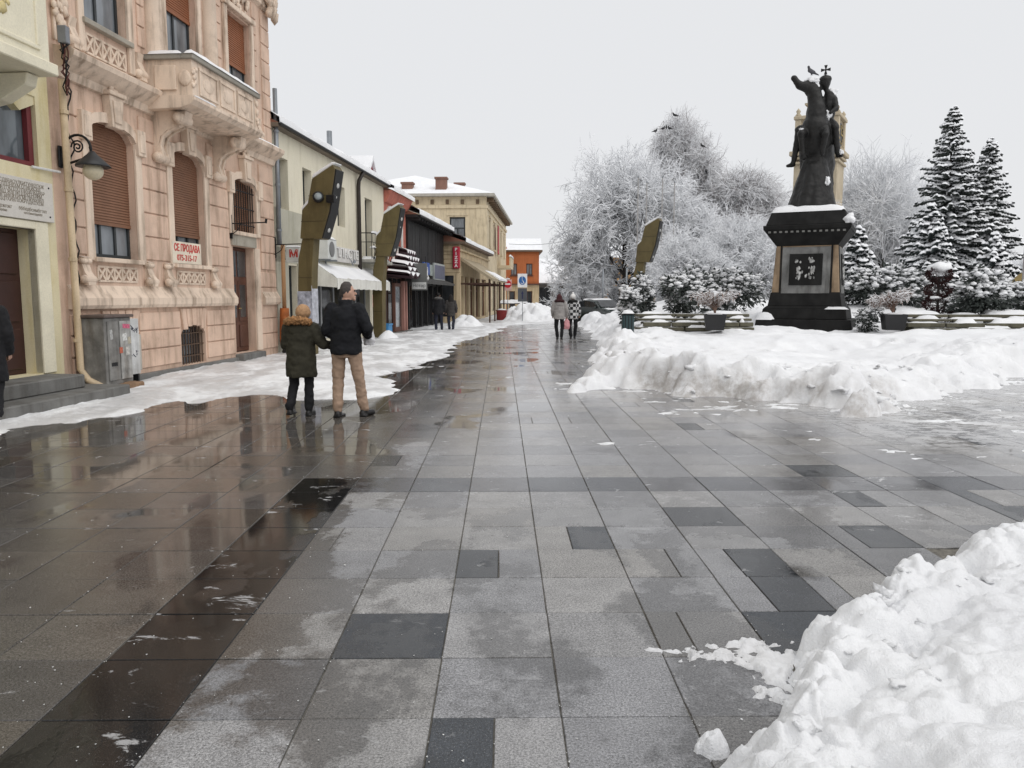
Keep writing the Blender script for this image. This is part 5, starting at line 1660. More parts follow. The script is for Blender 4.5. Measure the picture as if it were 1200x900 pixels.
wc.tube(pts, .022, 5).tube([(-.03, -.08, 3.38), (-.03, -.08, 3.18), (.10, -.08, 3.16), (.17, -.08, 3.0), (.22, -.08, 3.0)], .026, 5).ball((-.03, -.08, 3.46), .05, 1, (1, .4, 1))
wc.build('wheelchair_symbol', MATS['sign_white2'], dp)
MB().box(-.48, .48, -.05, -.03, 1.6, 2.62).build('lower_panel', mat('panel_grey', (.085, .09, .10), .5), dp, bevel=.01)
MB().prism([(-.06, 1.8), (.06, 1.8), (.06, 2.2), (.14, 2.2), (0, 2.42), (-.14, 2.2), (-.06, 2.2)], -.056, -.05, 'y').build('arrow', mat('arrow_navy', (.02, .025, .08), .5), dp)
# tables with snow by the canopy
for k in range(3):
    t = thing('cafe_table', 'snow-topped outdoor table by the no-entry sign, %s of three' % ('nearest', 'middle', 'farthest')[k], 'table', (.35 + .55 * k, 58.5 + 1.5 * k, 0), 0, 'snow-topped cafe tables')
    MB().box(-.4, .4, -.4, .4, .72, .76).build('top', mat('table_dark', (.06, .05, .045), .6), t)
    for x in (-.33, .33):
        for y in (-.33, .33):
            MB().box(x - .03, x + .03, y - .03, y + .03, 0, .72).build('leg', MATS['table_dark'], t)
    sn = MB(); snow_cap(sn, -.42, .42, -.42, .42, .76, .16, 6, k); sn.build('lying_snow', SNOW, t, smooth=True)
    t.scale = (1.4, 1.2, 1.5)

# ---------------------------------------------------------------- parked car
car = thing('parked_car', 'dark green parked car with snow on bonnet, behind the two women', 'car', (5.9, 47.5, 0), R(-62))
M_CAR = mat('dark_green_paint', (.012, .022, .02), .25, var=.1, snow=.93, spec=.6)
prof = [(-2.1, .35), (-2.15, .6), (-2.05, .9), (-1.5, 1.0), (-1.05, 1.38), (-.3, 1.48), (.5, 1.40), (1.15, .98), (1.95, .86), (2.15, .7), (2.18, .4), (2.1, .3)]
cb_ = MB()
vs, fs = [], []
N = len(prof)
for j, (yy, k) in enumerate(((-.86, .0), (-.84, 1), (-.70, 1.0), (0, 1.02), (.70, 1.0), (.84, 1), (.86, 0))):
    for a, b in prof:
        top = b > .95
        f = .93 if (top and abs(yy) > .8) else 1
        vs.append((a * (1 if not top else .99), yy * (.84 if (b > 1.2) else 1), b * f if k else .3 + (b - .3) * .9))
for j in range(6):
    for i in range(N):
        fs.append((j * N + i, j * N + (i + 1) % N, (j + 1) * N + (i + 1) % N, (j + 1) * N + i))
fs += [tuple(range(N)), tuple(reversed(range(6 * N, 7 * N)))]
cb_.add(vs, fs).build('body', M_CAR, car, smooth=True, bevel=.02)
for sy in (-1, 1):
    MB().prism([(-1.25, 1.02), (-1.0, 1.32), (-.3, 1.40), (.45, 1.32), (.98, 1.0)], sy * .80, sy * .83, 'y').build('side_window', M_PANED, car)
    for x in (-1.3, 1.35):
        w_ = MB().lathe([(.1, -.1), (.30, -.1), (.32, 0), (.30, .1), (.1, .1)], 20).build('wheel', mat('tyre', (.018, .018, .018), .8), car, smooth=True, loc=(x, sy * .78, .31), rot=(R(90), 0, 0))
        MB().lathe([(.18, -.11), (.18, .11)], 12).build('rim', M_ZINC, w_)
    MB().ball((2.08, sy * .6, .66), .14, 2, (.5, 1.3, .8)).build('headlight', mat('headlight', (.6, .62, .62), .1), car, smooth=True)
    MB().ball((.85, sy * .95, .98), .1, 2, (.7, 1.1, .7)).build('mirror', M_CAR, car, smooth=True)
MB().add([(.52, -.62, 1.41), (.52, .62, 1.41), (1.14, .74, 1.01), (1.14, -.74, 1.01)], [(0, 1, 2, 3)]).build('windscreen', M_PANED, car, loc=(.02, 0, .02))
MB().box(2.15, 2.2, -.3, .3, .4, .52).build('number_plate', MATS['sign_white2'], car)
caps(car, (1.25, 2.0, -.7, .7, .88, .08, 2), (-1.0, .4, -.6, .6, 1.42, .09, 3))
for k, (x, y) in enumerate(((8.2, 49), (7.0, 51))):
    p_ = thing('light_pole', 'thin grey pole behind the parked car, %s of two' % ('right-hand', 'left-hand')[k], 'pole', (x - .5, y, 0))
    MB().tube([(0, 0, 0), (0, 0, 3.4)], .05, 8).build('shaft', M_ZINC, p_, smooth=True)
# ------------------------------------------------------------------ monument
MX, MY, MPHI = 10.85, 28.0, R(-27)
M_BRZ = mat('dark_bronze', (.016, .0155, .015), .5, var=.3, vs=3, bump=.5, bs=14, bd=.02, metal=.25, snow=.93)
M_GRN = mat('black_granite', (.012, .0118, .0115), .65, var=.5, vs=2.5, bs=90, stain=.5, snow=1.08, spec=.18)
M_TAN = mat('tan_limestone', (.27, .195, .125), .8, var=.25, vs=2.2, stain=.6, stainc=(.35, .3, .25))
M_GREY = mat('grey_slab', (.17, .17, .165), .6, var=.35, vs=2.4, stain=.7, stainc=(.25, .24, .22))
mo = thing('monument_pedestal', 'tall dark stone pedestal with relief panel and snowy cap in the square', 'pedestal', (MX, MY, 0), MPHI)
mo.scale = (.95, .95, 1)
def frust(a, za, b, zb):
    return MB().add([(-a, -a, za), (a, -a, za), (a, a, za), (-a, a, za), (-b, -b, zb), (b, -b, zb), (b, b, zb), (-b, b, zb)],
                    [(3, 2, 1, 0), (4, 5, 6, 7), (0, 1, 5, 4), (1, 2, 6, 5), (2, 3, 7, 6), (3, 0, 4, 7)])
frust(1.72, .0, 1.60, .84).build('base_step', M_GRN, mo, bevel=.02)
frust(1.46, .84, 1.40, 1.2).build('base_step', M_GRN, mo, bevel=.02)
frust(1.40, 1.2, 1.28, 1.30).build('base_step', M_GRN, mo, bevel=.02)
frust(1.26, 1.30, 1.17, 1.76).build('base_moulding', M_GRN, mo, bevel=.01)
frust(1.16, 1.62, 1.04, 3.36).build('shaft', M_TAN, mo, bevel=.02)
frust(1.05, 3.34, 1.44, 3.86).build('cap_moulding', M_GRN, mo, bevel=.01)
frust(1.46, 3.86, 1.48, 4.02).build('cap_slab', M_GRN, mo, bevel=.02)
frust(1.40, 4.02, 1.22, 4.50).build('cap_top', M_GRN, mo, bevel=.02)
me = MB().box(-.045, .045, -.03, .03, -.03, .03).mesh('dentil')
M_DEN = mat('pale_dentil', (.16, .16, .15), .7)
for k in range(14):
    for (dx, dy, rz) in ((-1.25 + k * .192, -1.41, 0),):
        o = link('dentil', me, M_DEN, mo); o.location = (dx, dy, 3.80)
for rz in (0, R(90), R(-90)):
    Mr = Matrix.Rotation(rz, 4, 'Z')
    tilt = math.atan(.12 / 1.74)
    fr = MB()
    T_ = Mr @ Matrix.Translation((0, -1.145, 1.72)) @ Matrix.Rotation(-tilt, 4, 'X')
    fr.box(-.82, .82, -.05, .03, 0, 1.58, T_)
    fo = fr.build('slab_frame', M_GREY, mo, bevel=.01)
    MB().box(-.56, .56, -.085, -.045, .28, 1.34, T_).build('relief_panel', M_GRN, mo, bevel=.008)
    rb = MB()
    qq = random.Random(5)
    for k in range(60):
        rb.ball(T_ @ Vector((qq.choice((qq.uniform(-.34, -.16), qq.uniform(.1, .3), qq.uniform(-.34, .3))), -.09, qq.uniform(.48, .88) if k < 44 else qq.uniform(1.0, 1.2))), qq.uniform(.015, .05), 1, (1, .5, 1.7), .4)
    rb.build('relief_figures', mat('silvered_relief', (.34, .34, .33), .5, var=.8, vs=9), mo, smooth=True)
    for sx_ in (-1, 1):
        MB().box(sx_ * .86 - .03, sx_ * .86 + .03, -.03, .03, -.02, 1.62, T_).build('edge_strip', M_GRN, mo)
caps(mo, (-1.24, 1.24, -1.24, -.55, 4.47, .20, 5), (-1.24, -.4, -.6, 1.2, 4.47, .2, 6), (.8, 1.24, -.6, 1.2, 4.47, .2, 7), (-1.62, -.95, -1.62, -1.2, .82, .26, 8), (.7, 1.5, -1.42, -1.28, 1.19, .10, 9))
MB().ball((1.40, -1.34, 4.14), .17, 3, (1.1, 1.1, 1.0), .5).build('lying_snow', SNOW, mo, smooth=True)

sta = thing('equestrian_statue', 'dark bronze rearing horse and rider statue dusted with snow on the pedestal', 'statue', (MX, MY, 4.50), MPHI)
s = MB()
C = lambda a, b, ra, rb=None: s.cap(a, b, ra, rb)
# rock and drapery under the horse
s.loft([(0, .15, 0, .86, .8), (-.02, .12, .3, .80, .75), (.0, .1, .7, .70, .66), (.02, .08, 1.1, .60, .58), (.04, .1, 1.6, .44, .48), (.04, .15, 1.9, .36, .4)], 18)
C((-.55, -.2, .1), (-.12, -.1, 1.7), .22, .24); C((.55, -.1, .15), (.25, .0, 1.2), .26, .26); C((-.2, -.45, .1), (.0, -.25, 1.5), .26, .24); C((.2, -.5, .05), (.12, -.25, 1.2), .22, .2)
# horse: trunk rising steeply, hindquarters behind
C((.06, .75, 1.75), (.04, .1, 2.5), .60, .58); C((.04, .1, 2.45), (.04, -.18, 2.9), .58, .46); C((.05, -.2, 2.7), (.04, -.22, 2.95), .40, .36)
C((-.22, .8, 1.6), (-.40, .6, 1.0), .24, .16); C((-.40, .6, 1.0), (-.42, .8, .55), .14, .09); C((.36, .8, 1.6), (.48, .6, 1.0), .24, .16); C((.48, .6, 1.0), (.5, .8, .55), .14, .09)
C((.06, 1.1, 1.8), (.1, 1.6, 1.0), .12, .16)
# neck and head thrown up to the left
C((.04, -.15, 2.9), (.04, -.22, 3.5), .40, .31); C((.04, -.22, 3.5), (-.06, -.22, 4.05), .27, .23); C((-.06, -.22, 4.05), (-.22, -.26, 4.28), .24, .22)
C((-.20, -.28, 4.22), (-.50, -.42, 4.30), .21, .14); C((-.50, -.42, 4.30), (-.66, -.48, 4.50), .14, .10); s.ball((-.68, -.49, 4.54), .11, 2)
C((-.10, -.1, 4.42), (-.12, -.08, 4.58), .06, .03); C((-.22, -.05, 4.42), (-.26, -.02, 4.56), .06, .03)
C((.05, .0, 4.3), (.16, .05, 3.4), .10, .14)
# raised forelegs folded
C((-.26, -.3, 2.75), (-.36, -.72, 2.62), .19, .14); C((-.36, -.72, 2.62), (-.30, -.62, 2.0), .12, .08); C((-.30, -.62, 2.0), (-.28, -.5, 1.86), .09, .1)
C((.34, -.3, 2.75), (.40, -.68, 2.55), .19, .14); C((.40, -.68, 2.55), (.32, -.52, 1.95), .12, .08)
# rider
C((.30, .35, 3.1), (.40, .22, 3.7), .26, .25); C((.40, .22, 3.7), (.40, .16, 4.0), .25, .17); C((.38, .14, 4.0), (.30, .1, 4.22), .10, .09)
s.ball((.27, .06, 4.40), .19, 3, (.9, 1, 1.15)); s.lathe([(.2, 0), (.22, .06), (.16, .16), (.04, .2)], 14, (.27, .06, 4.46))
C((.22, .15, 3.85), (.02, -.02, 3.6), .12, .10); C((.02, -.02, 3.6), (.14, -.25, 3.55), .09, .07)
C((.56, .15, 3.85), (.66, .0, 3.5), .13, .10); C((.66, .0, 3.5), (.5, -.2, 3.35), .10, .07)
C((-.18, .2, 3.0), (-.50, -.15, 2.85), .19, .15); C((-.50, -.15, 2.85), (-.66, -.05, 1.75), .13, .09); C((-.66, -.05, 1.72), (-.84, -.22, 1.66), .085, .06)
C((.48, .2, 3.05), (.66, -.12, 2.85), .19, .15); C((.66, -.12, 2.85), (.78, -.05, 1.95), .13, .09); C((.78, -.05, 1.92), (.92, -.2, 1.88), .085, .06)
fuse(s, 'horse_and_rider', M_BRZ, sta, .035, 3, .02, 5)
MB().box(-.95, .85, -.6, 1.2, -.03, .12).build('plinth', M_BRZ, sta, bevel=.02)
cx = MB().tube([(.27, .06, 4.60), (.27, .06, 4.72)], .02, 6)
for a in range(4):
    t = R(90 * a)
    c_, s_ = math.cos(t), math.sin(t)
    P_ = [(.03, .02), (.155, .055), (.155, -.055), (.03, -.02)]
    cx.prism([(.27 + x * c_ - z * s_, 4.84 + x * s_ + z * c_) for x, z in P_], .045, .075, 'y')
cx.ball((.27, .06, 4.84), .04, 1)
cx.build('cross', M_BRZ, sta)
sn = MB()
for (p, r, sc_) in (((-.14, -.25, 4.44), .17, (1.3, 1.1, .7)), ((-.02, -.2, 4.25), .14, (.9, 1, 1.5)), ((.10, -.14, 3.95), .11, (.6, .8, 2.0)), ((.48, .24, 4.1), .17, (1, 1, .8)), ((.36, -.02, 3.28), .20, (.8, .8, .8)), ((-.36, -.74, 2.77), .08, (1, 1, .5)), ((.90, -.2, 2.0), .07, (1, 1.2, 1.3)), ((-.72, -.45, .14), .22, (1.4, .8, .5)), ((.5, -.3, 1.05), .12, (.8, .6, 1.2)), ((.16, -.15, 3.66), .08, (1, 1, .8))):
    MB().ball(p, r, 3, sc_, .6).build('lying_snow', SNOW, sta, smooth=True)
def bird(name, label, x, y, z, rz, k=1., group=None, m=None):
    t = thing(name, label, 'bird', (x, y, z), rz, group)
    b = MB()
    b.cap((-.06 * k, 0, .10 * k), (.08 * k, 0, .14 * k), .055 * k, .065 * k).cap((.10 * k, 0, .16 * k), (.13 * k, 0, .24 * k), .04 * k, .038 * k).cap((-.1 * k, 0, .08 * k), (-.26 * k, 0, .04 * k), .035 * k, .015 * k).cap((.15 * k, 0, .24 * k), (.2 * k, 0, .23 * k), .014 * k, .005 * k)
    b.cap((0, .01 * k, .06 * k), (0, .02 * k, -.01 * k), .012 * k, .01 * k).cap((.02 * k, -.02 * k, .06 * k), (.02 * k, -.02 * k, -.01 * k), .012 * k, .01 * k)
    fuse(b, 'body', m or mat('crow_black', (.02, .02, .022), .6), t, .016 * k, 2)
    return t
bird('pigeon', 'grey pigeon perched on the bronze horse head', MX - .24, MY - .16, 9.12, R(200), 1.15, m=mat('pigeon_grey', (.07, .07, .078), .6))

# ------------------------------------------------------------------ clock tower
TX, TY = 29.6, 75.0
ct = thing('clock_tower', 'sandstone clock tower rising behind the equestrian statue', 'tower', (TX, TY, 0), R(-32))
ct.scale = (.96, .96, .915)
M_SAND = mat('sandstone', (.47, .40, .29), .85, var=.14, vs=.8, bs=12, stain=.5, stainc=(.6, .55, .5), snow=.95)
MB().box(-1.95, 1.95, -1.95, 1.95, 0, 15.0).build('shaft', M_SAND, ct)
for z in (5, 10, 15.0, 15.5):
    MB().box(-2.15, 2.15, -2.15, 2.15, z, z + .25).build('string_course', M_SAND, ct, bevel=.04)
MB().box(-2.35, 2.35, -2.35, 2.35, 15.85, 16.3).build('cornice', M_SAND, ct, bevel=.05)
MB().box(-1.75, 1.75, -1.75, 1.75, 16.3, 19.4).build('belfry', M_SAND, ct)
for sx_ in (-1, 1):
    for sy_ in (-1, 1):
        MB().box(sx_ * 1.7 - .28, sx_ * 1.7 + .28, sy_ * 1.7 - .28, sy_ * 1.7 + .28, 16.3, 19.4).build('corner_pier', M_SAND, ct, bevel=.03)
        MB().lathe([(.25, 0), (.3, .1), (.14, .3), (.22, .5), (.03, .8)], 10, (sx_ * 1.75, sy_ * 1.75, 19.75)).build('finial', M_SAND, ct, smooth=True)
MB().box(-2.1, 2.1, -2.1, 2.1, 19.4, 19.75).build('cornice', M_SAND, ct, bevel=.05)
MB().box(-1.1, 1.1, -1.1, 1.1, 19.75, 20.9).box(-1.3, 1.3, -1.3, 1.3, 20.9, 21.1).build('lantern_stage', M_SAND, ct, bevel=.04)
sn = MB(); snow_cap(sn, -1.3, 1.3, -1.3, 1.3, 21.1, .3, 8, 2); sn.build('lying_snow', SNOW, ct, smooth=True)
for k in range(4):
    Mr = Matrix.Rotation(R(90 * k), 4, 'Z')
    f = MB().lathe([(1.15, 0), (1.15, .1), (1.0, .12), (1.0, .06)], 28).build('clock_face', mat('clock_dark', (.06, .055, .05), .5), ct)
    f.matrix_local = Mr @ Matrix.Translation((0, -1.76, 17.9)) @ Matrix.Rotation(R(90), 4, 'X')
    h_ = MB().box(-.05, .05, -.1, .8, .13, .16).box(-.1, .55, -.05, .05, .16, .19).build('clock_hands', mat('gilt', (.55, .40, .12), .4, metal=.6), f)
    nm = MB()
    for q_ in range(12):
        a = R(30 * q_)
        nm.box(.78, .95, -.04, .04, .12, .15, Matrix.Rotation(a, 4, 'Z'))
    nm.build('hour_marks', MATS['gilt'], f)

# ------------------------------------------------------------------ stepped stone seats
M_SLAB = mat('mossy_slab', (.105, .098, .068), .8, var=.35, vs=3, stain=.5, stainc=(.4, .38, .32), snow=.86)
def terrace(label, x0, x1, y, rz, seed, gap):
    t = thing('stepped_seat', label, 'stone seat', ((x0 + x1) / 2, y, 0), rz, 'stepped stone seats round the monument')
    L = (x1 - x0) / 2
    q_ = random.Random(seed)
    lev = [(.02, .22, .60), (.02, .52, .0), (.52, .84, .0), (.86, .98, .45), (1.02, 1.12, .9), (1.12, 1.3, 1.2)]
    MB().box(-L + .2, L - .2, .35, 2.4, 0, .5).build('core', mat('dark_core', (.03, .03, .028), .9), t)
    for za, zb, dy in ((.50, .62, .0), (.64, .78, .10), (.82, .90, .34), (.94, 1.04, .70)):
        x = -L + q_.uniform(0, .3)
        while x < L - .2:
            w_ = min(q_.uniform(.9, 1.7), L - x)
            o = MB().box(x, x + w_ - .03, dy + q_.uniform(-.03, .03), dy + .9, za, zb).build('slab', M_SLAB, t, bevel=.02)
            if q_.random() < .92:
                sn = MB(); snow_cap(sn, x + q_.uniform(-.1, .3), x + w_ - q_.uniform(-.1, .4), dy + q_.uniform(-.06, .22), dy + .8, zb - .01, q_.uniform(.05, .15), None, seed + za * 9)
                sn.build('lying_snow', SNOW, o, smooth=True)
            x += w_
    for x in (-L + .4, 0, L - .4):
        MB().box(x - .15, x + .15, .2, .8, 0, .5).build('support', mat('dark_core', (.03, .03, .028), .9), t)
    return t
terrace('stepped stone seat with mossy slabs left of the monument', 4.35, 8.2, 25.6, R(-4), 1, 0)
terrace('stepped stone seat with snow-striped slabs right of the monument', 12.75, 17.2, 24.6, R(-10), 2, 0)
bn = thing('litter_bin', 'dark green litter bin beside the mossy stone seat', 'bin', (4.02, 25.2, .46))
MB().box(-.18, .18, -.16, .16, 0, .58).build('body', mat('bin_green', (.03, .055, .06), .5), bn, bevel=.03)
MB().box(-.20, .20, -.18, .18, .58, .62).build('rim', M_IRON, bn, bevel=.01)
for x in (-.1, 0, .1):
    MB().box(x - .012, x + .012, -.172, -.16, .05, .55).build('rib', M_IRON, bn)
sn = MB(); snow_cap(sn, -.2, .2, -.18, .18, .61, .12, 5, 1); sn.build('lying_snow', SNOW, bn, smooth=True)
for k in range(4):
    px_ = (745, 755, 773, 787)[k]
    Y_ = (46, 48, 46, 48)[k]
    t = thing('flagpole', 'bare thin flagpole before the snowy trees, %s of four' % ('leftmost', 'second from left', 'third from left', 'rightmost')[k], 'flagpole', ((px_ - 588) / 925 * Y_, Y_, 0), 0, 'flagpoles')
    MB().tube([(0, 0, 0), (0, 0, 8.4)], [.05, .03], 8).build('pole', mat('pole_grey', (.28, .27, .26), .5), t, smooth=True)
    MB().ball((0, 0, 8.42), .06, 1).build('knob', M_ZINC, t)
t = thing('flagpole', 'single slender mast at the right edge of the square', 'flagpole', (20.8, 31.5, 0))
MB().tube([(0, 0, 0), (0, 0, 6.6)], [.05, .03], 8).build('pole', MATS['pole_grey'], t, smooth=True)
MB().ball((0, 0, 6.62), .06, 1).build('knob', M_ZINC, t)
dsk = thing('round_sign_board', 'mustard yellow round board half hidden by shrubs at the right edge', 'sign', (21.6, 32.5, 0))
MB().lathe([(.62, 0), (.62, .06)], 28).build('disc', mat('mustard', (.22, .16, .06), .6), dsk, loc=(0, 0, 2.0), rot=(R(90), 0, 0))
MB().tube([(0, .06, 0), (0, .06, 2.0)], .04, 8).build('post', M_ZINC, dsk)

# ------------------------------------------------------------------ trees
M_BARK = mat('dark_bark', (.035, .03, .027), .9, var=.3, snow=.75, bump=.5, bs=20)
M_TWIG = mat('snowy_twig', (.20, .19, .185), .9, var=.3, snow=-1.05)
M_BIRCHT = mat('birch_twig', (.34, .30, .295), .9, var=.3, snow=-.5)
M_REDBARK = mat('reddish_bark', (.16, .075, .06), .9, var=.3, snow=.6)
def tubes(segs, snow=.02, n=3):
    A = np.array([s_[0] for s_ in segs]); B = np.array([s_[1] for s_ in segs])
    ra = np.array([s_[2] for s_ in segs])[:, None]; rb = np.array([s_[3] for s_ in segs])[:, None]
    d = B - A
    d /= np.linalg.norm(d, axis=1, keepdims=True) + 1e-9
    z = np.array([0, 0, 1.])
    side = np.cross(d, z)
    ln = np.linalg.norm(side, axis=1, keepdims=True)
    side = np.where(ln < .05, np.array([1., 0, 0]), side / (ln + 1e-9))
    up = np.cross(side, d)
    V = []
    for P_, r in ((A, ra), (B, rb)):
        for k in range(n):
            a = math.pi / 2 + 2 * math.pi * k / n
            rr = r + (snow if k == 0 else 0)
            V.append(P_ + side * math.cos(a) * (r + snow * .4) + up * math.sin(a) * rr)
    V = np.stack(V, 1).reshape(-1, 3)
    o = np.arange(len(segs))[:, None] * 2 * n
    F = [o + np.array([[k, (k + 1) % n, (k + 1) % n + n, k + n]]) for k in range(n)]
    return V, np.concatenate(F, 0)
def rot_dir(d, ang, q_):
    d = Vector(d)
    o = d.orthogonal().normalized()
    o.rotate(Matrix.Rotation(q_.uniform(0, 6.283), 3, d))
    return (d * math.cos(ang) + o * math.sin(ang)).normalized()
def tree_segs(seed, H, trunk, kids, lens, ups, angs, r0, wig=.14, tl=.62):
    q_ = random.Random(seed)
    low, high = [], []
    maxl = len(kids)
    def br(p, d, L, r, lev):
        ns = (6 if tl < .8 else 8, 4, 3, 3, 2, 2)[lev]
        for i in range(ns):
            d = Vector(d) + Vector((q_.gauss(0, wig), q_.gauss(0, wig), q_.gauss(0, wig * .6) + ups[lev]))
            d.normalize()
            e = p + d * (L / ns)
            ra = r * (1 - .62 * i / ns); rb = r * (1 - .62 * (i + 1) / ns)
            (low if lev < 2 else high).append((tuple(p), tuple(e), max(ra, .006), max(rb, .004)))
            p = e
            if lev < maxl and (lev > 0 or i >= trunk):
                for k in range(kids[lev] if lev or i < ns - 1 else kids[lev] + 2):
                    br(p, rot_dir(d, q_.uniform(*angs[lev]), q_), lens[lev] * H * q_.uniform(.7, 1.25) * ((1.15 - .10 * i if tl < .8 else 1.35 - .17 * i) if lev == 0 else 1), r * (.55 if lev else .5), lev + 1)
    br(Vector((0, 0, -.3)), Vector((0, 0, 1)), H * tl, r0, 0)
    return low, high
def leafless(name, label, x, y, seed, H, W, style='round', group='snow-laden bare trees', dense=True):
    if style == 'round':
        lo, hi = tree_segs(seed, H, 1, [3, 3, 3, 3], [.42, .23, .13, .062], [.02, .02, .0, -.01, -.02], [(.5, 1.15), (.5, 1.1), (.5, 1.1), (.4, 1.2)], H * .022)
    elif style == 'birch':
        lo, hi = tree_segs(seed, H, 0, [3, 3, 3, 3], [.21, .13, .09, .075], [.06, .05, -.03, -.17, -.28], [(.5, 1.05), (.4, 1.0), (.5, 1.1), (.4, 1.1)], H * .013, .13, .9)
    else:
        lo, hi = tree_segs(seed, H, 0, [3, 3, 3, 2], [.40, .24, .15, .1], [.04, .05, .04, .02, .0], [(.3, .8), (.4, 1.0), (.4, 1.0), (.4, 1.0)], H * .018)
    t = thing(name, label, 'tree', (x, y, 0), 0, group)
    bw = float(np.percentile([abs(p[1][0]) for p in hi], 96))
    ht = float(np.percentile([p[1][2] for p in hi], 99.7))
    kx, kz = W / 2 / bw, H / ht
    for segs, nm, m, sn_, n_ in ((lo, 'trunk', M_REDBARK if style == 'birch' else M_BARK, .03, 6), (hi, 'crown', M_BIRCHT if style == 'birch' else M_TWIG, .012 if style == 'birch' else .016, 3)):
        V, F = tubes(segs, sn_, n_)
        V[:, 0] *= kx; V[:, 1] *= kx; V[:, 2] *= kz
        link(nm, np_mesh(nm, V, F, nm == 'trunk'), m, t)
    return t
T1 = leafless('snowy_tree', 'broad round bare tree thick with snow beyond the two women', 9.0, 60, 3, 12.8, 9.6)
T2 = leafless('weeping_birch', 'tallest drooping birch with reddish trunk and crows in its top', 19.2, 73, 5, 18.0, 9.0, 'birch')
T3 = leafless('weeping_birch', 'lower drooping birch just right of the tallest birch', 22.6, 70, 9, 12.4, 8.6, 'birch')
T4 = leafless('snowy_tree', 'rounded snowy tree between the flagpoles and the monument', 14.6, 58, 12, 9.0, 8.5)
def clone(src, label, x, y, rz, sc_):
    c = copy_tree(src)
    c.location = (x, y, 0); c.rotation_euler = (0, 0, rz); c.scale = sc_ if hasattr(sc_, '__len__') else (sc_,) * 3
    c['label'] = label
    return c
clone(T4, 'low snowy tree close left of the monument shaft', 15.5, 47, 1.0, .72)
clone(T4, 'spreading snowy tree behind the left stepped seat', 10.4, 45.5, 2.2, (.72, .72, .56))
clone(T3, 'grey drooping tree left of the clock tower', 25.2, 82, 1.7, (1.05, 1.05, 1.12))
clone(T3, 'pale drooping tree behind the pedestal', 22.5, 62, 3.1, .72)
T5 = leafless('snowy_tree', 'tall grey leafless tree just right of the clock tower', 38.6, 80, 21, 16.5, 10.5, 'up')
clone(T5, 'leafless tree behind the statue, left of the tower foot', 29.0, 86, 2.0, .86)
clone(T1, 'wide pale tree between the clock tower and the conifers', 43.2, 88, 2.6, .92)
clone(T5, 'faint small tree far behind the right conifer', 58, 95, .5, .6)
clone(T1, 'faint low tree at the far right beyond the conifers', 64, 100, 4.1, (.9, .9, .5))
clone(T4, 'faint spreading tree beyond the mustard round board', 52, 84, 1.1, .72)
st_ = leafless('street_tree', 'slim young street tree with clipped snowy crown by the car', 6.0, 62, 31, 6.2, 5.0, 'round', dense=False)
# crows
crow = None
for k, (px_, py_, lab) in enumerate(((766, 157, 'lone crow on the left shoulder of the tall birch'), (775, 154, 'leftmost of three crows side by side on the birch'), (779, 153, 'middle one of three crows side by side on the birch'), (783, 154, 'rightmost of three crows side by side on the birch'), (789, 139, 'topmost crow at the tip of the tall birch'), (822, 174, 'crow on the right slope of the tall birch'), (827, 204, 'crow where the two birches meet'), (872, 215, 'crow on the grey tree left of the tower'))):
    Y_ = 71.
    dz = (348 - py_) / 925 * Y_ * .975 + 1.6
    X_ = (px_ - 588) / 925 * Y_ * .985
    if crow is None:
        crow = bird('crow', lab, X_, Y_, dz, R(30), 1.5, 'crows perched in the birches')
    else:
        c = copy_tree(crow); c.location = (X_, Y_, dz); c.rotation_euler = (0, 0, R(40 * k)); c['label'] = lab

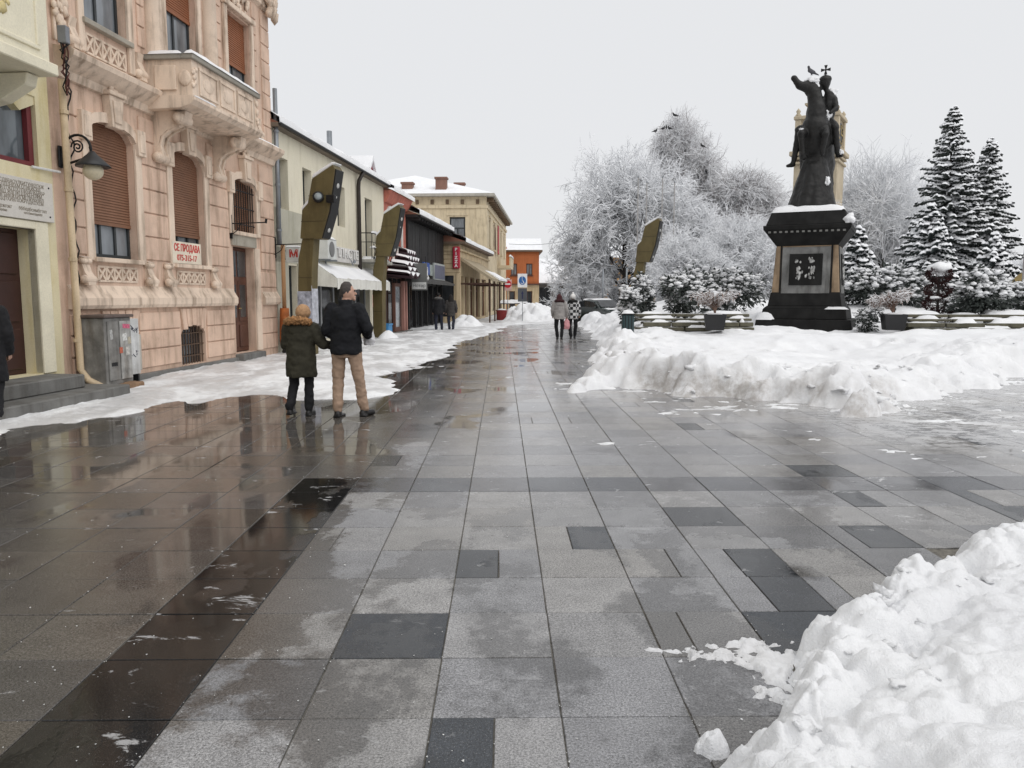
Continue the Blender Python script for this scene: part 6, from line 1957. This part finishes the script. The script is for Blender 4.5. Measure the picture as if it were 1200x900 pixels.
# ------------------------------------------------------------------ conifers and shrubs
M_NEED = mat('dark_needles', (.055, .064, .058), .8, var=.4, vs=3)
M_NEEDB = mat('blue_needles', (.035, .045, .044), .8, var=.4, vs=3)
M_SNOWL = mat('branch_snow', (.86, .87, .89), .85, var=.05)
def conifer(name, label, x, y, H, W, seed, snowy=.6, m=None, lv=70, base=.06):
    q_ = random.Random(seed)
    t = thing(name, label, 'tree', (x, y, 0), 0, 'snow-dusted conifers')
    MB().tube([(0, 0, -.2), (0, 0, H * .97)], [H * .02, .02], 8).build('trunk', M_BARK, t, smooth=True)
    V, F, VS, FS = [], [], [], []
    for i in range(lv):
        u = (i + q_.random() * .5) / lv
        z0 = H * (base + (1 - base) * u)
        L0 = W / 2 * (1 - u) ** .82 * q_.uniform(.75, 1.15) + .12
        nb = max(5, int(10 - 3 * u))
        for k in range(nb):
            a = q_.uniform(0, 6.283)
            uk = min(.995, max(0, u + q_.uniform(-3, 3) / lv))
            z0 = H * (base + (1 - base) * uk)
            L = (W / 2 * (1 - uk) ** .82 + .08) * (q_.uniform(.35, 1.0) if q_.random() < .6 else q_.uniform(.8, 1.2))
            ns = max(3, int(L / .20))
            dr = -.12 - .25 * (1 - u) + q_.uniform(-.28, .28)
            for j in range(1, ns + 1):
                v = j / ns
                r = L * v
                zz = z0 + dr * r + .06 * r * v * v * 1.6
                wd = .10 + .26 * L * (1 - v) * .35 + .06
                ca, sa = math.cos(a), math.sin(a)
                for sd in (-1, 0, 1):
                    l2 = (.6 + .5 * (1 - uk)) * (.30 if sd else .26) * q_.uniform(.7, 1.3) * (.5 + .026 * H)
                    aa = a + sd * q_.uniform(.6, 1.1)
                    bx, by = r * ca, r * sa
                    ex, ey = bx + l2 * math.cos(aa), by + l2 * math.sin(aa)
                    ez = zz - l2 * q_.uniform(.2, .65)
                    h_ = .05 + .03 * l2
                    px_, py_ = -math.sin(aa) * h_, math.cos(aa) * h_
                    o = len(V)
                    V += [(bx + px_, by + py_, zz), (bx - px_, by - py_, zz - .02), (ex - px_ * .5, ey - py_ * .5, ez), (ex + px_ * .5, ey + py_ * .5, ez + .02), (bx, by, zz - .12 - .08 * l2), (ex, ey, ez - .08)]
                    F += [(o, o + 1, o + 2, o + 3), (o, o + 4, o + 5, o + 3)]
                    if q_.random() < snowy:
                        g_ = q_.uniform(1.2, 3.2)
                        o = len(VS)
                        zt = .035 + .03 * q_.random()
                        VS += [(bx + px_ * g_, by + py_ * g_, zz + zt * .5), (bx - px_ * g_, by - py_ * g_, zz + zt * .5), (ex - px_ * .6 * g_, ey - py_ * .6 * g_, ez + zt), (ex + px_ * .6 * g_, ey + py_ * .6 * g_, ez + zt), ((bx + ex) / 2, (by + ey) / 2, (zz + ez) / 2 + zt * 3.0)]
                        FS += [(o, o + 1, o + 4), (o + 1, o + 2, o + 4), (o + 2, o + 3, o + 4), (o + 3, o, o + 4)]
    link('crown', np_mesh('crown', V, F), m or M_NEED, t)
    link('branch_snow', np_mesh('branch_snow', VS, FS), M_SNOWL, t)
    return t
conifer('conifer', 'tallest dark conifer right of the clock tower, snow on every tier', 33.0, 59, 15.4, 8.0, 1, .95)
conifer('conifer', 'dark conifer at the right with less snow on its branches', 35.9, 59, 13.2, 6.6, 2, .75)
conifer('spruce', 'shorter spruce thick with snow in front of the tallest conifer', 25.3, 47, 7.0, 5.4, 3, .95, M_NEEDB, 34, .02)
conifer('spruce', 'small conical spruce right of the pedestal, laden with snow', 18.6, 41.5, 5.2, 3.4, 4, .95, M_NEEDB, 28, .02)
conifer('spruce', 'young spruce right of the topiary, heavy with snow', 23.6, 38, 4.6, 3.6, 6, .9, M_NEEDB, 26, .0)

def shrub(name, label, x, y, z, w, d, h, seed, dens=1., dark=None, snowy=.62, leaf=.10, taper=.25):
    """evergreen bush: dark sprays through the whole volume, pads of snow on the outer tops"""
    q_ = random.Random(seed)
    t = thing(name, label, 'shrub', (x, y, z), 0, 'snow-covered shrubs')
    V, F = [], []
    sm = MB()
    lobes = [(q_.uniform(-.30, .30) * w, q_.uniform(-.30, .30) * d, h * q_.uniform(.25, .72), q_.uniform(.22, .36)) for _ in range(9)] + [(0, 0, h * .35, .40), (0, 0, h * .68, .30)]
    n = int(1900 * dens)
    for k in range(n):
        lx, ly, lz, lr = q_.choice(lobes)
        v = Vector((q_.gauss(0, 1), q_.gauss(0, 1), q_.gauss(0, 1))).normalized() * (q_.random() ** .35)
        p = Vector((lx + v.x * lr * w, ly + v.y * lr * d, lz + v.z * lr * h * .9))
        if p.z < .02:
            continue
        a, l = q_.uniform(0, 6.28), leaf * q_.uniform(.7, 1.7)
        out = Vector((v.x, v.y, v.z * .5 + q_.uniform(-.6, .3))).normalized() * l
        sd_ = Vector((math.cos(a), math.sin(a), q_.uniform(-.5, .5))) * l * .42
        o = len(V)
        V += [tuple(p - sd_), tuple(p + sd_), tuple(p + out + sd_ * .3), tuple(p + out - sd_ * .3)]
        F.append((o, o + 1, o + 2, o + 3))
        if v.z > .05 and v.length > .62 and q_.random() < snowy * .34:
            sm.ball(p + Vector((0, 0, .02)), leaf * q_.uniform(.5, 1.25), 1, (q_.uniform(.9, 1.5), q_.uniform(.9, 1.5), .62), .35)
    MB().tube([(0, 0, -.3), (0, 0, h * .5)], [.06, .03], 6).build('stem', M_BARK, t)
    link('foliage', np_mesh('foliage', V, F), dark or M_NEED, t)
    tag(sm.build('snow_pads', SNOW, t, smooth=True), kind='stuff')
    return t
shrub('evergreen_shrub', 'dark round evergreen bush behind the left stepped seat', 6.45, 27.6, .75, 1.9, 1.6, 1.75, 1, 1.3, leaf=.09)
shrub('evergreen_shrub', 'small upright evergreen beside the far olive lamp column', 5.35, 30.5, .5, 1.1, 1.0, 2.2, 2, 1.0, leaf=.09, snowy=.8)
shrub('evergreen_shrub', 'white snow-smothered hedge stub left of the seat', 4.75, 29.5, .4, .9, .9, 1.7, 3, .7, snowy=1.6, leaf=.09)
shrub('evergreen_shrub', 'broad evergreen bush touching the left side of the pedestal', 9.8, 34.0, .6, 3.2, 2.0, 2.4, 4, 1.6, snowy=.9)
shrub('evergreen_shrub', 'low dark bush on the slope behind the potted weeping shrub', 9.4, 39.0, .8, 2.4, 2.0, 2.3, 5, 1.2, snowy=.7)
shrub('juniper_bush', 'wide juniper mass right of the pedestal with dark hollows', 17.0, 34.5, .5, 4.0, 2.4, 2.7, 6, 2.4, snowy=.9, leaf=.12)
shrub('juniper_bush', 'lower juniper left of the wide juniper mass', 14.6, 36.0, .5, 2.6, 2.0, 2.0, 7, 1.5, snowy=1.0)
shrub('evergreen_shrub', 'rounded bush on the right stepped seat, cushioned with snow', 16.0, 26.0, .95, 1.9, 1.5, 1.7, 8, 1.7, snowy=1.2, leaf=.09)
shrub('evergreen_shrub', 'bush cut by the right edge beyond the stepped seat', 18.2, 27.2, .8, 1.7, 1.5, 1.5, 9, 1.2, snowy=1.1, leaf=.09)
shrub('evergreen_shrub', 'bush under the young spruce, left of the mustard board', 20.0, 33.5, .5, 2.4, 1.8, 2.0, 10, 1.4, snowy=1.0)
shrub('evergreen_shrub', 'tiny bush at the foot of the topiary', 17.0, 29.5, .9, 1.0, .9, .8, 11, .6, snowy=1.0, leaf=.07)
shrub('evergreen_shrub', 'dark bush between the weeping pot shrub and the pedestal', 8.75, 31.5, .6, 1.2, 1.1, 1.4, 12, .9, snowy=.8)
# topiary: ball over stacked discs
tpy = thing('topiary', 'clipped topiary with a snow-capped ball over a dark reddish cone', 'shrub', (16.6, 30.0, .6))
M_TOPI = mat('reddish_foliage', (.045, .018, .018), .9, var=.5, vs=9)
tb, tb2 = MB(), MB()
q_ = random.Random(3)
V, F = [], []
def hairy(cx, cy, cz, rx, rz, n):
    for k in range(n):
        v = Vector((q_.gauss(0, 1), q_.gauss(0, 1), q_.gauss(0, 1))).normalized() * q_.uniform(.8, 1.05)
        p = Vector((cx + v.x * rx, cy + v.y * rx, cz + v.z * rz))
        s1 = Vector((q_.gauss(0, 1), q_.gauss(0, 1), q_.gauss(0, 1))).normalized() * .05
        s2 = v * .06
        o = len(V)
        V.extend([tuple(p - s1), tuple(p + s1), tuple(p + s2 + s1 * .3), tuple(p + s2 - s1 * .3)])
        F.append((o, o + 1, o + 2, o + 3))
hairy(0, 0, 1.85, .42, .34, 700); hairy(0, 0, 1.25, .46, .26, 600); hairy(0, 0, .75, .52, .3, 700); hairy(-.5, -.2, .2, .4, .26, 500); hairy(.25, -.3, .2, .45, .26, 500)
link('foliage', np_mesh('foliage', V, F), M_TOPI, tpy)
MB().tube([(0, 0, -.2), (0, 0, 1.7)], .05, 6).build('stem', M_BARK, tpy)
for p_, r_, s_ in (((0, 0, 2.08), .40, (1, 1, .55)), ((.3, -.3, 1.42), .14, (1.3, 1, .5)), ((-.28, -.3, .98), .14, (1.3, 1, .5))):
    MB().ball(p_, r_, 3, s_, .35).build('lying_snow', SNOW, tpy, smooth=True)

def weeping_pot(label, x, y, z, seed, lean, dens):
    t = thing('planter_pot', label, 'planter', (x, y, z), R(-12), 'black square plant pots')
    a, b = .27, .34
    MB().add([(-a, -a, 0), (a, -a, 0), (a, a, 0), (-a, a, 0), (-b, -b, .5), (b, -b, .5), (b, b, .5), (-b, b, .5), (-b + .04, -b + .04, .5), (b - .04, -b + .04, .5), (b - .04, b - .04, .5), (-b + .04, b - .04, .5), (-a, -a, .4), (a, -a, .4), (a, a, .4), (-a, a, .4)],
             [(3, 2, 1, 0), (0, 1, 5, 4), (1, 2, 6, 5), (2, 3, 7, 6), (3, 0, 4, 7), (4, 5, 9, 8), (5, 6, 10, 9), (6, 7, 11, 10), (7, 4, 8, 11), (8, 9, 13, 12), (9, 10, 14, 13), (10, 11, 15, 14), (11, 8, 12, 15), (12, 13, 14, 15)]).build('pot', mat('black_pot', (.022, .022, .023), .5), t)
    sn = MB(); snow_cap(sn, -b + .03, b - .03, -b + .03, b - .03, .42, .12, 5, seed)
    sn.build('lying_snow', SNOW, t, smooth=True)
    q_ = random.Random(seed)
    low, hi = [], []
    for k in range(dens):
        a_ = q_.uniform(0, 6.28)
        p = Vector((0, 0, .45)); d = Vector((math.cos(a_) * .22 + lean, math.sin(a_) * .22, 1)).normalized()
        L = q_.uniform(.55, .95)
        for i in range(9):
            e = p + d * L / 7
            hi.append((tuple(p), tuple(e), .008, .007))
            d = (d + Vector((math.cos(a_) * .07 + (lean * .25 if i < 3 else -lean * .7), math.sin(a_) * .07, -.04 - .045 * i))).normalized()
            p = e
            if i > 1:
                for _ in range(2):
                    dd = rot_dir(d, .8, q_)
                    hi.append((tuple(p), tuple(p + dd * .14), .006, .004))
    V, F = tubes(hi, .010, 3)
    link('weeping_branches', np_mesh('weeping_branches', V, F), mat('tan_weeping_twig', (.20, .13, .10), .9, var=.3, snow=.2), t)
    MB().tube([(0, 0, .4), (.03, 0, .9)], [.03, .015], 6).build('stem', M_BARK, t)
    return t
weeping_pot('black square pot with frosted drooping shrub before the left seat', 6.75, 25.0, .56, 5, -.05, 46)
weeping_pot('black square pot with tan grass-like shrub right of the pedestal', 12.45, 25.0, .56, 6, -.22, 60)
lowhedge = shrub('evergreen_shrub', 'small sprawling plant beside the right-hand black pot', 11.85, 25.4, .4, .9, .7, .9, 14, .6, snowy=.9, leaf=.06)
# overhead wire
wr = thing('overhead_wire', 'thin overhead wire between the yellow house and the big snowy tree', 'wire', (.8, 88, 7.4))
MB().tube([(0 + 6.4 * k / 8, -6. * k / 8, -.25 * math.sin(math.pi * k / 8)) for k in range(9)], .02, 5).build('wire_span', M_IRON, wr)
# ------------------------------------------------------------------ people
M_SKIN = mat('skin', (.50, .30, .22), .55, var=.06, bump=0)
def cloth(name, col, **kw):
    return mat(name, col, kw.pop('rough', .85), var=kw.pop('var', .18), vs=kw.pop('vs', 6), bs=160, bump=.35, bd=.003, **kw)
DEF = dict(hip=((-.10, 0, .93), (.10, 0, .93)), knee=((-.12, .02, .50), (.12, .02, .50)), ankle=((-.12, -.02, .09), (.12, -.02, .09)),
           sh=((-.18, 0, 1.44), (.18, 0, 1.44)), elbow=((-.26, -.04, 1.16), (.26, -.04, 1.16)), wrist=((-.25, .08, .92), (.25, .08, .92)), head=(0, .03, 1.67))
def person(label, loc, rz, H, pose, coat, trousers, shoes, hair=None, hat=None, hem=.80, yaw=0., fur=None, vox=.014, bulk=1., group=None, collar=True, longhair=False, gloves=None, scarf=None):
    J = dict(DEF); J.update(pose)
    k = H / 1.8
    t = thing('person', label, 'person', loc, rz, group)
    V3 = lambda p: Vector(p) * k
    hd = V3(J['head'])
    HR = Matrix.Translation(hd) @ Matrix.Rotation(yaw, 4, 'Z')
    b = MB()
    # head with face, ears, jaw; neck
    b.ball(hd, .105 * k, 3, (.80, .98, 1.15))
    b.ball(HR @ Vector((0, .035 * k, -.055 * k)), .072 * k, 2, (.85, .95, .95))
    b.cap(HR @ Vector((0, .095 * k, .0)), HR @ Vector((0, .122 * k, -.03 * k)), .010 * k, .016 * k)
    b.ball(HR @ Vector((0, .098 * k, -.068 * k)), .022 * k, 2, (1.3, .6, .5)); b.ball(HR @ Vector((0, .09 * k, -.1 * k)), .026 * k, 2)
    b.ball(HR @ Vector((0, .088 * k, .028 * k)), .02 * k, 2, (2.6, .5, .5))
    for sx_ in (-1, 1):
        b.ball(HR @ Vector((sx_ * .086 * k, -.005 * k, -.012 * k)), .026 * k, 2, (.45, .8, 1.2), M=HR.to_3x3())
    b.cap(hd - Vector((0, .01, .07)) * k, V3((0, 0, 1.46)), .058 * k, .066 * k)
    # trunk, arms, legs
    b.loft([(0, 0, .86 * k, .15 * k, .11 * k), (0, 0, 1.0 * k, .15 * k, .10 * k), (0, 0, 1.2 * k, .15 * k, .10 * k), (0, 0, 1.38 * k, .17 * k, .105 * k), (0, 0, 1.47 * k, .10 * k, .08 * k)], 16)
    for i in (0, 1):
        sg = (-1, 1)[i]
        b.cap(V3(J['sh'][i]), V3(J['elbow'][i]), .052 * k, .042 * k).cap(V3(J['elbow'][i]), V3(J['wrist'][i]), .042 * k, .030 * k)
        b.cap(V3(J['hip'][i]), V3(J['knee'][i]), .082 * k, .056 * k).cap(V3(J['knee'][i]), V3(J['ankle'][i]), .054 * k, .038 * k)
        # hand: palm, four bent fingers, thumb from the side of the palm
        wv = V3(J['wrist'][i]); d = (wv - V3(J['elbow'][i])).normalized()
        side = d.cross(Vector((sg, 0, .001))).normalized()
        nrm = side.cross(d).normalized()
        b.cap(wv, wv + d * .075 * k, .030 * k, .034 * k)
        for f_ in range(4):
            off = side * (f_ - 1.5) * .021 * k
            ln = (.070, .080, .075, .058)[f_] * k
            p0 = wv + d * .085 * k + off
            p1 = p0 + (d * .8 - nrm * .35 * sg) * ln * .5
            p2 = p1 + (d * .4 - nrm * .8 * sg) * ln * .5
            b.cap(p0, p1, .0095 * k, .009 * k, 8).cap(p1, p2, .009 * k, .008 * k, 8)
        th0 = wv + d * .03 * k + side * .032 * k
        th1 = th0 + (d * .6 + side * .7) * .035 * k
        b.cap(th0, th1, .012 * k, .011 * k, 8).cap(th1, th1 + (d * .9 + side * .1 - nrm * .3 * sg) * .032 * k, .011 * k, .009 * k, 8)
    body = fuse(b, 'body', M_SKIN, t, vox * .75, 2)
    for sx_ in (-1, 1):
        MB().ball(HR @ Vector((sx_ * .033 * k, .088 * k, .012 * k)), .012 * k, 2).build('eye', mat('eye_dark', (.03, .022, .02), .2), body, smooth=True)
    # trousers
    p = MB()
    p.loft([(0, 0, .80 * k, .155 * k, .115 * k), (0, 0, .92 * k, .165 * k, .125 * k), (0, 0, 1.02 * k, .16 * k, .115 * k)], 16)
    for i in (0, 1):
        h_, n_, a_ = V3(J['hip'][i]), V3(J['knee'][i]), V3(J['ankle'][i])
        p.cap(h_, n_, .102 * k, .076 * k).cap(n_, a_ + Vector((0, 0, .03 * k)), .076 * k, .066 * k).cap((n_ + a_) / 2 + Vector((0, -.01, 0)), a_ + Vector((0, 0, .05 * k)), .070 * k, .070 * k)
    fuse(p, 'trousers', trousers, t, vox, 3, .013, 13)
    # shoes
    for i in (0, 1):
        a_ = V3(J['ankle'][i]); f = V3(J.get('toe', ((0, 1, 0), (0, 1, 0)))[i]); f.normalize()
        s_ = MB()
        z0 = a_.z - .09 * k
        s_.cap(Vector((a_.x, a_.y, a_.z + .02 * k)), Vector((a_.x, a_.y, z0 + .05 * k)), .050 * k, .050 * k)
        s_.cap(Vector((a_.x, a_.y, z0 + .045 * k)) - f * .03 * k, Vector((a_.x, a_.y, z0 + .040 * k)) + f * .15 * k, .045 * k, .042 * k)
        s_.box(a_.x - .048 * k, a_.x + .048 * k, a_.y - .07 * k, a_.y + .19 * k, z0, z0 + .028 * k)
        fuse(s_, 'shoe', shoes, t, vox * .8, 2)
    # coat
    c = MB()
    w = bulk
    top = [(0, .01, 1.50 * k, .085 * k * w, .085 * k), (0, .01, 1.53 * k, .08 * k, .085 * k)]
    secs = [(0, 0, hem * k, .205 * k * w, .155 * k * w), (0, 0, (hem + .06) * k, .21 * k * w, .158 * k * w)]
    for z, rx, ry in ((.95, .205, .15), (1.08, .198, .145), (1.22, .205, .145), (1.34, .215, .145), (1.42, .205, .13), (1.475, .14, .105)):
        if z > hem + .1:
            secs.append((0, 0, z * k, rx * k * w, ry * k * w))
    c.loft(secs + top, 22)
    for i in (0, 1):
        s1, e1, w1 = V3(J['sh'][i]), V3(J['elbow'][i]), V3(J['wrist'][i])
        c.cap(s1, e1, .092 * k * w, .072 * k * w).cap(e1, w1 - (w1 - e1).normalized() * .01, .072 * k * w, .058 * k * w)
    if collar:
        c.lathe([(.085 * k, 1.46 * k), (.098 * k, 1.50 * k), (.092 * k, 1.56 * k), (.07 * k, 1.56 * k)], 18, (0, .012, 0))
    co = fuse(c, 'coat', coat, t, vox, 2, .016, 11)
    if fur is not None:
        fm, fz, fr_ = fur
        f = MB()
        pts = []
        for q_ in range(15):
            a_ = R(180 + 14 * q_ - 98 + 90)
            pts.append((fr_ * 1.0 * math.cos(R(200 + q_ * 10)) * k, (-.02 + fr_ * .8 * math.sin(R(200 + q_ * 10))) * k, (fz + .05 * math.cos(R(-70 + q_ * 10))) * k))
        f.tube(pts, [.045 * k + .02 * k * math.sin(math.pi * q_ / 14) for q_ in range(15)], 10)
        fuse(f, 'fur_trim', fm, t, vox * .8, 1, .022, 45)
        hb = MB().ball((0, -.09 * k, (fz - .09) * k), .17 * k, 3, (1.0, .55, .75))
        fuse(hb, 'hood', coat, t, vox, 2, .01, 9)
    if hair is not None:
        h_ = MB()
        h_.ball(HR @ Vector((0, -.010 * k, .018 * k)), .108 * k, 3, (.81, .97, 1.10))
        h_.ball(HR @ Vector((0, -.045 * k, -.02 * k)), .075 * k, 2, (.9, .8, .9))
        if longhair:
            h_.loft([(hd.x, hd.y - .09 * k, hd.z - .34 * k, .13 * k, .06 * k), (hd.x, hd.y - .08 * k, hd.z - .2 * k, .14 * k, .075 * k), (hd.x, hd.y - .05 * k, hd.z - .05 * k, .12 * k, .09 * k), (hd.x, hd.y - .02 * k, hd.z + .05 * k, .1 * k, .1 * k)], 16)
        ho = fuse(h_, 'hair', hair, t, vox * .7, 2, .006, 30)
        # keep the face free: pull hair in front of the ears back inside the skull
        for v in ho.data.vertices:
            q_ = HR.inverted() @ v.co
            a_ = min(1, max(0, (q_.y / k - .005) / .045)) * min(1, max(0, (.085 - q_.z / k) / .04))
            v.co = HR @ (q_ * (1 - .24 * a_))
    if hat is not None:
        hm, style = hat
        h_ = MB()
        h_.ball(HR @ Vector((0, -.006 * k, .035 * k)), .124 * k, 3, (.92, 1.0, 1.02 if style == 'beanie' else 1.0))
        h_.lathe([(.098 * k, -.02 * k), (.118 * k, .0), (.12 * k, .04 * k), (.1 * k, .06 * k)], 18, tuple(hd))
        if style == 'bobble':
            h_.ball(HR @ Vector((0, 0, .175 * k)), .05 * k, 2)
        ho = fuse(h_, 'hat', hm, t, vox * .7, 2, .004, 50)
        for v in ho.data.vertices:
            q_ = HR.inverted() @ v.co
            if q_.y > .02 * k and q_.z < .02 * k:
                v.co = HR @ Vector((q_.x * .7, .02 * k, max(q_.z, 0)))
    return t

BLACK = cloth('black_cloth', (.012, .012, .014))
NAVY = cloth('navy_wool', (.008, .0085, .011), rough=.9)
BEIGE = cloth('beige_chino', (.36, .25, .18), var=.12)
OLIVE = cloth('olive_parka', (.034, .031, .020))
LEATH = mat('black_leather', (.014, .013, .013), .4, var=.2)
person('man in navy jacket and beige trousers walking beside the woman in parka', (-2.07, 10.5, 0), R(-8), 1.80,
       dict(hip=((-.10, 0, .93), (.10, 0, .93)), knee=((-.125, .03, .50), (.15, .06, .50)), ankle=((-.125, -.02, .09), (.20, .10, .09)), toe=((-.25, 1, 0), (.55, 1, 0)),
            elbow=((-.25, -.05, 1.16), (.31, -.03, 1.19)), wrist=((-.18, .16, 1.04), (.22, .22, 1.09)), head=(.02, .05, 1.67)),
       NAVY, BEIGE, LEATH, hair=cloth('dark_grey_hair', (.06, .052, .048), vs=30), hem=.845, yaw=R(-48), vox=.013, bulk=1.03)
person('woman in olive parka with fur hood and tan knit hat holding his arm', (-2.70, 10.62, 0), R(-6), 1.54,
       dict(knee=((-.14, .05, .50), (.10, .06, .50)), ankle=((-.16, -.10, .12), (.10, .02, .09)), hip=((-.10, 0, .93), (.09, 0, .93)), toe=((-.1, 1, 0), (.1, 1, 0)), sh=((-.19, 0, 1.38), (.20, 0, 1.38)),
            elbow=((-.25, .02, 1.12), (.36, .0, 1.14)), wrist=((-.16, .22, 1.05), (.46, .18, 1.10)), head=(.03, .07, 1.60)),
       OLIVE, BLACK, LEATH, hat=(cloth('tan_knit', (.40, .24, .13), vs=30), 'beanie'), hem=.62, fur=(cloth('brown_fur', (.30, .155, .065), vs=18, var=.5), 1.46, .205), vox=.013, bulk=1.16, collar=False)
person('person in long black coat cut off by the left edge, near the steps', (-6.50, 10.0, 0), R(25), 1.76,
       dict(ankle=((-.06, .10, .09), (.10, -.12, .10)), knee=((-.08, .12, .5), (.11, .0, .5))), BLACK, BLACK, LEATH, hair=cloth('black_hair', (.015, .013, .012), vs=30), hem=.55, vox=.018, bulk=1.12)
person('man of the strolling couple, black coat with grey hood down', (-2.98, 37.3, 0), R(4), 1.80,
       dict(ankle=((-.11, -.05, .09), (.16, .12, .09)), knee=((-.12, .02, .5), (.14, .12, .5))), BLACK, cloth('dark_denim', (.022, .025, .04)), LEATH, hair=MATS['black_hair'], hem=.78, vox=.02, bulk=1.18,
       fur=(cloth('grey_hood', (.12, .115, .11)), 1.50, .17), group='strolling couple')
person('woman of the strolling couple in charcoal jacket with dark hair', (-2.40, 37.5, 0), R(-2), 1.72,
       dict(ankle=((-.09, .08, .09), (.10, -.06, .09)), elbow=((-.26, -.04, 1.16), (.27, -.02, 1.14))), cloth('charcoal_jacket', (.05, .046, .044)), cloth('dark_denim', (.022, .025, .04)), LEATH, hair=MATS['black_hair'], longhair=True, hem=.74, vox=.02, group='strolling couple')
person('woman with dark red hair in pale grey jacket, left of the pair', (2.18, 30.0, 0), R(0), 1.72,
       dict(ankle=((-.07, .02, .09), (.09, -.06, .09)), wrist=((-.25, .12, .95), (.30, .05, .90)), elbow=((-.27, -.02, 1.16), (.30, -.03, 1.16))), cloth('pale_grey_jacket', (.33, .31, .30)), BLACK, LEATH, hair=cloth('dark_red_hair', (.055, .016, .018), vs=30), longhair=True, hem=.80, vox=.018, bulk=1.1,
       fur=(cloth('dark_red_hood', (.05, .018, .02)), 1.49, .18), group='two women walking away')
ck = NT('check_jacket')
chk = _n(ck.t, 'ShaderNodeTexChecker'); chk.inputs['Scale'].default_value = 9
chk.inputs[1].default_value = (.02, .02, .022, 1); chk.inputs[2].default_value = (.60, .60, .60, 1)
tc_ = _n(ck.t, 'ShaderNodeTexCoord'); ck.L(tc_.outputs['Object'], chk.inputs[0])
CHECK = ck.set(Base_Color=chk.outputs[0], Roughness=.85)
person('woman in black and white checked jacket and white bobble hat', (2.74, 30.5, 0), R(-3), 1.70,
       dict(ankle=((-.08, -.04, .09), (.08, .06, .09)), wrist=((-.27, .06, .92), (.27, .10, .95))), CHECK, BLACK, LEATH, hat=(cloth('white_knit', (.66, .65, .63)), 'bobble'), hem=.80, vox=.018, bulk=1.08,
       fur=(cloth('black_hood', (.02, .02, .02)), 1.49, .17), group='two women walking away')
bg = thing('carrier_bag', 'pink plastic carrier bag hanging between the two women', 'bag', (2.46, 30.05, .38))
b = MB().loft([(0, 0, 0, .11, .06), (0, 0, .12, .14, .08), (0, 0, .3, .11, .05), (0, 0, .38, .05, .03)], 12)
fuse(b, 'bag_body', mat('pink_plastic', (.60, .28, .30), .4), bg, .015, 2, .012, 14)
MB().tube([(-.03, 0, .36), (-.02, 0, .48), (.02, 0, .48), (.03, 0, .36)], .008, 5).build('handle', MATS['pink_plastic'], bg)
bg2 = thing('carrier_bag', 'white and blue carrier bag held in front of the man in beige trousers', 'bag', (-1.80, 10.74, .95))
bg2.scale = (.7, .7, .75)
b = MB().loft([(0, 0, 0, .10, .05), (0, 0, .1, .12, .07), (0, 0, .24, .09, .05), (0, 0, .3, .04, .03)], 12)
fuse(b, 'bag_body', mat('white_plastic', (.62, .62, .64), .4), bg2, .012, 2, .012, 14)
MB().tube([(-.03, 0, .28), (-.02, 0, .36), (.02, 0, .36), (.03, 0, .28)], .006, 5).build('handle', MATS['white_plastic'], bg2)
# blue crate and blurred goods by the shop
cr_ = thing('blue_crate', 'blue plastic crate standing under the white awning', 'crate', fpt(CS0 + 9.0, .7, .08), FROT)
MB().box(-.3, .3, -.2, .2, 0, .05).box(-.3, .3, -.2, -.17, .05, .5).box(-.3, .3, .17, .2, .05, .5).box(-.3, -.27, -.17, .17, .05, .5).box(.27, .3, -.17, .17, .05, .5).build('crate_body', mat('blue_plastic', (.06, .24, .48), .5), cr_, bevel=.01)
MB().box(-.32, .32, -.22, -.2, .44, .5).build('rim', MATS['blue_plastic'], cr_)
